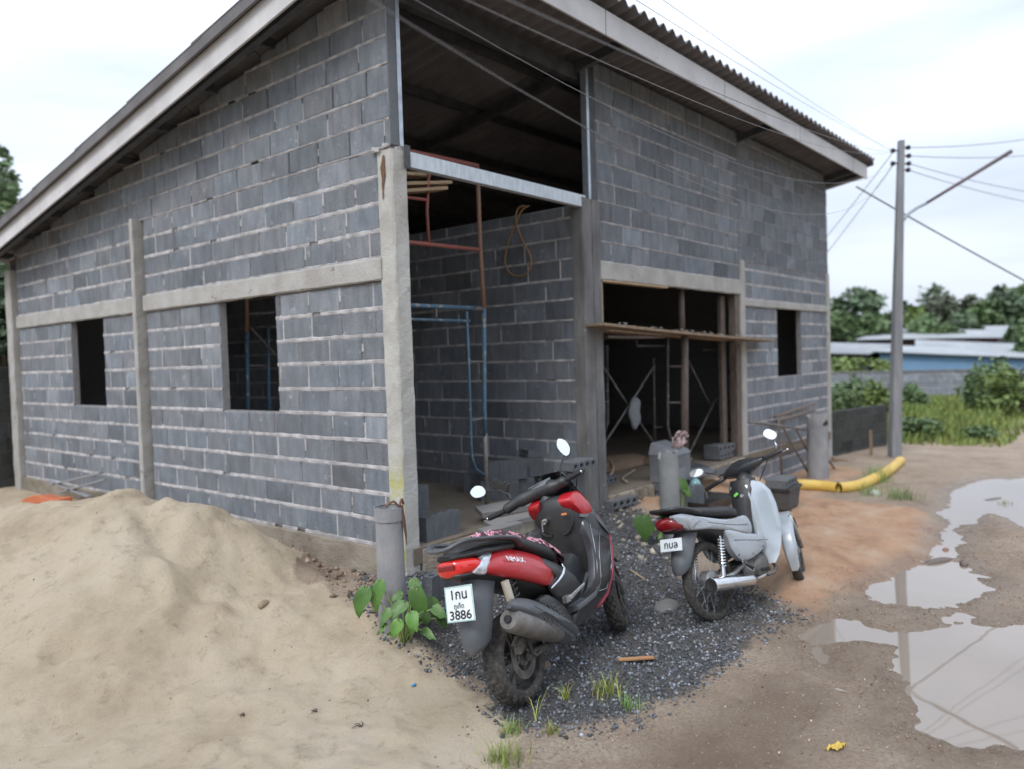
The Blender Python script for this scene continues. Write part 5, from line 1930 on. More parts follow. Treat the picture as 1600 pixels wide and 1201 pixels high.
def wire_wheel(parent, r, hub_r, name='wheel'):
    mb = MB()
    rr_ = r - .045
    mb.lathe([(-.020, rr_), (-.023, rr_ + .012), (-.018, rr_ + .012), (-.012, rr_ - .003), (.012, rr_ - .003), (.018, rr_ + .012), (.023, rr_ + .012), (.020, rr_), (0, rr_ - .011)], (0, 1, 0), (0, 0, r), 56)
    wh = mb.build(name, chrome, parent, smooth=True, autosmooth=40)
    mb = MB()
    mb.lathe([(-.05, 0), (-.05, .02), (-.045, hub_r * .8), (-.035, hub_r), (.035, hub_r), (.045, hub_r * .7), (.05, .02), (.05, 0)], (0, 1, 0), (0, 0, r), 28, closed=False)
    mb.build('hub', alu, wh, smooth=True, autosmooth=40)
    mb = MB()
    for k in range(36):
        a = R(10 * k)
        s_ = 1 if k % 2 else -1
        b_ = a + R(28) * (1 if (k // 2) % 2 else -1)
        mb.tube([(hub_r * .93 * math.cos(b_), s_ * .034, r + hub_r * .93 * math.sin(b_)), (rr_ * math.cos(a), s_ * .006, r + rr_ * math.sin(a))], .0011, 4, cap=False)
    mb.build('spokes', alu, wh)
    tyre(0, r, .037, .040, wh, knob=.003, n=96)
    return wh


wire_wheel(WX, .281, .072)
fo = bpy.data.objects.new('front_assembly', None)
wf = wire_wheel(WX, .281, .05)
wf.location = (1.235, 0, 0)
STEER = R(24)
wf.rotation_euler = (0, 0, STEER)
rs = []
for k in range(15):
    a = R(32 + k * 12.5)
    hw_ = .055 if k < 12 else .050 - (k - 12) * .006
    rad = .305
    o_ = [(rad * math.cos(a), t_ * hw_, .281 + (rad) * math.sin(a)) for t_ in (-.6, 0, .6)]
    l_ = ((rad - .055) * math.cos(a), -hw_, .281 + (rad - .055) * math.sin(a))
    l2 = ((rad - .055) * math.cos(a), hw_, .281 + (rad - .055) * math.sin(a))
    i_ = [((rad - .006) * math.cos(a), t_ * hw_ * .93, .281 + (rad - .006) * math.sin(a)) for t_ in (.6, 0, -.6)]
    rs.append([l_] + o_ + [l2] + i_)
mb = MB()
mb.rings(rs)
ff = mb.build('front_mudguard', silverc, WX, smooth=True, autosmooth=60)
ff.location = (1.235, 0, 0)
ff.rotation_euler = (0, 0, STEER)
mb = MB()
for sd in (-1, 1):
    mb.tube([(0, sd * .065, .281), (-.08, sd * .055, .45), (-.12, sd * .045, .56)], [.018, .018, .014], 10)
fk = mb.build('fork', alu, WX, smooth=True)
fk.location = (1.235, 0, 0)
fk.rotation_euler = (0, 0, STEER)
mb = MB()
mb.loft([(-.43, 0, .828, .05, .012, 2.2), (-.36, 0, .825, .095, .026, 2.4), (-.2, 0, .800, .118, .034, 2.6), (0, 0, .765, .125, .040, 2.6), (.15, 0, .742, .130, .045, 2.6), (.3, 0, .728, .128, .050, 2.6),
         (.4, 0, .705, .105, .050, 2.4), (.465, 0, .68, .06, .030, 2.2)], 22)
mb.build('seat', vinyl, WX, smooth=True, subsurf=1)
mb = MB()
path = catmull([(-.10, -.135, .775), (-.25, -.14, .812), (-.38, -.125, .835), (-.455, -.07, .838), (-.47, 0, .838), (-.455, .07, .838), (-.38, .125, .835), (-.25, .14, .812), (-.10, .135, .775)], 4, closed=False)
mb.tube(path, .013, 10)
mb.build('grab_rail', plast, WX, smooth=True)


def tw(x, z):
    return 0.128 - max(0, -x - .1) * .10 + max(0, .62 - z) * .05


UP = [(-.455, .782), (-.38, .795), (-.29, .788), (-.077, .738), (.165, .682), (.33, .665), (.445, .665), (.50, .60), (.47, .530), (.36, .550), (.253, .585), (.157, .605), (-.05, .648), (-.174, .662), (-.306, .684)]
LO = [(.150, .605), (.253, .592), (.40, .545), (.56, .505), (.68, .475), (.715, .43), (.68, .395), (.60, .385), (.488, .365), (.36, .350), (.26, .375), (.185, .46), (.165, .54)]
for sd in (-1, 1):
    mb = MB()
    panel(mb, UP, tw, sd, bulge=.012, thick=.03)
    mb.build('tail_cowl', silverp, WX, smooth=True, autosmooth=50)
    mb = MB()
    panel(mb, LO, lambda x, z: 0.128 - max(0, x - .5) * .15, sd, bulge=.012, thick=.05)
    sc_ = mb.build('side_cover', silverp, WX, smooth=True, autosmooth=50)
    mb = MB()
    panel(mb, [(-.32, .752), (-.22, .752), (-.125, .722), (-.20, .690), (-.27, .672)], lambda x, z: tw(x, z) + .007, sd, bulge=.010, seg=3)
    mb.build('turn_signal', mat('smoky clear lens', (0.30, 0.31, 0.33), 0.15, 0.4, var=(0.5, 0.5, 0.5), vscale=25), WX, smooth=True, autosmooth=40)
mb = MB()
mb.loft([(-.46, 0, .742, .060, .034, 2.6), (-.43, 0, .738, .088, .045, 2.6), (-.36, 0, .728, .108, .050, 2.6), (-.28, 0, .715, .116, .050, 2.6)], 20)
mb.build('tail_light', redl2, WX, smooth=True)
mb = MB()
mb.loft([(-.40, 0, .72, .07, .05, 2.4), (-.2, 0, .71, .11, .06, 2.6), (0, 0, .67, .12, .07, 2.6), (.2, 0, .60, .12, .08, 2.6), (.4, 0, .52, .11, .12, 2.6), (.55, 0, .45, .08, .10, 2.4), (.64, 0, .44, .05, .06, 2.2)], 20)
mb.build('frame_body', plast, WX, smooth=True)
mb = MB()
rs = []
for x, z, hw_, wr in ((-.20, .69, .075, .16), (-.255, .63, .08, .14), (-.30, .55, .082, .12), (-.33, .47, .080, .09), (-.338, .41, .070, .06), (-.33, .385, .05, .03)):
    r_ = [(x + wr * abs(t_) ** 4 + .01 * t_ * t_, t_ * hw_, z + .02 * abs(t_) ** 4) for t_ in (-1, -.9, -.6, 0, .6, .9, 1)]
    rs.append(r_ + [(a + .006, b_ * .96, c_) for a, b_, c_ in reversed(r_)])
mb.rings(rs)
mb.build('mudguard', mudg, WX, smooth=True, autosmooth=50)
plate(WX, (-.345, -.012, .600), .185, .085, (0, -1, 0), (.25, 0, 1), [('กบล', .066, 0, -.022, .0014, 1.05)], rim=False)
mb = MB()
mb.lathe([(0, 0), (0, .042), (.004, .050), (.02, .0515)], (1, -.0, -.12), (-.19, -.15, .284), 24, closed=False)
mb.tube([(-.185, -.15, .284), (-.03, -.15, .262), (.28, -.15, .218), (.33, -.145, .212), (.42, -.13, .205), (.60, -.10, .20)], [.050, .050, .048, .030, .015, .014], 20)
exw = mb.build('exhaust', chrome, WX, smooth=True, autosmooth=50)
mb = MB()
mb.lathe([(-.004, .0), (-.004, .013), (-.001, .013), (-.001, .018), (-.006, .028), (-.004, .046), (.002, .048)], (1, 0, -.12), (-.192, -.15, .284), 24, closed=False)
mb.build('end_cap', plast, exw, smooth=True, autosmooth=40)
for sd in (-1, 1):
    mb = MB()
    mb.tube([(.085, sd * .12, .575), (.015, sd * .12, .30)], .010, 8)
    spring(mb, (.083, sd * .12, .56), (.036, sd * .12, .37), .024, 10, .0045)
    mb.tube([(.034, sd * .12, .365), (.012, sd * .12, .29)], .017, 10)
    mb.build('rear_shock', chrome, WX, smooth=True, autosmooth=50)
mb = MB()
for sd in (-1, 1):
    mb.tube([(0, sd * .085, .281), (.20, sd * .085, .285), (.42, sd * .06, .33)], [.018, .016, .020], 8)
mb.build('swing_arm', alu, WX, smooth=True)
mb = MB()
mb.loft([(.36, 0, .27, .06, .05, 3), (.42, 0, .27, .10, .085, 3), (.55, 0, .275, .115, .09, 3), (.66, 0, .28, .10, .085, 3), (.72, 0, .29, .05, .05, 3)], 20)
mb.lathe([(-.125, 0), (-.125, .05), (-.11, .065), (-.05, .07), (.05, .07), (.125, .05), (.125, 0)], (0, 1, 0), (.50, 0, .27), 28, closed=False)
mb.tube([(.66, -.02, .30), (.80, -.01, .34)], [.055, .048], 14)
for k in range(5):
    mb.tube([(.69 + k * .022, -.02, .31 + k * .006), (.697 + k * .022, -.02, .312 + k * .006)], .066, 14)
mb.build('engine', engm, WX, smooth=True, autosmooth=50)
mb = MB()
mb.tube([(.80, -.03, .30), (.78, -.08, .22), (.68, -.11, .195), (.58, -.12, .20)], .013, 10)
mb.build('header_pipe', engm, WX, smooth=True)
mb = MB()
mb.tube([(.50, -.20, .255), (.50, -.11, .25)], .014, 8)
mb.tube([(.50, .20, .255), (.50, .11, .25)], .014, 8)
mb.tube([(.44, -.135, .26), (.36, -.15, .28), (.27, -.155, .345)], .007, 8)
mb.tube([(.24, -.16, .35), (.34, -.165, .30)], .012, 8)
mb.build('foot_pegs', plast, WX, smooth=True, autosmooth=40)
mb = MB()
mb.tube(catmull([(.22, -.165, .375), (.26, -.165, .35), (.34, -.165, .29), (.32, -.165, .275), (.24, -.165, .33)], 4), .006, 6)
mb.build('peg_bracket', alu, WX, smooth=True)
# leg shield: a shell wrapped round the legs
mb = MB()
rs = []
for z, ed, hw_, inn in ((.90, .72, .10, .66), (.87, .76, .145, .645), (.80, .81, .172, .635), (.70, .825, .185, .63), (.59, .82, .190, .63), (.48, .80, .188, .64), (.40, .77, .180, .65), (.32, .73, .165, .655), (.265, .69, .14, .665)):
    r_ = []
    for k in range(17):
        t_ = -1 + k / 8
        a_ = abs(t_)
        x = inn + (ed - inn) * (max(0, a_ - .46) / .54) ** 1.15
        r_.append((x, t_ * hw_, z))
    rs.append(r_ + [(a + .009, b_ * .97, c_) for a, b_, c_ in reversed(r_)])
mb.rings(rs)
lsw = mb.build('leg_shield', silverc, WX, smooth=True, autosmooth=60)
mb = MB()
mb.lathe([(-.004, .0), (-.004, .016), (.004, .018), (.004, 0)], (.75, .66, 0), (.765, -.150, .50), 16, closed=False)
mb.lathe([(-.004, .0), (-.004, .006), (.004, .008), (.004, 0)], (.75, .66, 0), (.725, -.12, .77), 12, closed=False)
mb.build('shield_plug', plast, lsw, smooth=True, autosmooth=40)
mb = MB()
mb.loft([(.56, 0, .47, .045, .05, 2.4), (.60, 0, .50, .052, .07, 2.4), (.66, 0, .56, .055, .11, 2.4), (.72, 0, .70, .055, .20, 2.4), (.76, 0, .84, .06, .10, 2.4)], 16)
mb.rings([[(x - .02, -w_, z), (x - .055, -w_ * .5, z), (x - .055, w_ * .5, z), (x - .02, w_, z), (x + .07, w_, z), (x + .07, -w_, z)] for x, z, w_ in ((.60, .42, .05), (.625, .55, .062), (.65, .70, .080), (.68, .84, .098), (.71, .92, .085))])
mb.build('steering_column_cover', plast, WX, smooth=True, autosmooth=50)
mb = MB()
mb.lathe([(-.008, .0), (-.008, .014), (.004, .016), (.004, 0)], (1, 0, -.1), (.618, -.035, .80), 14, closed=False)
igw = mb.build('ignition_lock', chrome, WX, smooth=True, autosmooth=40)
mb = MB()
mb.obox((.595, .0, .815), (.005, 0, 0), (0, .016, -.010), (0, .006, .008))
mb.build('key_tag', mat('bright green tag', (0.22, 0.75, 0.12), 0.5), igw, bevel=.002)
# nose and handlebar
mb = MB()
mb.loft([(.74, 0, .72, .10, .12, 2.4), (.86, 0, .72, .12, .15, 2.4), (.96, 0, .72, .09, .12, 2.2), (1.02, 0, .70, .04, .06, 2)], 18)
mb.build('nose', silverc, WX, smooth=True)
GLw, GRw = Vector((.79, .395, .883)), Vector((.885, -.305, 1.082))
CW = Vector((.83, .04, 1.0))
mb = MB()
mb.rings([[(CW.x + a_ * ax_, CW.y + y_, CW.z + dz + b_ * bz) for a_, b_ in ((-1, -.2), (-.75, .6), (-.2, 1), (.45, .9), (1, .3), (1, -.4), (.4, -1), (-.5, -.95))] for y_, ax_, bz, dz in
          ((.175, .02, .022, -.035), (.14, .05, .040, -.025), (.07, .075, .062, -.008), (0, .085, .072, 0), (-.07, .078, .062, .012), (-.14, .05, .040, .030), (-.20, .022, .022, .045))])
mb.build('handlebar_cover', gloss, WX, smooth=True, autosmooth=70)
mb = MB()
mb.tube([(.83, .03, .96), (.74, .0, .86)], [.06, .065], 14)
mb.build('steering_neck', plast, WX, smooth=True)
for tip, nm in ((GLw, 1), (GRw, -1)):
    ax_ = (CW + Vector((0, .02 * nm, 0)) - tip).normalized()
    mb = MB()
    mb.tube([tip, tip + ax_ * .004, tip + ax_ * .13, tip + ax_ * .2], [.014, .017, .016, .018], 12)
    mb.build('grip', plast, WX, smooth=True)
    mb = MB()
    fwd_ = Vector((.97, .1 * nm, -.05)).normalized()
    s_ = tip + ax_ * .16
    mb.tube([s_ + fwd_ * .03, s_ - ax_ * .04 + fwd_ * .06, tip + ax_ * .01 + fwd_ * .07], [.006, .005, .005], 8)
    mb.lathe([(-.011, 0), (-.008, .008), (0, .011), (.008, .008), (.011, 0)], (0, 1, 0), tip + ax_ * .0 + fwd_ * .072, 12, closed=False)
    mb.build('brake_lever', chrome, WX, smooth=True, autosmooth=50)
mirror_head(WX, (.83, .475, 1.032), .120, .066, -3, 'oval', silverp, nrm=(-.90, -.22, .36))
mirror_head(WX, (.90, -.232, 1.220), .112, .074, 38, 'oval', silverp, nrm=(-.90, -.25, .36))
mb = MB()
mb.tube([(.845, .26, .945), (.85, .30, .99), (.838, .40, 1.022)], .005, 8)
mb.build('mirror_stalk', plast, WX, smooth=True)
mb = MB()
mb.tube([(.885, -.245, 1.07), (.90, -.262, 1.13), (.905, -.245, 1.18)], .005, 8)
mb.build('mirror_stalk', chrome, WX, smooth=True)
mb = MB()
mb.tube([(.42, .12, .25), (.48, .23, .06)], .012, 8)
mb.build('side_stand', engm, WX, smooth=True)
bpy.data.objects.remove(fo)
mb = MB()
for sd in (-1, 1):
    mb.tube([(x, sd * (tw(x, z) + .013), z) for x, z in ((.44, .60), (.33, .612), (.16, .645), (-.03, .69), (-.20, .735))], .0022, 5)
    mb.tube([(x, sd * .1415, z) for x, z in ((.66, .445), (.50, .47), (.34, .50), (.22, .52))], .0022, 5)
    for x, z in ((.24, .41), (.58, .41), (.42, .385)):
        mb.lathe([(-.002, 0), (-.002, .006), (.002, .006), (.002, 0)], (0, 1, 0), (x, sd * .139, z), 10, closed=False)
mb.build('panel_seams', plast, WX)
squeeze(WX, ('seat', 'frame_body', 'tail_light', 'grab_rail', 'tail_cowl', 'turn_signal'), -.15, .70)

# control cables of both machines
mb = MB()
for a_, b_, c_ in ((GL + (CC - GL) * .42, (.86, .26, 1.06), (.93, .06, .93)), (GR + (CC - GR) * .42, (.93, -.10, 1.13), (.97, -.03, .97)), (GR + (CC - GR) * .38, (.90, -.16, 1.10), (.95, -.06, .95))):
    mb.tube(catmull([a_ + Vector((.03, 0, 0)), b_, c_], 6, closed=False), .0045, 6)
mb.build('control_cables', plast, RX, smooth=True)
mb = MB()
for a_, b_, c_ in ((GLw + (CW - GLw) * .45, (.91, .22, .97), (.90, .05, .86)), (GRw + (CW - GRw) * .45, (.97, -.14, 1.06), (.93, -.03, .88))):
    mb.tube(catmull([a_ + Vector((.03, 0, 0)), b_, c_], 6, closed=False), .004, 6)
mb.build('control_cables', plast, WX, smooth=True)
# ------------------------------------------------------------------ loose hollow blocks
def hollow_block_mesh():
    Lb, Hb, Tb, n = 0.39, 0.19, 0.075, 4
    mb = MB()
    cw = Lb / n
    for c in range(n):
        x0 = -Lb / 2 + c * cw
        xs_ = [x0, x0 + cw * .33, x0 + cw * .67, x0 + cw]
        gin = 0.007
        def yb(i):
            edge = (i == 0 and c > 0) or (i == 3 and c < n - 1)
            return Tb / 2 - (gin if edge else 0.0)
        ring_o = [(xs_[i], -yb(i)) for i in range(4)] + [(xs_[i], yb(i)) for i in (3, 2, 1, 0)]
        ring_o = [(xs_[0], -yb(0)), (xs_[1], -yb(1)), (xs_[2], -yb(2)), (xs_[3], -yb(3)), (xs_[3], 0), (xs_[3], yb(3)), (xs_[2], yb(2)), (xs_[1], yb(1)), (xs_[0], yb(0)), (xs_[0], 0)]
        cx_ = x0 + cw / 2
        ring_i = []
        for (x, y_) in ring_o:
            a = math.atan2(y_ / (Tb / 2), (x - cx_) / (cw / 2))
            ring_i.append((cx_ + .030 * math.cos(a), .021 * math.sin(a)))
        k = len(ring_o)
        vs = [(x, y_, z) for z in (-Hb / 2, Hb / 2) for rg_ in (ring_o, ring_i) for x, y_ in rg_]
        fs = []
        for i in range(k):
            j = (i + 1) % k
            fs.append((i, k + i, k + j, j))                         # underside
            fs.append((2 * k + i, 2 * k + j, 3 * k + j, 3 * k + i))  # top
            fs.append((k + i, 3 * k + i, 3 * k + j, k + j))          # inside of the core
            if i in (3, 4) and c < n - 1:
                continue
            if i in (8, 9) and c > 0:
                continue
            fs.append((i, j, 2 * k + j, 2 * k + i))
        mb.add(vs, fs)
    return mb


bmat_loose = mat('loose grey block', (0.135, 0.142, 0.152), 0.92, var=(0.095, 0.10, 0.108), vscale=9, vfac=0.8, bump=0.6, bscale=70, spots=((0.24, 0.24, 0.235), 14, 0.64))
proto = hollow_block_mesh().build('hollow_block', bmat_loose)
_first = [True]


def block(label, pos, rot=(0, 0, 0), group='loose hollow blocks', sc=1.0):
    if _first[0]:
        o = proto
        _first[0] = False
    else:
        o = proto.copy()
        C.objects.link(o)
    o.location = pos
    o.rotation_euler = tuple(R(a) for a in rot)
    o.scale = (sc, sc, sc)
    return tag(o, label, 'concrete block', group)


def fl(px, py, z=0.0):
    p_ = at(px, py, 2, z)
    return Vector((p_.x, p_.y, z))


# inside the open bay beside the corner pillar
p_ = fl(688, 858)
block('ribbed hollow block standing on the slab edge right of the corner pillar', (.45, .075, .097), (0, 0, 2))
block('lower block of the pair behind the ribbed block, right of the corner pillar', (.37, .36, .097), (0, 0, 2))
block('upper block of the pair behind the ribbed block, right of the corner pillar', (.38, .36, .288), (0, 0, 0))
p_ = on_ground(700, 940)
block('hollow block on the ground behind the number plate of the red scooter', (p_.x + .06, p_.y + .10, gz(p_.x, p_.y) + .10), (3, 0, 12), sc=1.05)
# along the partition in the bay
p_ = fl(735, 766)
block('dark block lying alone left of the scaffold post in the bay', (p_.x + .08, p_.y + .06, .10), (0, 0, 30))
p_ = fl(752, 752)
block('block at the back of the bay behind the scaffold post, bottom of its pair', (p_.x + .35, p_.y + .42, .10), (0, 0, 90))
block('block at the back of the bay behind the scaffold post, top of its pair', (p_.x + .35, p_.y + .44, .292), (0, 0, 86))
for k, (px, py, dz, rz_) in enumerate(((786, 788, 0, -34), (812, 784, 0, -40), (842, 778, 0, -30), (800, 786, .192, -37), (832, 781, .192, -33))):
    p_ = fl(px, py)
    block(('left block of the lower row behind the scooter handlebar', 'middle block of the lower row behind the scooter handlebar', 'right block of the lower row behind the scooter handlebar',
           'left block of the upper row behind the scooter handlebar', 'right block of the upper row behind the scooter handlebar')[k], (p_.x + .20, p_.y + .22, .097 + dz), (0, 0, rz_))
p_ = fl(838, 776)
block('block laid flat on top of the two rows behind the scooter mirror', (p_.x + .22, p_.y + .24, .425), (90, 0, 60))
# against the double pillar
p_ = fl(903, 798)
block('upright ribbed block at the foot of the dark double pillar', (p_.x - .02, p_.y + .05, .097), (0, 0, 8))
block('second ribbed block standing on the one at the foot of the dark double pillar', (p_.x - .02, p_.y + .06, .288), (0, 0, 5))
block('flat block with open holes topping the pile at the dark double pillar', (p_.x + .03, p_.y + .03, .424), (90, 0, 2))
# garage
p_ = fl(952, 757)
block('single block with its holes showing on the garage floor behind the double pillar', (p_.x, p_.y + .1, .04), (90, 0, 6))
p_ = on_ground(1000, 812)
gb = Vector((p_.x, max(min(p_.y, -.16), -.40), gz(p_.x, -.2)))
block('lower block with open holes under the grey box', (gb.x, gb.y, gb.z + .045), (90, 0, 2), sc=1.12)
block('upper block with open holes under the grey box', (gb.x - .02, gb.y + .01, gb.z + .130), (90, 0, -2), sc=1.12)
p_ = fl(960, 828, -.40)
block('half sunken block in front of the slab edge left of the grey box', (p_.x + .02, p_.y - .02, gz(p_.x, p_.y) + .02), (90, 0, -4), sc=1.15)
p_ = fl(1124, 716, 0.0)
block('lower of two blocks with dark holes at the garage door behind the silver motorcycle', (p_.x, p_.y, .06), (90, 0, 3), sc=1.15)
block('upper of two blocks with dark holes at the garage door behind the silver motorcycle', (p_.x + .03, p_.y + .01, .148), (90, 0, -2), sc=1.15)
p_ = fl(1128, 738, -0.05)
block('tilted dark block below the pair with holes at the garage door', (p_.x, p_.y - .05, -.02), (70, 12, 20))
p_ = on_ground(1222, 792)
crate = thing('plastic_crate', 'dark grey plastic crate right of the silver motorcycle handlebar', 'crate', p_, R(4))
mb = MB()
cw_, cd_, chh = .22, .15, .25
rs = [[(-cw_ * s_, -cd_ * s_, z), (cw_ * s_, -cd_ * s_, z), (cw_ * s_, cd_ * s_, z), (-cw_ * s_, cd_ * s_, z)] for z, s_ in ((0.0, .82), (.02, .86), (chh, 1.0), (chh, .93), (.03, .80))]
mb.rings(rs)
mb.build('body', mat('worn dark plastic', (0.06, 0.058, 0.06), 0.7, var=(0.10, 0.095, 0.09), vscale=10), crate, bevel=.004)
mb = MB()
mb.rings([[(-cw_ * s_, -cd_ * s_, z), (cw_ * s_, -cd_ * s_, z), (cw_ * s_, cd_ * s_, z), (-cw_ * s_, cd_ * s_, z)] for z, s_ in ((chh - .03, 1.0), (chh - .03, 1.08), (chh + .004, 1.08), (chh + .004, .98))])
mb.build('rim', plast, crate, bevel=.003)
block('pale block with three dark holes on top of the plastic crate', (p_.x - .01, p_.y, p_.z + chh + .047), (90, 0, 4), sc=1.15)
# the grey box beside the broken pipe
bx = thing('metal_box', 'dull grey sheet box with a sloping lid standing on two hollow blocks', 'box', (gb.x + .02, gb.y + .02, gb.z + .178), R(3))
mb = MB()
mb.rings([[(-.22, -.14, z), (.20, -.14, z), (.20, .16, z), (-.22, .16, z)] for z in (0, .30)])
mb.build('body', mat('dull grey sheet', (0.13, 0.138, 0.15), 0.6, 0.2, var=(0.19, 0.2, 0.215), vscale=4, vfac=.9), bx, bevel=.006)
mb = MB()
mb.rings([[(-.23, -.15, .30), (.21, -.15, .30), (.21, .17, .30), (-.23, .17, .30)], [(-.20, -.10, .345), (.20, -.10, .345), (.21, .17, .42), (-.16, .17, .42)], [(-.19, -.09, .35), (.19, -.09, .35), (.2, .16, .43), (-.15, .16, .43)]])
mb.build('lid', MATS['dull grey sheet'], bx, bevel=.004)
mb = MB()
mb.box((-.14, -.1435, .0), (.03, -.1405, .15))
mb.build('patch', mat('paler sheet patch', (0.21, 0.22, 0.235), 0.5, 0.2), bx)


# ------------------------------------------------------------------ broken concrete pipes
def stump(label, pos, r, h, seed, cm, tilt=(0, 0), collar=False, jag=0.05, half=1.0, name='concrete_pipe'):
    t_ = thing(name, label, 'pipe', pos)
    t_.rotation_euler = (R(tilt[0]), R(tilt[1]), 0)
    rs_ = random.Random(seed)
    n = 36
    mb = MB()
    jg = [rs_.uniform(-jag, 0) for _ in range(n)]
    jg = [(jg[i - 1] + jg[i] + jg[(i + 1) % n]) / 3 * (1.6 if (i / n) % 1 < .45 else .5) for i in range(n)]
    rings_ = []
    for z, rr_ in ((-.35, r), (h * .3, r), (h * .6, r * .985), (h * .85, r * .98)):
        rings_.append([(rr_ * (1 + rs_.uniform(-.008, .008)) * math.cos(2 * math.pi * i / n), rr_ * math.sin(2 * math.pi * i / n), z) for i in range(n)])
    rings_.append([(r * .98 * math.cos(2 * math.pi * i / n), r * .98 * math.sin(2 * math.pi * i / n), h + jg[i]) for i in range(n)])
    rings_.append([(r * .74 * math.cos(2 * math.pi * i / n), r * .74 * math.sin(2 * math.pi * i / n), h + jg[i] - .01) for i in range(n)])
    rings_.append([(r * .72 * math.cos(2 * math.pi * i / n), r * .72 * math.sin(2 * math.pi * i / n), h - .4) for i in range(n)])
    mb.rings(rings_)
    mb.build('shaft', cm, t_, smooth=True, autosmooth=45)
    if collar:
        mb = MB()
        mb.rings([[(rr_ * math.cos(2 * math.pi * i / n), rr_ * math.sin(2 * math.pi * i / n), z) for i in range(n)] for z, rr_ in ((h * .875, r * .99), (h * .875, r * 1.06), (h * .985, r * 1.06), (h * .985, r * .99))], cap=False)
        mb.build('collar', cm, t_, smooth=True, autosmooth=40)
    return t_


pipe_m = mat('weathered pipe concrete', (0.30, 0.295, 0.30), 0.85, var=(0.20, 0.205, 0.22), vscale=4.5, vfac=1.0, bump=0.3, stretch=(1, 1, .6), spots=((0.44, 0.45, 0.46), 5.5, 0.63))
pipe_g = mat('grey fibre pipe', (0.19, 0.20, 0.20), 0.85, var=(0.27, 0.28, 0.275), vscale=3.5, vfac=.9, bump=.2)
p_ = on_ground(614, 975)
s1 = stump('tall broken concrete pipe with a rusty top standing before the corner pillar', p_, .092, .80, 3, pipe_m, collar=True, jag=.05)
mb = MB()
mb.tube(catmull([(-.07, -.05, .80), (-.03, -.08, .835), (.01, -.09, .80), (.04, -.085, .84), (.075, -.06, .80)], 4, closed=False), .008, 6)
mb.tube([(.03, -.088, .80), (.045, -.092, .70), (.058, -.094, .60), (.062, -.093, .53)], [.016, .016, .010, .003], 8, squash=.3)
mb.build('rusty_strap', mat('rust', (0.16, 0.085, 0.06), 0.85, var=(0.10, 0.05, 0.04), vscale=12), s1)
p_ = on_ground(1049, 842)
p_ = Vector((p_.x, min(p_.y, -.18), gz(p_.x, p_.y)))
s2 = stump('grey pipe standing left of the silver motorcycle with pink gloves on its rim', p_, .095, at(1047, 700, 1, p_.y).z - p_.z, 5, pipe_g, tilt=(0, -2), jag=.09)
p_ = on_ground(1278, 746)
s3 = stump('dark stained concrete pipe standing near the right house corner', p_, .15, at(1278, 642, 1, p_.y).z - p_.z, 8, pipe_m, jag=.06)
mb = MB()
mb.tube([(-.09, -.12, .80), (-.02, -.156, .84), (.06, -.135, .83)], [.02, .04, .02], 8, squash=.25, up=(0, 0, 1))
mb.build('dark_stain', mat('black stain', (0.03, 0.028, 0.026), 0.9), s3)

# pink work gloves hung over the pipe rim
gl = mat('dirty pink knit glove', (0.46, 0.34, 0.335), 0.95, var=(0.22, 0.165, 0.16), vscale=30, vfac=.9, bump=.5)
tp = at(1056, 694, 1, s2.location.y)
for k, (dx, dz, rz_) in enumerate(((-.05, .03, 20), (.03, .02, -25))):
    mb = MB()
    ca, sa = math.cos(R(rz_)), math.sin(R(rz_))
    f_ = lambda x, y_, z: (x * ca - z * sa, y_, x * sa + z * ca)
    mb.tube([f_(-.03, 0, -.05), f_(0, -.005, .0), f_(.01, -.005, .05)], [(.022, .045), (.022, .05), (.02, .04)], 12)
    for q in range(4):
        bx_ = -.03 + q * .02
        ln_ = (.06, .075, .072, .055)[q]
        mb.tube([f_(bx_, -.005, .04), f_(bx_ * 1.1 + .004, -.02, .04 + ln_ * .6), f_(bx_ * 1.2 + .012 * (q - 1), -.045, .04 + ln_)], [.012, .011, .009], 8)
    mb.tube([f_(.035, 0, .0), f_(.07, -.012, .02), f_(.085, -.02, .05)], [.013, .012, .009], 8)
    tag(mb.build('work_glove', gl, smooth=True, loc=(tp.x + dx, tp.y - .03, tp.z + dz)), ('left glove of the dirty pink pair on the grey pipe rim', 'right glove of the dirty pink pair on the grey pipe rim, against the wooden prop')[k], 'glove', 'pink work gloves')

# ------------------------------------------------------------------ scaffolding
blue_t = mat('worn blue scaffold paint', (0.06, 0.16, 0.25), 0.6, 0.1, var=(0.10, 0.13, 0.155), vscale=7, vfac=.9, spots=((0.34, 0.33, 0.31), 14, 0.56))
red_t = mat('worn red scaffold paint', (0.34, 0.10, 0.085), 0.6, 0.1, var=(0.25, 0.11, 0.08), vscale=6, vfac=.9, spots=((0.38, 0.30, 0.24), 22, 0.66))
rust_t = mat('orange brown tube', (0.30, 0.18, 0.115), 0.7, 0.1, var=(0.22, 0.125, 0.085), vscale=7, vfac=.9)
grey_t = mat('spattered grey tube', (0.17, 0.16, 0.155), 0.7, 0.2, var=(0.10, 0.085, 0.08), vscale=8, vfac=.9, spots=((0.42, 0.40, 0.38), 18, 0.58))


def tubes(parent, name, segs, m, plane, r=.021, ax=1, off=0.0):
    """each segment: list of photograph points lying in the plane of the frame"""
    res = []
    for sg in segs:
        mb = MB()
        pts = [at(x, y_, ax, plane) + Vector((0, off, 0)) - Vector(parent.location) for x, y_ in sg]
        mb.tube(pts, r, 10)
        res.append(mb.build(name, m, parent, smooth=True))
    return res


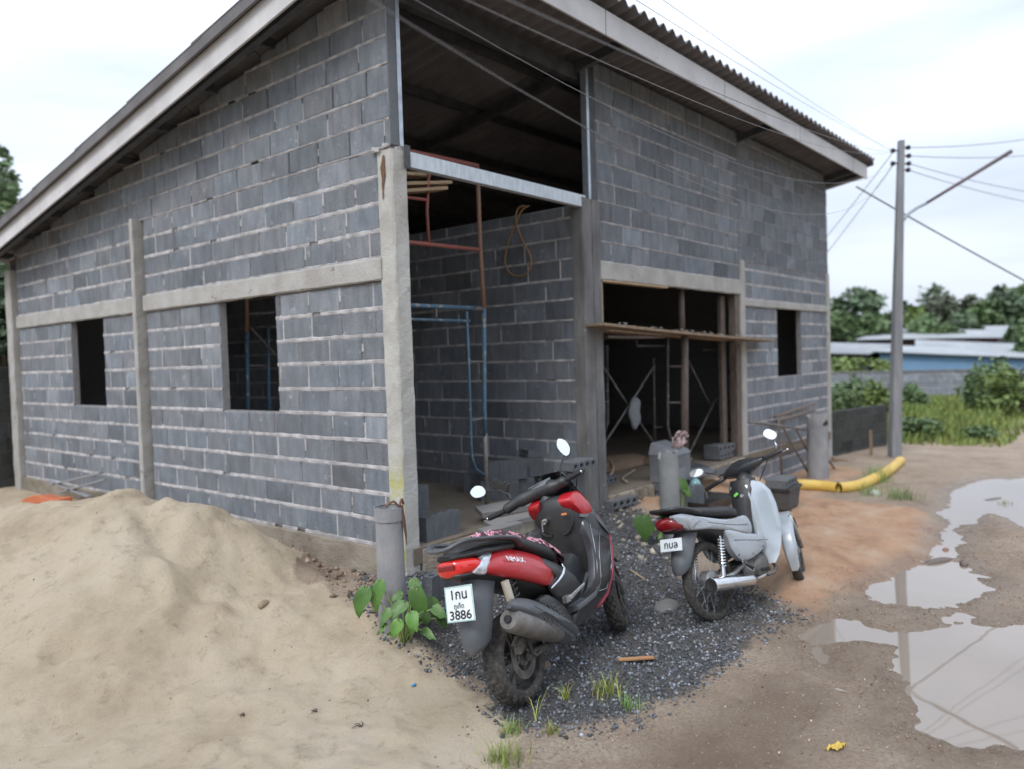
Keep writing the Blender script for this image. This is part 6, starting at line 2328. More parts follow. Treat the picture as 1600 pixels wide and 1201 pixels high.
YF = .56
base = at(760, 794, 2, 0.0)
YF = base.y
t_ = thing('scaffold', 'worn blue scaffold frame standing on the floor of the open bay', 'scaffold', base, group='scaffold frames')
tubes(t_, 'post', [[(756, 482), (757, 640), (758, 680)]], blue_t, YF, .021)
tubes(t_, 'post_foot', [[(758, 676), (759, 720), (761, 794)]], mat('scraped grey tube', (0.28, 0.27, 0.26), 0.6, 0.2, var=(0.16, 0.13, 0.115), vscale=8, vfac=.9), YF, .0215)
tubes(t_, 'top_bar', [[(560, 474), (742, 482)]], blue_t, YF, .020)
tubes(t_, 'coupler', [[(738, 482), (756, 484)]], grey_t, YF, .020)
tubes(t_, 'lower_bar', [[(560, 497), (734, 502)]], blue_t, YF, .013)
tubes(t_, 'inner_tube', [[(729, 487), (733, 580), (736, 690), (738, 715), (744, 732), (758, 742)]], blue_t, YF, .013)
tubes(t_, 'rung', [[(733, 566), (757, 566)], [(736, 657), (759, 651)], [(681, 480), (681, 500)]], grey_t, YF, .013)
mb = MB()
lft = base + Vector((-1.15, 0, 0)) - base
mb.tube([lft + Vector((0, 0, .0)), lft + Vector((0, 0, 1.88))], .024, 10)
mb.build('post', blue_t, t_, smooth=True)
t_ = thing('scaffold', 'upper red scaffold frame stacked on the blue one in the open bay', 'scaffold', at(756, 480, 1, YF), group='scaffold frames')
tubes(t_, 'post', [[(746, 262), (750, 380), (756, 484)]], rust_t, YF, .020)
tubes(t_, 'post', [[(670, 268), (667, 330), (670, 380)]], red_t, YF, .014)
tubes(t_, 'top_bar', [[(560, 214), (634, 236), (746, 260)]], red_t, YF, .024)
tubes(t_, 'lower_bar', [[(560, 368), (640, 379), (752, 391)]], red_t, YF, .019)
tubes(t_, 'rung', [[(600, 304), (668, 313)]], red_t, YF, .014)
for k, (a, b_) in enumerate((((610, 272), (663, 276)), ((600, 290), (697, 287)), ((600, 302), (690, 296)))):
    mb = MB()
    mb.beam(at(*a, 1, YF + .12 - .05 * k), at(*b_, 1, YF + .12 - .05 * k), .16, .028)
    tag(mb.build('scaffold_board', M['wood_pale'], bevel=.003), ('topmost short board on the red scaffold frame beside the corner pillar', 'middle and longest board on the red scaffold frame', 'lowest board on the red scaffold frame')[k], 'board', 'boards on the red scaffold')
# seen through the window of the side wall
YG = 2.75
b0 = at(387, 560, 1, YG)
t_ = thing('scaffold', 'scaffold frame with rusty upper and blue lower post behind the larger side window', 'scaffold', (b0.x, YG, 0), group='scaffold frames')
tubes(t_, 'post', [[(384, 440), (386, 520)]], rust_t, YG, .022)
tubes(t_, 'post', [[(386, 520), (388, 700)]], blue_t, YG, .022)
tubes(t_, 'inner_tube', [[(419, 512), (420, 600), (422, 700)]], blue_t, YG, .016)
tubes(t_, 'rung', [[(388, 491), (452, 487)], [(389, 572), (420, 572)], [(419, 512), (450, 510)]], grey_t, YG, .016)
tubes(t_, 'brace', [[(391, 512), (445, 570)]], grey_t, YG - .05, .012)
# garage scaffolds and timber platform
YH = .46
b0 = at(1046, 690, 1, YH)
t_ = thing('scaffold', 'spattered scaffold frame in the garage opening behind the middle wooden prop', 'scaffold', (b0.x, YH, 0), group='scaffold frames')
tubes(t_, 'inner_tube', [[(1043, 528), (1043, 640), (1043, 665), (1047, 682), (1056, 692)]], grey_t, YH, .018)
tubes(t_, 'post', [[(1066, 520), (1068, 700)]], grey_t, YH, .022)
tubes(t_, 'rung', [[(1044, 573), (1066, 573)], [(1044, 628), (1066, 628)]], grey_t, YH, .014)
b0 = at(1135, 668, 1, YH)
t_ = thing('scaffold', 'dark scaffold frame at the right jamb of the garage opening', 'scaffold', (b0.x, YH, 0), group='scaffold frames')
tubes(t_, 'inner_tube', [[(1129, 528), (1130, 640), (1131, 660), (1137, 670), (1150, 672)]], grey_t, YH, .018)
tubes(t_, 'post', [[(1148, 520), (1150, 690)]], grey_t, YH, .022)
tubes(t_, 'rung', [[(1130, 576), (1149, 576)], [(1130, 625), (1149, 625)], [(1098, 548), (1130, 546)]], grey_t, YH, .014)
b0 = at(985, 700, 1, YH)
t_ = thing('scaffold', 'scaffold frame with a white spattered post deep at the left of the garage', 'scaffold', (b0.x, YH + .5, 0), group='scaffold frames')
tubes(t_, 'post', [[(948, 540), (949, 660), (945, 672)], [(1021, 560), (1023, 700)]], grey_t, YH + .5, .020)
tubes(t_, 'top_bar', [[(994, 532), (995, 541), (1045, 541)]], grey_t, YH + .5, .014)
tubes(t_, 'rung', [[(930, 624), (948, 626)], [(1022, 667), (1036, 666)]], grey_t, YH + .5, .013)
for a, b_, yy, lab in (((933, 560), (1027, 700), YH - .05, 'brace falling to the right in the left half of the garage opening'), ((1023, 570), (938, 702), YH - .09, 'brace rising to the right in the left half of the garage opening'),
                       ((1073, 560), (1140, 691), YH - .05, 'brace falling to the right beside the middle wooden prop'), ((1149, 560), (1074, 713), YH - .09, 'brace rising to the right between the prop and the right jamb')):
    mb = MB()
    mb.tube([at(*a, 1, yy), at(*b_, 1, yy)], .013, 8)
    tag(mb.build('scaffold_brace', grey_t, smooth=True), lab, 'brace', 'crossed scaffold braces')
mb = MB()
mb.tube([at(1064, 452, 1, .12), at(1066, 525, 1, .12)], [.035, .038], 10)
tag(mb.build('wooden_prop', M['wood_dark'], smooth=True), 'short wooden prop between the lintel and the plank', 'prop')
mb = MB()
mb.tube([at(1070, 516, 1, -.14), at(1069, 600, 1, -.12) + Vector((.012, 0, 0)), at(1070, 722, 1, -.10)], [.040, .044, .042], 10)
tag(mb.build('wooden_prop', M['wood_dark'], smooth=True), 'long round wooden prop carrying the plank in the middle of the garage opening', 'prop')
for k, (a, b_, yy, w_, m_, lab) in enumerate((
        ((928, 508), (1200, 533), -.14, .24, M['wood'], 'long upper plank sticking out across the garage opening'),
        ((940, 517), (1172, 531), .12, .22, M['wood'], 'second plank lying just behind the long upper one'),
        ((938, 527), (1050, 526), .42, .20, M['wood_dark'], 'short dark plank under the left end of the platform'),
        ((1075, 524), (1135, 531), .05, .14, M['wood_pale'], 'pale short plank under the right part of the platform'))):
    mb = MB()
    A_, B_ = at(*a, 1, yy), at(*b_, 1, yy)
    n = 10
    rs = []
    for i in range(n + 1):
        c = A_.lerp(B_, i / n) + Vector((0, 0, -.012 * math.sin(math.pi * i / n)))
        wv = random.uniform(-.004, .004)
        rs.append([c + Vector((0, -w_ / 2 + wv, -.014)), c + Vector((0, w_ / 2 + wv, -.014)), c + Vector((0, w_ / 2 + wv, .014)), c + Vector((0, -w_ / 2 + wv, .014))])
    mb.rings(rs)
    tag(mb.build('plank', m_, bevel=.003), lab, 'plank', 'platform planks')
# mortar droppings on the plank
mb = MB()
A_, B_ = at(940, 505, 1, -.14), at(1150, 526, 1, -.14)
for _ in range(60):
    c = A_.lerp(B_, random.random()) + Vector((0, random.uniform(-.1, .1), .008))
    s_ = random.uniform(.003, .011)
    mb.obox(c, (s_ * 1.4, .003, 0), (0, s_, .002), (0, 0, s_ * .5))
tag(mb.build('mortar_droppings', mat('dry mortar crumbs', (0.40, 0.38, 0.35), 0.95)), kind='stuff')
# rag on the crossing of the braces
rg_m = mat('grey rag', (0.20, 0.215, 0.225), 0.95, var=(0.12, 0.13, 0.14), vscale=14, bump=.4)
c0 = at(990, 620, 1, YH - .13)
mb = MB()
rs = []
rc = random.Random(3)
for i in range(9):
    f = i / 8
    hw_ = (.04, .10, .12, .115, .13, .115, .10, .085, .03)[i]
    rs.append([(c0.x + hw_ * math.cos(t) * (1 + rc.uniform(-.12, .12)) + .02 * math.sin(i * 1.3), c0.y + .025 * math.sin(t) - .01, c0.z - f * .36 + rc.uniform(-.01, .01)) for t in np.linspace(0, 2 * math.pi, 15)[:-1]])
mb.rings(rs)
tag(mb.build('hanging_rag', rg_m, smooth=True), 'crumpled grey rag hanging where two braces cross in the garage', 'rag')
# looped hose on the partition
hose_m = mat('ochre hose', (0.33, 0.20, 0.09), 0.6)
mb = MB()
X_ = 2.372
pts = [at(x, y_, 0, X_) for x, y_ in ((820, 322), (810, 326), (806, 345), (816, 375), (828, 398), (830, 415), (824, 427), (811, 432), (798, 428), (790, 414), (790, 398), (797, 372), (806, 350), (815, 330), (826, 322))]
mb.tube(catmull(pts, 4, closed=False), .009, 8)
tag(mb.build('hose', hose_m, smooth=True), 'thin ochre hose hanging in a loop on the partition wall', 'hose')
beige = mat('pale hose', (0.50, 0.40, 0.29), 0.6)
mb = MB()
pts = [fl(x, y_, .02) + Vector((0, 0, h_)) for x, y_, h_ in ((938, 745, 0), (950, 744, 0), (958, 738, .03), (955, 730, .08), (944, 728, .10), (932, 732, .06), (925, 742, .02))]
mb.tube(catmull(pts, 4, closed=False), .012, 8)
tag(mb.build('hose', beige, smooth=True), 'pale hose curled on the garage floor right of the double pillar', 'hose')
mb = MB()
mb.tube([fl(992, 733, .03), fl(975, 744, .02), fl(972, 748, .02), fl(980, 752, .02)], .010, 8)
tag(mb.build('bent_bar', beige, smooth=True), 'short bent pale bar on the garage floor beside the grey box', 'bar')
# sand and cement sacks / spoil heap in the garage
mb = MB()
for i, (px, py, sx_, sy_, h_) in enumerate(((985, 730, .9, .35, .12), (1075, 722, .5, .3, .10))):
    c = fl(px, py)
    rs = []
    for k in range(6):
        f = k / 5
        rs.append([(c.x + sx_ * math.cos(t) * math.cos(f * 1.45) * (1 + .12 * math.sin(3 * t + i)), c.y + .3 + sy_ * math.sin(t) * math.cos(f * 1.45), h_ * math.sin(f * 1.5) + rc.uniform(-.006, .006)) for t in np.linspace(0, 2 * math.pi, 25)[:-1]])
    mb.rings(rs)
tag(mb.build('soil_heap', mat('brown soil heap', (0.26, 0.175, 0.115), 0.95, var=(0.17, 0.12, 0.085), vscale=6, bump=.6), smooth=True), kind='stuff')
# blue-green bottle, tray and dark sheet behind the motorcycle
tt = at(1087, 772, 1, -.35)
btl = thing('water_bottle', 'translucent teal water bottle upside down behind the silver motorcycle mirror', 'bottle', tt)
mb = MB()
mb.lathe([(0, 0), (0, .055), (.03, .06), (.13, .06), (.16, .045), (.18, .02), (.21, .018), (.21, 0)], (0, 0, 1), (0, 0, 0), 20, closed=False)
mb.build('body', mat('teal plastic', (0.22, 0.42, 0.44), 0.2, trans=.25), btl, smooth=True, autosmooth=40)
mb = MB()
mb.lathe([(.208, 0), (.208, .021), (.235, .021), (.235, 0)], (0, 0, 1), (0, 0, 0), 16, closed=False)
mb.build('cap', mat('teal cap', (0.10, 0.26, 0.30), 0.4), btl, smooth=True, autosmooth=40)
c = on_ground(1105, 790)
mb = MB()
mb.rings([[(-.33, -.16, 0), (.33, -.16, 0), (.33, .16, 0), (-.33, .16, 0)], [(-.37, -.2, .10), (.37, -.2, .10), (.37, .2, .10), (-.37, .2, .10)], [(-.35, -.18, .10), (.35, -.18, .10), (.35, .18, .10), (-.35, .18, .10)],
          [(-.31, -.15, .02), (.31, -.15, .02), (.31, .15, .02), (-.31, .15, .02)]])
tag(mb.build('mixing_tray', plast, loc=(c.x, c.y, c.z), bevel=.006), 'shallow black mixing tray on the ground behind the motorcycle seat', 'tray')
mb = MB()
c = fl(1092, 742, -.02)
mb.rings([[(c.x - .4, c.y - .1, -.02), (c.x + .35, c.y - .12, -.02), (c.x + .4, c.y + .25, -.01), (c.x - .35, c.y + .25, .0)], [(c.x - .28, c.y - .05, .10), (c.x + .2, c.y - .04, .06), (c.x + .28, c.y + .2, .09), (c.x - .2, c.y + .2, .16)]])
tag(mb.build('folded_sheet', mat('dark plastic sheet', (0.05, 0.053, 0.058), 0.4, bump=.5, bscale=10), bevel=.02), 'folded dark plastic sheet at the garage threshold behind the motorcycle', 'sheet')
for k, (px, py) in enumerate(((1066, 800), (1078, 795))):
    c = on_ground(px, py)
    block(('left', 'right')[k] + ' upright ribbed block just right of the grey pipe with the gloves', (c.x + .05, min(c.y, -.3) + .05, c.z + .12), (0, 0, -12 - 4 * k), sc=1.1)
# concrete offcuts in front of the bay
ocm = mat('grey offcut board', (0.20, 0.195, 0.185), 0.9, var=(0.13, 0.125, 0.12), vscale=5, bump=.3)
for k, (px, py, l_, w_, rz_, tl_) in enumerate(((792, 812, .50, .24, -32, 6), (800, 830, .42, .16, -24, 3), (783, 838, .34, .14, -14, 2))):
    c = fl(px, py)
    mb = MB()
    mb.box((-l_ / 2, -w_ / 2, 0), (l_ / 2, w_ / 2, .045), jit=.006)
    o = mb.build('slab_offcut', ocm, bevel=.004, loc=(c.x, c.y, c.z + .05 + .02 * (2 - k)))
    o.rotation_euler = (R(tl_), R(-4), R(rz_))
    tag(o, ('largest flat concrete offcut behind the red scooter seat', 'middle concrete offcut behind the red scooter seat', 'smallest concrete offcut next to the scooter grab rail')[k], 'offcut', 'concrete offcuts')
# rusty trestle leaning at the right of the garage door
rus = mat('rusty angle iron', (0.15, 0.115, 0.10), 0.85, 0.2, var=(0.22, 0.18, 0.15), vscale=9, vfac=.9)
YT = -.38
b0 = at(1225, 740, 1, YT)
t_ = thing('steel_trestle', 'folded rusty steel trestle leaning on the wall left of the stained pipe', 'trestle', b0)
tubes(t_, 'top_rail', [[(1211, 650), (1272, 630)], [(1214, 657), (1272, 640)]], rus, YT + .25, .026)
tubes(t_, 'rail', [[(1170, 659), (1190, 660), (1262, 671)]], grey_t, YT, .018)
tubes(t_, 'leg', [[(1224, 668), (1263, 738)], [(1243, 668), (1266, 712)], [(1216, 655), (1222, 745)]], rus, YT + .05, .016)
tubes(t_, 'leg', [[(1290, 712), (1312, 742)]], rus, YT, .016)
tubes(t_, 'tie', [[(1216, 690), (1250, 690)]], rus, YT + .1, .010)

# ------------------------------------------------------------------ yellow drain pipe in two lengths
yel = mat('yellow pipe', (0.66, 0.46, 0.11), 0.55, var=(0.56, 0.36, 0.07), vscale=4, vfac=.9, spots=((0.30, 0.20, 0.08), 7, 0.66))
for k, pts in enumerate((((1243, 757), (1275, 758), (1309, 762)), ((1310, 762), (1340, 758), (1368, 746), (1390, 733), (1407, 718)))):
    mb = MB()
    P_ = [on_ground(x, y_ + 6) + Vector((0, 0, .055)) for x, y_ in pts]
    P_ = catmull(P_, 5, closed=False)
    mb.tube(P_, .074, 16, cap=False)
    mb.tube(list(reversed(P_)), .066, 16, cap=False)
    tag(mb.build('drain_pipe', yel, smooth=True), ('shorter straight length of yellow pipe lying left, by the stained pipe', 'longer bent length of yellow pipe ending at the lamp pole')[k], 'pipe', 'yellow pipes')

# ------------------------------------------------------------------ leafy plants
leaf_g = mat('fresh green leaf', (0.085, 0.185, 0.035), 0.45, var=(0.055, 0.13, 0.025), vscale=9, vfac=.8, attr='tint')
stem_g = mat('green stem', (0.22, 0.28, 0.09), 0.6)


def big_leaf(mb, a, tip_dir, up, ln, wd, fold=.22, tint=1.0):
    """heart-shaped blade from its stem point a"""
    d = Vector(tip_dir).normalized()
    u = (Vector(up) - d * Vector(up).dot(d)).normalized()
    s_ = d.cross(u)
    a = Vector(a)
    prof = [(-.10, .14), (-.05, .27), (.08, .42), (.25, .47), (.45, .44), (.65, .33), (.85, .15), (1.0, 0.0)]
    vs, fs = [], []
    for t_, w_ in prof:
        c = a + d * ln * t_ - u * (ln * .22 * max(t_, 0) ** 2) + s_ * (ln * .05 * math.sin(t_ * 5 + ln * 90))
        if t_ < 0:
            c0_ = a
        else:
            c0_ = c
        for s2, w2 in ((-1, 1), (-.5, .5), (0, 0), (.5, .5), (1, 1)):
            base_ = c0_ if s2 == 0 else c
            vs.append(base_ + s_ * (wd * w_ * s2) + u * (fold * wd * w_ * abs(w2) + .010 * math.sin(t_ * 19 + s2 * 5)))
    for i in range(len(prof) - 1):
        for j in range(4):
            q_ = i * 5 + j
            fs.append((q_, q_ + 1, q_ + 6, q_ + 5))
    mb.add(vs, fs, 0, (tint * 1.0, tint, tint * .9))


def plant(label, base, leaves, name='leafy_plant', grp=None):
    t_ = thing(name, label, 'plant', base, group=grp)
    base = Vector(base)
    sm = MB()
    for (px, py, d_, ln, wd, tx, tz, tt) in leaves:
        a = D(px, py, d_) - base
        sm.tube(catmull([Vector((random.uniform(-.02, .02), random.uniform(-.02, .02), -.02)), a * .5 + Vector((0, 0, .05)), a], 4, closed=False), .005, 6)
    sm.build('stems', stem_g, t_, smooth=True)
    for (px, py, d_, ln, wd, tx, tz, tt) in leaves:
        a = D(px, py, d_) - base
        mb = MB()
        tipd = _r0 * tx - _f0 * .35 + Vector((0, 0, tz))
        upv = -_f0 * .7 + Vector((0, 0, .75))
        big_leaf(mb, a, tipd, upv, ln * random.uniform(.8, 1.0), wd * random.uniform(.75, .95), tint=tt * random.uniform(.7, 1.1))
        mb.build('leaf', leaf_g, t_, smooth=True, tint=True)
    return t_


b0 = on_ground(632, 1002)
dq = (b0 - CAM).dot(_fw)
plant('clump of broad bright green leaves around the foot of the tall broken pipe', b0, [
    (570, 918, dq - .05, .22, .13, -.25, -1.0, 1.15), (592, 908, dq - .02, .22, .11, -.1, -1.0, 1.35), (652, 918, dq + .05, .25, .15, .1, -1.0, .95), (668, 935, dq + .12, .20, .12, .6, -.8, .85),
    (632, 940, dq - .08, .15, .11, -.4, -.4, 1.3), (640, 958, dq - .14, .15, .12, .3, -.5, 1.5), (622, 968, dq - .16, .13, .09, -.2, -.8, 1.4), (676, 950, dq + .02, .14, .10, .8, -.3, .9),
    (648, 905, dq + .10, .17, .10, .1, -.6, 1.0), (612, 950, dq - .02, .14, .07, -.5, -.6, 1.2), (660, 985, dq - .08, .12, .07, .5, -.1, 1.1),
    (628, 925, dq + .02, .12, .08, -.6, -.3, .8), (645, 972, dq - .1, .09, .06, -.3, -.9, 1.2), (684, 965, dq + .05, .10, .07, .7, -.6, .75), (604, 975, dq - .03, .09, .05, -.7, -.5, 1.3), (662, 955, dq - .02, .11, .08, .3, -.9, .7), (618, 990, dq - .1, .07, .05, -.4, .2, 1.0)])
b0 = on_ground(1012, 852)
dq = (b0 - CAM).dot(_fw)
plant('single large dark heart-shaped leaf in front of the blocks under the grey box', b0, [(1005, 806, dq, .26, .26, 0, -1.0, .55)])
b0 = on_ground(1033, 852)
plant('small weed with little pale leaves right of the large heart-shaped leaf', b0, [(1025 + dx, 812 + dy, dq + .1, .06, .05, tx, -.4, 1.3) for dx, dy, tx in ((0, 0, -.8), (6, -6, .2), (12, 2, .9), (3, 10, -.5), (10, 14, .6), (6, 22, -.2), (14, -8, .5))])
b0 = on_ground(1068, 800)
plant('few green leaves between the grey pipe and the ribbed blocks', b0, [(1064, 748, (b0 - CAM).dot(_fw), .16, .12, .2, -.9, 1.0), (1070, 760, (b0 - CAM).dot(_fw), .14, .10, .4, -.7, 1.1)])


def tuft(label, px, py, n, h, spread, tint=(1, 1, 1), seed=0, m=None):
    b_ = on_ground(px, py)
    r_ = random.Random(seed)
    mb = MB()
    for _ in range(n):
        a = r_.uniform(0, 6.28)
        lx, ly = math.cos(a), math.sin(a)
        ox, oy = r_.gauss(0, spread * .35), r_.gauss(0, spread * .35)
        hh = h * r_.uniform(.5, 1.2)
        w_ = r_.uniform(.0018, .0035)
        bend = r_.uniform(.2, 1.0) * hh
        t3 = tuple(c * r_.uniform(.75, 1.3) for c in tint)
        pts = [(0, 0), (.3, .45), (.65, .8), (1.0, .92)]
        vs = []
        for q, (u_, v_) in enumerate(pts):
            ww = w_ * (1 - q / 3.2)
            vs += [(ox + lx * bend * u_ - ly * ww, oy + ly * bend * u_ + lx * ww, hh * v_), (ox + lx * bend * u_ + ly * ww, oy + ly * bend * u_ - lx * ww, hh * v_)]
        mb.add(vs, [(0, 1, 3, 2), (2, 3, 5, 4), (4, 5, 7, 6)], 0, t3)
    tag(mb.build('grass_tuft', gmt, tint=True, loc=b_), label, 'grass tuft', 'grass tufts in the gravel and lane')


tuft('yellow green grass tuft in the gravel below the wooden strip', 946, 1083, 90, .10, .12, (1.7, 1.35, 1.0), 1)
tuft('green grass tuft at the gravel edge right of the yellow green one', 984, 1106, 55, .07, .09, (1.1, 1.25, 1.1), 2)
tuft('sparse dry tuft at the right side of the scooter rear tyre', 884, 1090, 30, .08, .035, (2.0, 1.6, 1.2), 3)
tuft('single tall pale grass stalks just below the scooter rear tyre', 838, 1125, 7, .20, .03, (2.6, 2.1, 1.9), 4)
tuft('wide low grass tuft left of the lane at the bottom edge', 786, 1188, 150, .09, .16, (1.3, 1.1, .9), 5)
tuft('short grass tuft where gravel ends below the scooter tyre', 802, 1142, 90, .06, .09, (1.2, 1.15, .9), 6)
tuft('thin grass blades right of the tuft below the tyre', 862, 1145, 40, .06, .05, (1.4, 1.2, .9), 7)
tuft('grass clump on the mound in front of the yellow pipe', 1408, 778, 160, .16, .30, (.8, .9, .8), 8)
tuft('green weeds growing over the yellow pipe bend', 1372, 752, 160, .26, .28, (1.0, 1.25, .9), 9)
tuft('green weeds in front of the bend of the yellow pipe', 1358, 772, 100, .18, .26, (1.0, 1.2, .9), 10)
tuft('dry bit of grass in the mud between the puddles', 1570, 790, 50, .08, .12, (1.2, 1.2, .8), 11)


# ------------------------------------------------------------------ gravel, pebbles, crumbs and rubble
def stones(name, pts, sizes, tints, m, flat=.7, seed=1, bury=.25):
    r_ = np.random.default_rng(seed)
    n = len(pts)
    base_v = np.array([(1, 0, 0), (0, 1, 0), (-1, 0, 0), (0, -1, 0), (.1, .1, 1), (-.1, -.05, -1)], float)
    base_f = np.array([(0, 1, 4), (1, 2, 4), (2, 3, 4), (3, 0, 4), (1, 0, 5), (2, 1, 5), (3, 2, 5), (0, 3, 5)])
    V = base_v[None] * (1 + r_.uniform(-.35, .35, (n, 6, 3)))
    V[:, :, 2] *= flat
    # random rotations
    q = r_.normal(size=(n, 4))
    q[:, 1:3] *= .5
    q /= np.linalg.norm(q, axis=1)[:, None]
    w_, x, y_, z = q.T
    Rm = np.stack([1 - 2 * (y_ * y_ + z * z), 2 * (x * y_ - z * w_), 2 * (x * z + y_ * w_), 2 * (x * y_ + z * w_), 1 - 2 * (x * x + z * z), 2 * (y_ * z - x * w_), 2 * (x * z - y_ * w_), 2 * (y_ * z + x * w_), 1 - 2 * (x * x + y_ * y_)], -1).reshape(n, 3, 3)
    V = np.einsum('nij,nkj->nki', Rm, V) * sizes[:, None, None]
    V += pts[:, None, :] + np.array([0, 0, 1])[None, None] * (sizes * bury)[:, None, None]
    Fc = base_f[None] + (np.arange(n) * 6)[:, None, None]
    me_ = bpy.data.meshes.new(name)
    me_.vertices.add(n * 6)
    me_.vertices.foreach_set('co', V.astype(np.float32).ravel())
    me_.loops.add(n * 24)
    me_.loops.foreach_set('vertex_index', Fc.astype(np.int32).ravel())
    me_.polygons.add(n * 8)
    me_.polygons.foreach_set('loop_start', (np.arange(n * 8) * 3).astype(np.int32))
    me_.polygons.foreach_set('loop_total', np.full(n * 8, 3, np.int32))
    me_.update()
    a = me_.color_attributes.new('tint', 'FLOAT_COLOR', 'POINT')
    a.data.foreach_set('color', np.repeat(np.concatenate([tints, np.ones((n, 1))], 1), 6, axis=0).astype(np.float32).ravel())
    me_.materials.append(m)
    o = bpy.data.objects.new(name, me_)
    C.objects.link(o)
    return tag(o, kind='stuff')


def scatter(poly, n, lo, hi, seed, inner=0.0, power=1.0, spread=.05):
    r_ = np.random.default_rng(seed)
    P = np.array(poly)
    x = r_.uniform(P[:, 0].min() - .3, P[:, 0].max() + .3, n)
    y_ = r_.uniform(P[:, 1].min() - .3, P[:, 1].max() + .3, n)
    sd_ = poly_sd(x, y_, poly) + fract_noise(x, y_, 81, ((1.7, 0.2), (4.5, 0.16), (12.0, 0.08))) + np.abs(r_.normal(0, 1.0, n)) * spread
    k = sd_ < inner
    x, y_ = x[k], y_[k]
    z = ground_height(x, y_)
    s_ = lo + (hi - lo) * r_.random(len(x)) ** power
    return np.stack([x, y_, z], -1), s_, r_


stone_m = mat('crushed dark stone', (0.098, 0.103, 0.113), 0.55, attr='tint', bump=.3, bscale=90)
pts, sz, r_ = scatter(GRAVEL, 42000, .0050, .0165, 201, inner=.16, power=1.9, spread=.13)
g = np.clip(r_.lognormal(0.0, 0.62, len(pts)), .25, 4.2)
warm = r_.uniform(-.08, .10, len(pts))
thin = fract_noise(pts[:, 0], pts[:, 1], 91, ((1.4, 1.0), (4.0, .6))) > -.42
pts, sz, g, warm = pts[thin], sz[thin], g[thin], warm[thin]
stones('gravel', pts, sz, np.stack([g * (1 + warm), g, g * (1 - warm)], -1), stone_m, seed=11)
# brown pebbles on the lane
LANE = wp([(700, 1080), (860, 1140), (1090, 1080), (1200, 960), (1260, 900), (1420, 880), (1600, 760), (1700, 900), (1700, 1300), (650, 1300)])
pts, sz, r_ = scatter(LANE, 16000, .003, .009, 202, inner=-.02, power=2.2)
k = pts[:, 2] > WATER_Z + .003
pts, sz = pts[k], sz[k]
g = np.clip(r_.lognormal(0.0, 0.40, len(pts)), .35, 2.4)
stones('pebbles', pts, sz, np.stack([g * 1.05, g * .95, g * .85], -1), mat('lane grit', (0.26, 0.205, 0.165), 0.85, attr='tint'), seed=12)
# dark crumbs on the sand
pts, sz, r_ = scatter(SAND, 1500, .003, .011, 203, inner=-.05, power=2.5)
g = np.clip(r_.lognormal(0.0, 0.4, len(pts)), .4, 2.0)
stones('sand_crumbs', pts, sz, np.stack([g, g * .95, g * .85], -1), mat('clods', (0.17, 0.13, 0.09), 0.9, attr='tint'), seed=13)
# pale rubble between the slab edge and the machines
RUB = wp([(925, 830), (985, 822), (1040, 845), (1050, 880), (1010, 900), (960, 880)], -.45)
pts, sz, r_ = scatter(RUB, 420, .012, .05, 204, inner=.02, power=2.0)
g = np.clip(r_.lognormal(0.0, 0.45, len(pts)), .3, 1.8)
stones('rubble', pts, sz, np.stack([g, g * .97, g * .9], -1), mat('pale rubble stone', (0.30, 0.275, 0.235), 0.9, attr='tint', bump=.4), seed=14, flat=.5)
# soil clods and footing rubble along the sand side
FOOT = wp([(300, 795), (600, 880), (600, 960), (540, 930), (470, 890), (380, 850)], -.3)
pts, sz, r_ = scatter(FOOT, 3600, .008, .036, 205, inner=.12, power=1.9)
k = (pts[:, 0] < -.05)
pts, sz = pts[k], sz[k]
g = np.clip(r_.lognormal(0.0, 0.35, len(pts)), .4, 2.0)
stones('footing_rubble', pts, sz, np.stack([g, g * .93, g * .86], -1), mat('brown clod', (0.215, 0.175, 0.14), 0.95, attr='tint', bump=.5), seed=15)

# ------------------------------------------------------------------ small things lying about
def lump(name, label, cat, px, py, sx_, sy_, sz_, m, seed=1, rz=0, grp=None, dz=0.0):
    r_ = random.Random(seed)
    mb = MB()
    rs = []
    for k in range(7):
        f = -1.2 + k * .45
        rs.append([(sx_ * math.cos(t) * math.cos(f) * (1 + .22 * mnoise.noise(Vector((math.cos(t) * 1.7, math.sin(t) * 1.7, seed + f)))), sy_ * math.sin(t) * math.cos(f) * (1 + .2 * mnoise.noise(Vector((math.cos(t), math.sin(t), seed + 9 + f)))), sz_ * (math.sin(f) + .15)) for t in np.linspace(0, 2 * math.pi, 19)[:-1]])
    mb.rings(rs)
    c = on_ground(px, py)
    o = mb.build(name, m, smooth=True, loc=(c.x, c.y, c.z + dz))
    o.rotation_euler = (0, 0, R(rz))
    return tag(o, label, cat, grp)


lump('stone', 'flat pale grey stone in the gravel between the two machines', 'stone', 1042, 946, .16, .09, .03, mat('flat cement lump', (0.18, 0.175, 0.165), .85, var=(0.13, 0.125, 0.12), bump=.4), 3, 10)
lump('stone', 'reddish stone chock behind the scooter rear tyre', 'stone', 852, 1042, .07, .035, .03, mat('reddish stone', (0.20, 0.14, 0.115), .85, bump=.4), 5, 20)
lump('mud_lump', 'long dark mud lump at the upper edge of the middle puddle', 'mud lump', 1466, 878, .20, .05, .035, mat('dark wet mud', (0.12, 0.09, 0.07), .5, bump=.5), 7, -25)
lump('mud_lump', 'short dark mud lump right of the long one in the puddle', 'mud lump', 1506, 880, .10, .035, .028, MATS['dark wet mud'], 8, 10)
lump('stone', 'white round stone near the foot of the yellow pipe', 'stone', 1367, 772, .09, .06, .06, mat('white stone', (0.55, 0.53, 0.5), .8), 9, 0)
lump('mud_lump', 'mud ridge with grass in the upper right puddle', 'mud lump', 1552, 783, .34, .10, .035, MATS['dark wet mud'], 10, -20)
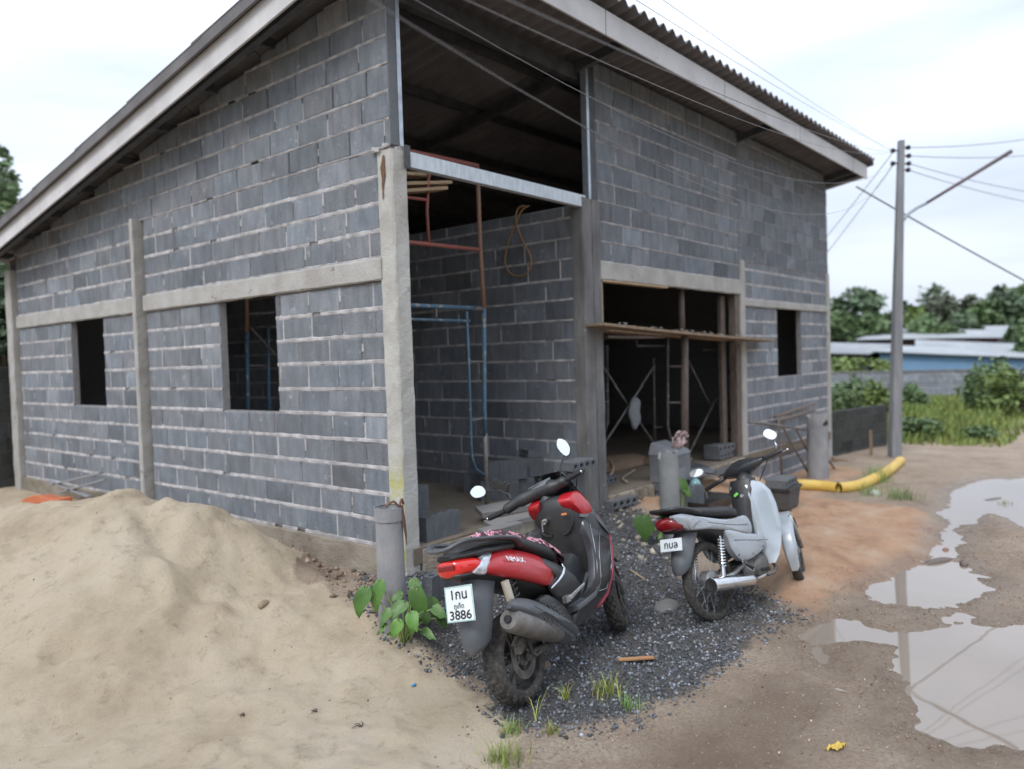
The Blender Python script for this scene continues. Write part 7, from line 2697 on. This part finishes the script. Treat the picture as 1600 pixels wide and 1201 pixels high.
lump('mud_lump', 'small brown lump in the narrow part of the puddle', 'mud lump', 1478, 860, .05, .03, .03, mat('brown lump', (0.22, 0.12, 0.09), .7), 11)
wm_ = mat('orange brown wood', (0.42, 0.22, 0.10), 0.8, var=(0.30, 0.15, 0.07), vscale=12, stretch=(1, 6, 6), bump=.3)
a, b_ = on_ground(966, 1034), on_ground(1021, 1031)
mb = MB()
mb.beam(a + Vector((0, 0, .018)), b_ + Vector((0, 0, .020)), .035, .012)
tag(mb.build('wood_strip', wm_, bevel=.002), 'small orange brown strip of wood on the gravel', 'wood strip')
a, b_ = on_ground(985, 893), on_ground(1008, 908)
mb = MB()
mb.tube([a + Vector((0, 0, .02)), b_ + Vector((0, 0, .02))], .007, 6)
tag(mb.build('stick', M['wood_pale'], smooth=True), 'thin pale stick on the gravel right of the scooter front wheel', 'stick')
c = on_ground(647, 1071)
mb = MB()
mb.lathe([(0, 0), (0, .013), (.008, .015), (.010, .012), (.010, 0)], (0, .3, 1), (0, 0, 0), 16, closed=False)
tag(mb.build('bottle_cap', mat('blue cap', (0.06, 0.28, 0.50), .5), smooth=True, autosmooth=40, loc=(c.x, c.y, c.z + .003)), 'small blue bottle cap on the sand', 'bottle cap')
c = on_ground(1304, 1171)
mb = MB()
big_leaf(mb, (0, 0, .012), (.8, -.3, .1), (0, 0, 1), .085, .05)
big_leaf(mb, (.01, .0, .012), (-.7, .5, .1), (0, 0, 1), .05, .035)
tag(mb.build('fallen_leaf', mat('yellow leaf', (0.60, 0.42, 0.08), .6), smooth=True, loc=(c.x, c.y, c.z)), 'fallen yellow leaf on the lane at the bottom right', 'leaf')
twm = mat('dark twig', (0.075, 0.055, 0.04), .9)
for k, (px, py, a_, l_) in enumerate(((565, 1135, .6, .05), (382, 1118, 1.2, .03), (495, 1112, 1.0, .035))):
    c = on_ground(px, py)
    mb = MB()
    for q in range(3):
        an = a_ + q * .9
        mb.tube([(0, 0, .004), (math.cos(an) * l_ * .5, math.sin(an) * l_ * .5, .012), (math.cos(an + .3) * l_, math.sin(an + .3) * l_, .008)], [.004, .003, .0015], 5)
    tag(mb.build('twig', twm, loc=c), ('dark forked twig on the sand right of the other two', 'small twig furthest left on the smooth sand', 'small twig on the sand between the other two')[k], 'twig', 'twigs on the sand')
c = on_ground(412, 942)
lump('mud_lump', 'brown clod in a dent of the sand slope', 'clod', 412, 944, .055, .03, .028, mat('sand clod', (0.26, 0.20, 0.13), .95, bump=.5), 13, 30)
# orange board and grey laths behind the crest of the sand heap
c = at(62, 775, 0, -.55)
mb = MB()
rs = []
for i in range(7):
    u_ = i / 6
    p0_ = at(34 + 50 * u_, 784 - 5 * math.sin(u_ * 3), 0, -.50)
    rs.append([p0_ + Vector((0, 0, -.05)), p0_ + Vector((.20, .0, -.05)), p0_ + Vector((.20, .0, .025 + .02 * math.sin(u_ * 7))), p0_ + Vector((0, 0, .03 + .02 * math.sin(u_ * 5)))])
mb.rings(rs)
tag(mb.build('folded_tarp', mat('orange tarpaulin', (0.55, 0.16, 0.07), .6, var=(0.42, 0.12, 0.05), bump=.4, bscale=12), bevel=.01), 'folded orange tarpaulin behind the sand heap at the left', 'tarpaulin')
for k, (a, b_) in enumerate((((78, 757), (158, 738)), ((76, 750), (140, 775)), ((95, 768), (165, 748)))):
    mb = MB()
    mb.beam(at(*a, 0, -.25), at(*b_, 0, -.25), .05, .02)
    tag(mb.build('lath', mat('grey lath', (0.24, 0.245, 0.25), .85), bevel=.002), ('upper grey lath rising to the right behind the sand heap', 'grey lath falling to the right behind the sand heap', 'lower grey lath rising to the right behind the sand heap')[k], 'lath', 'laths behind the sand')
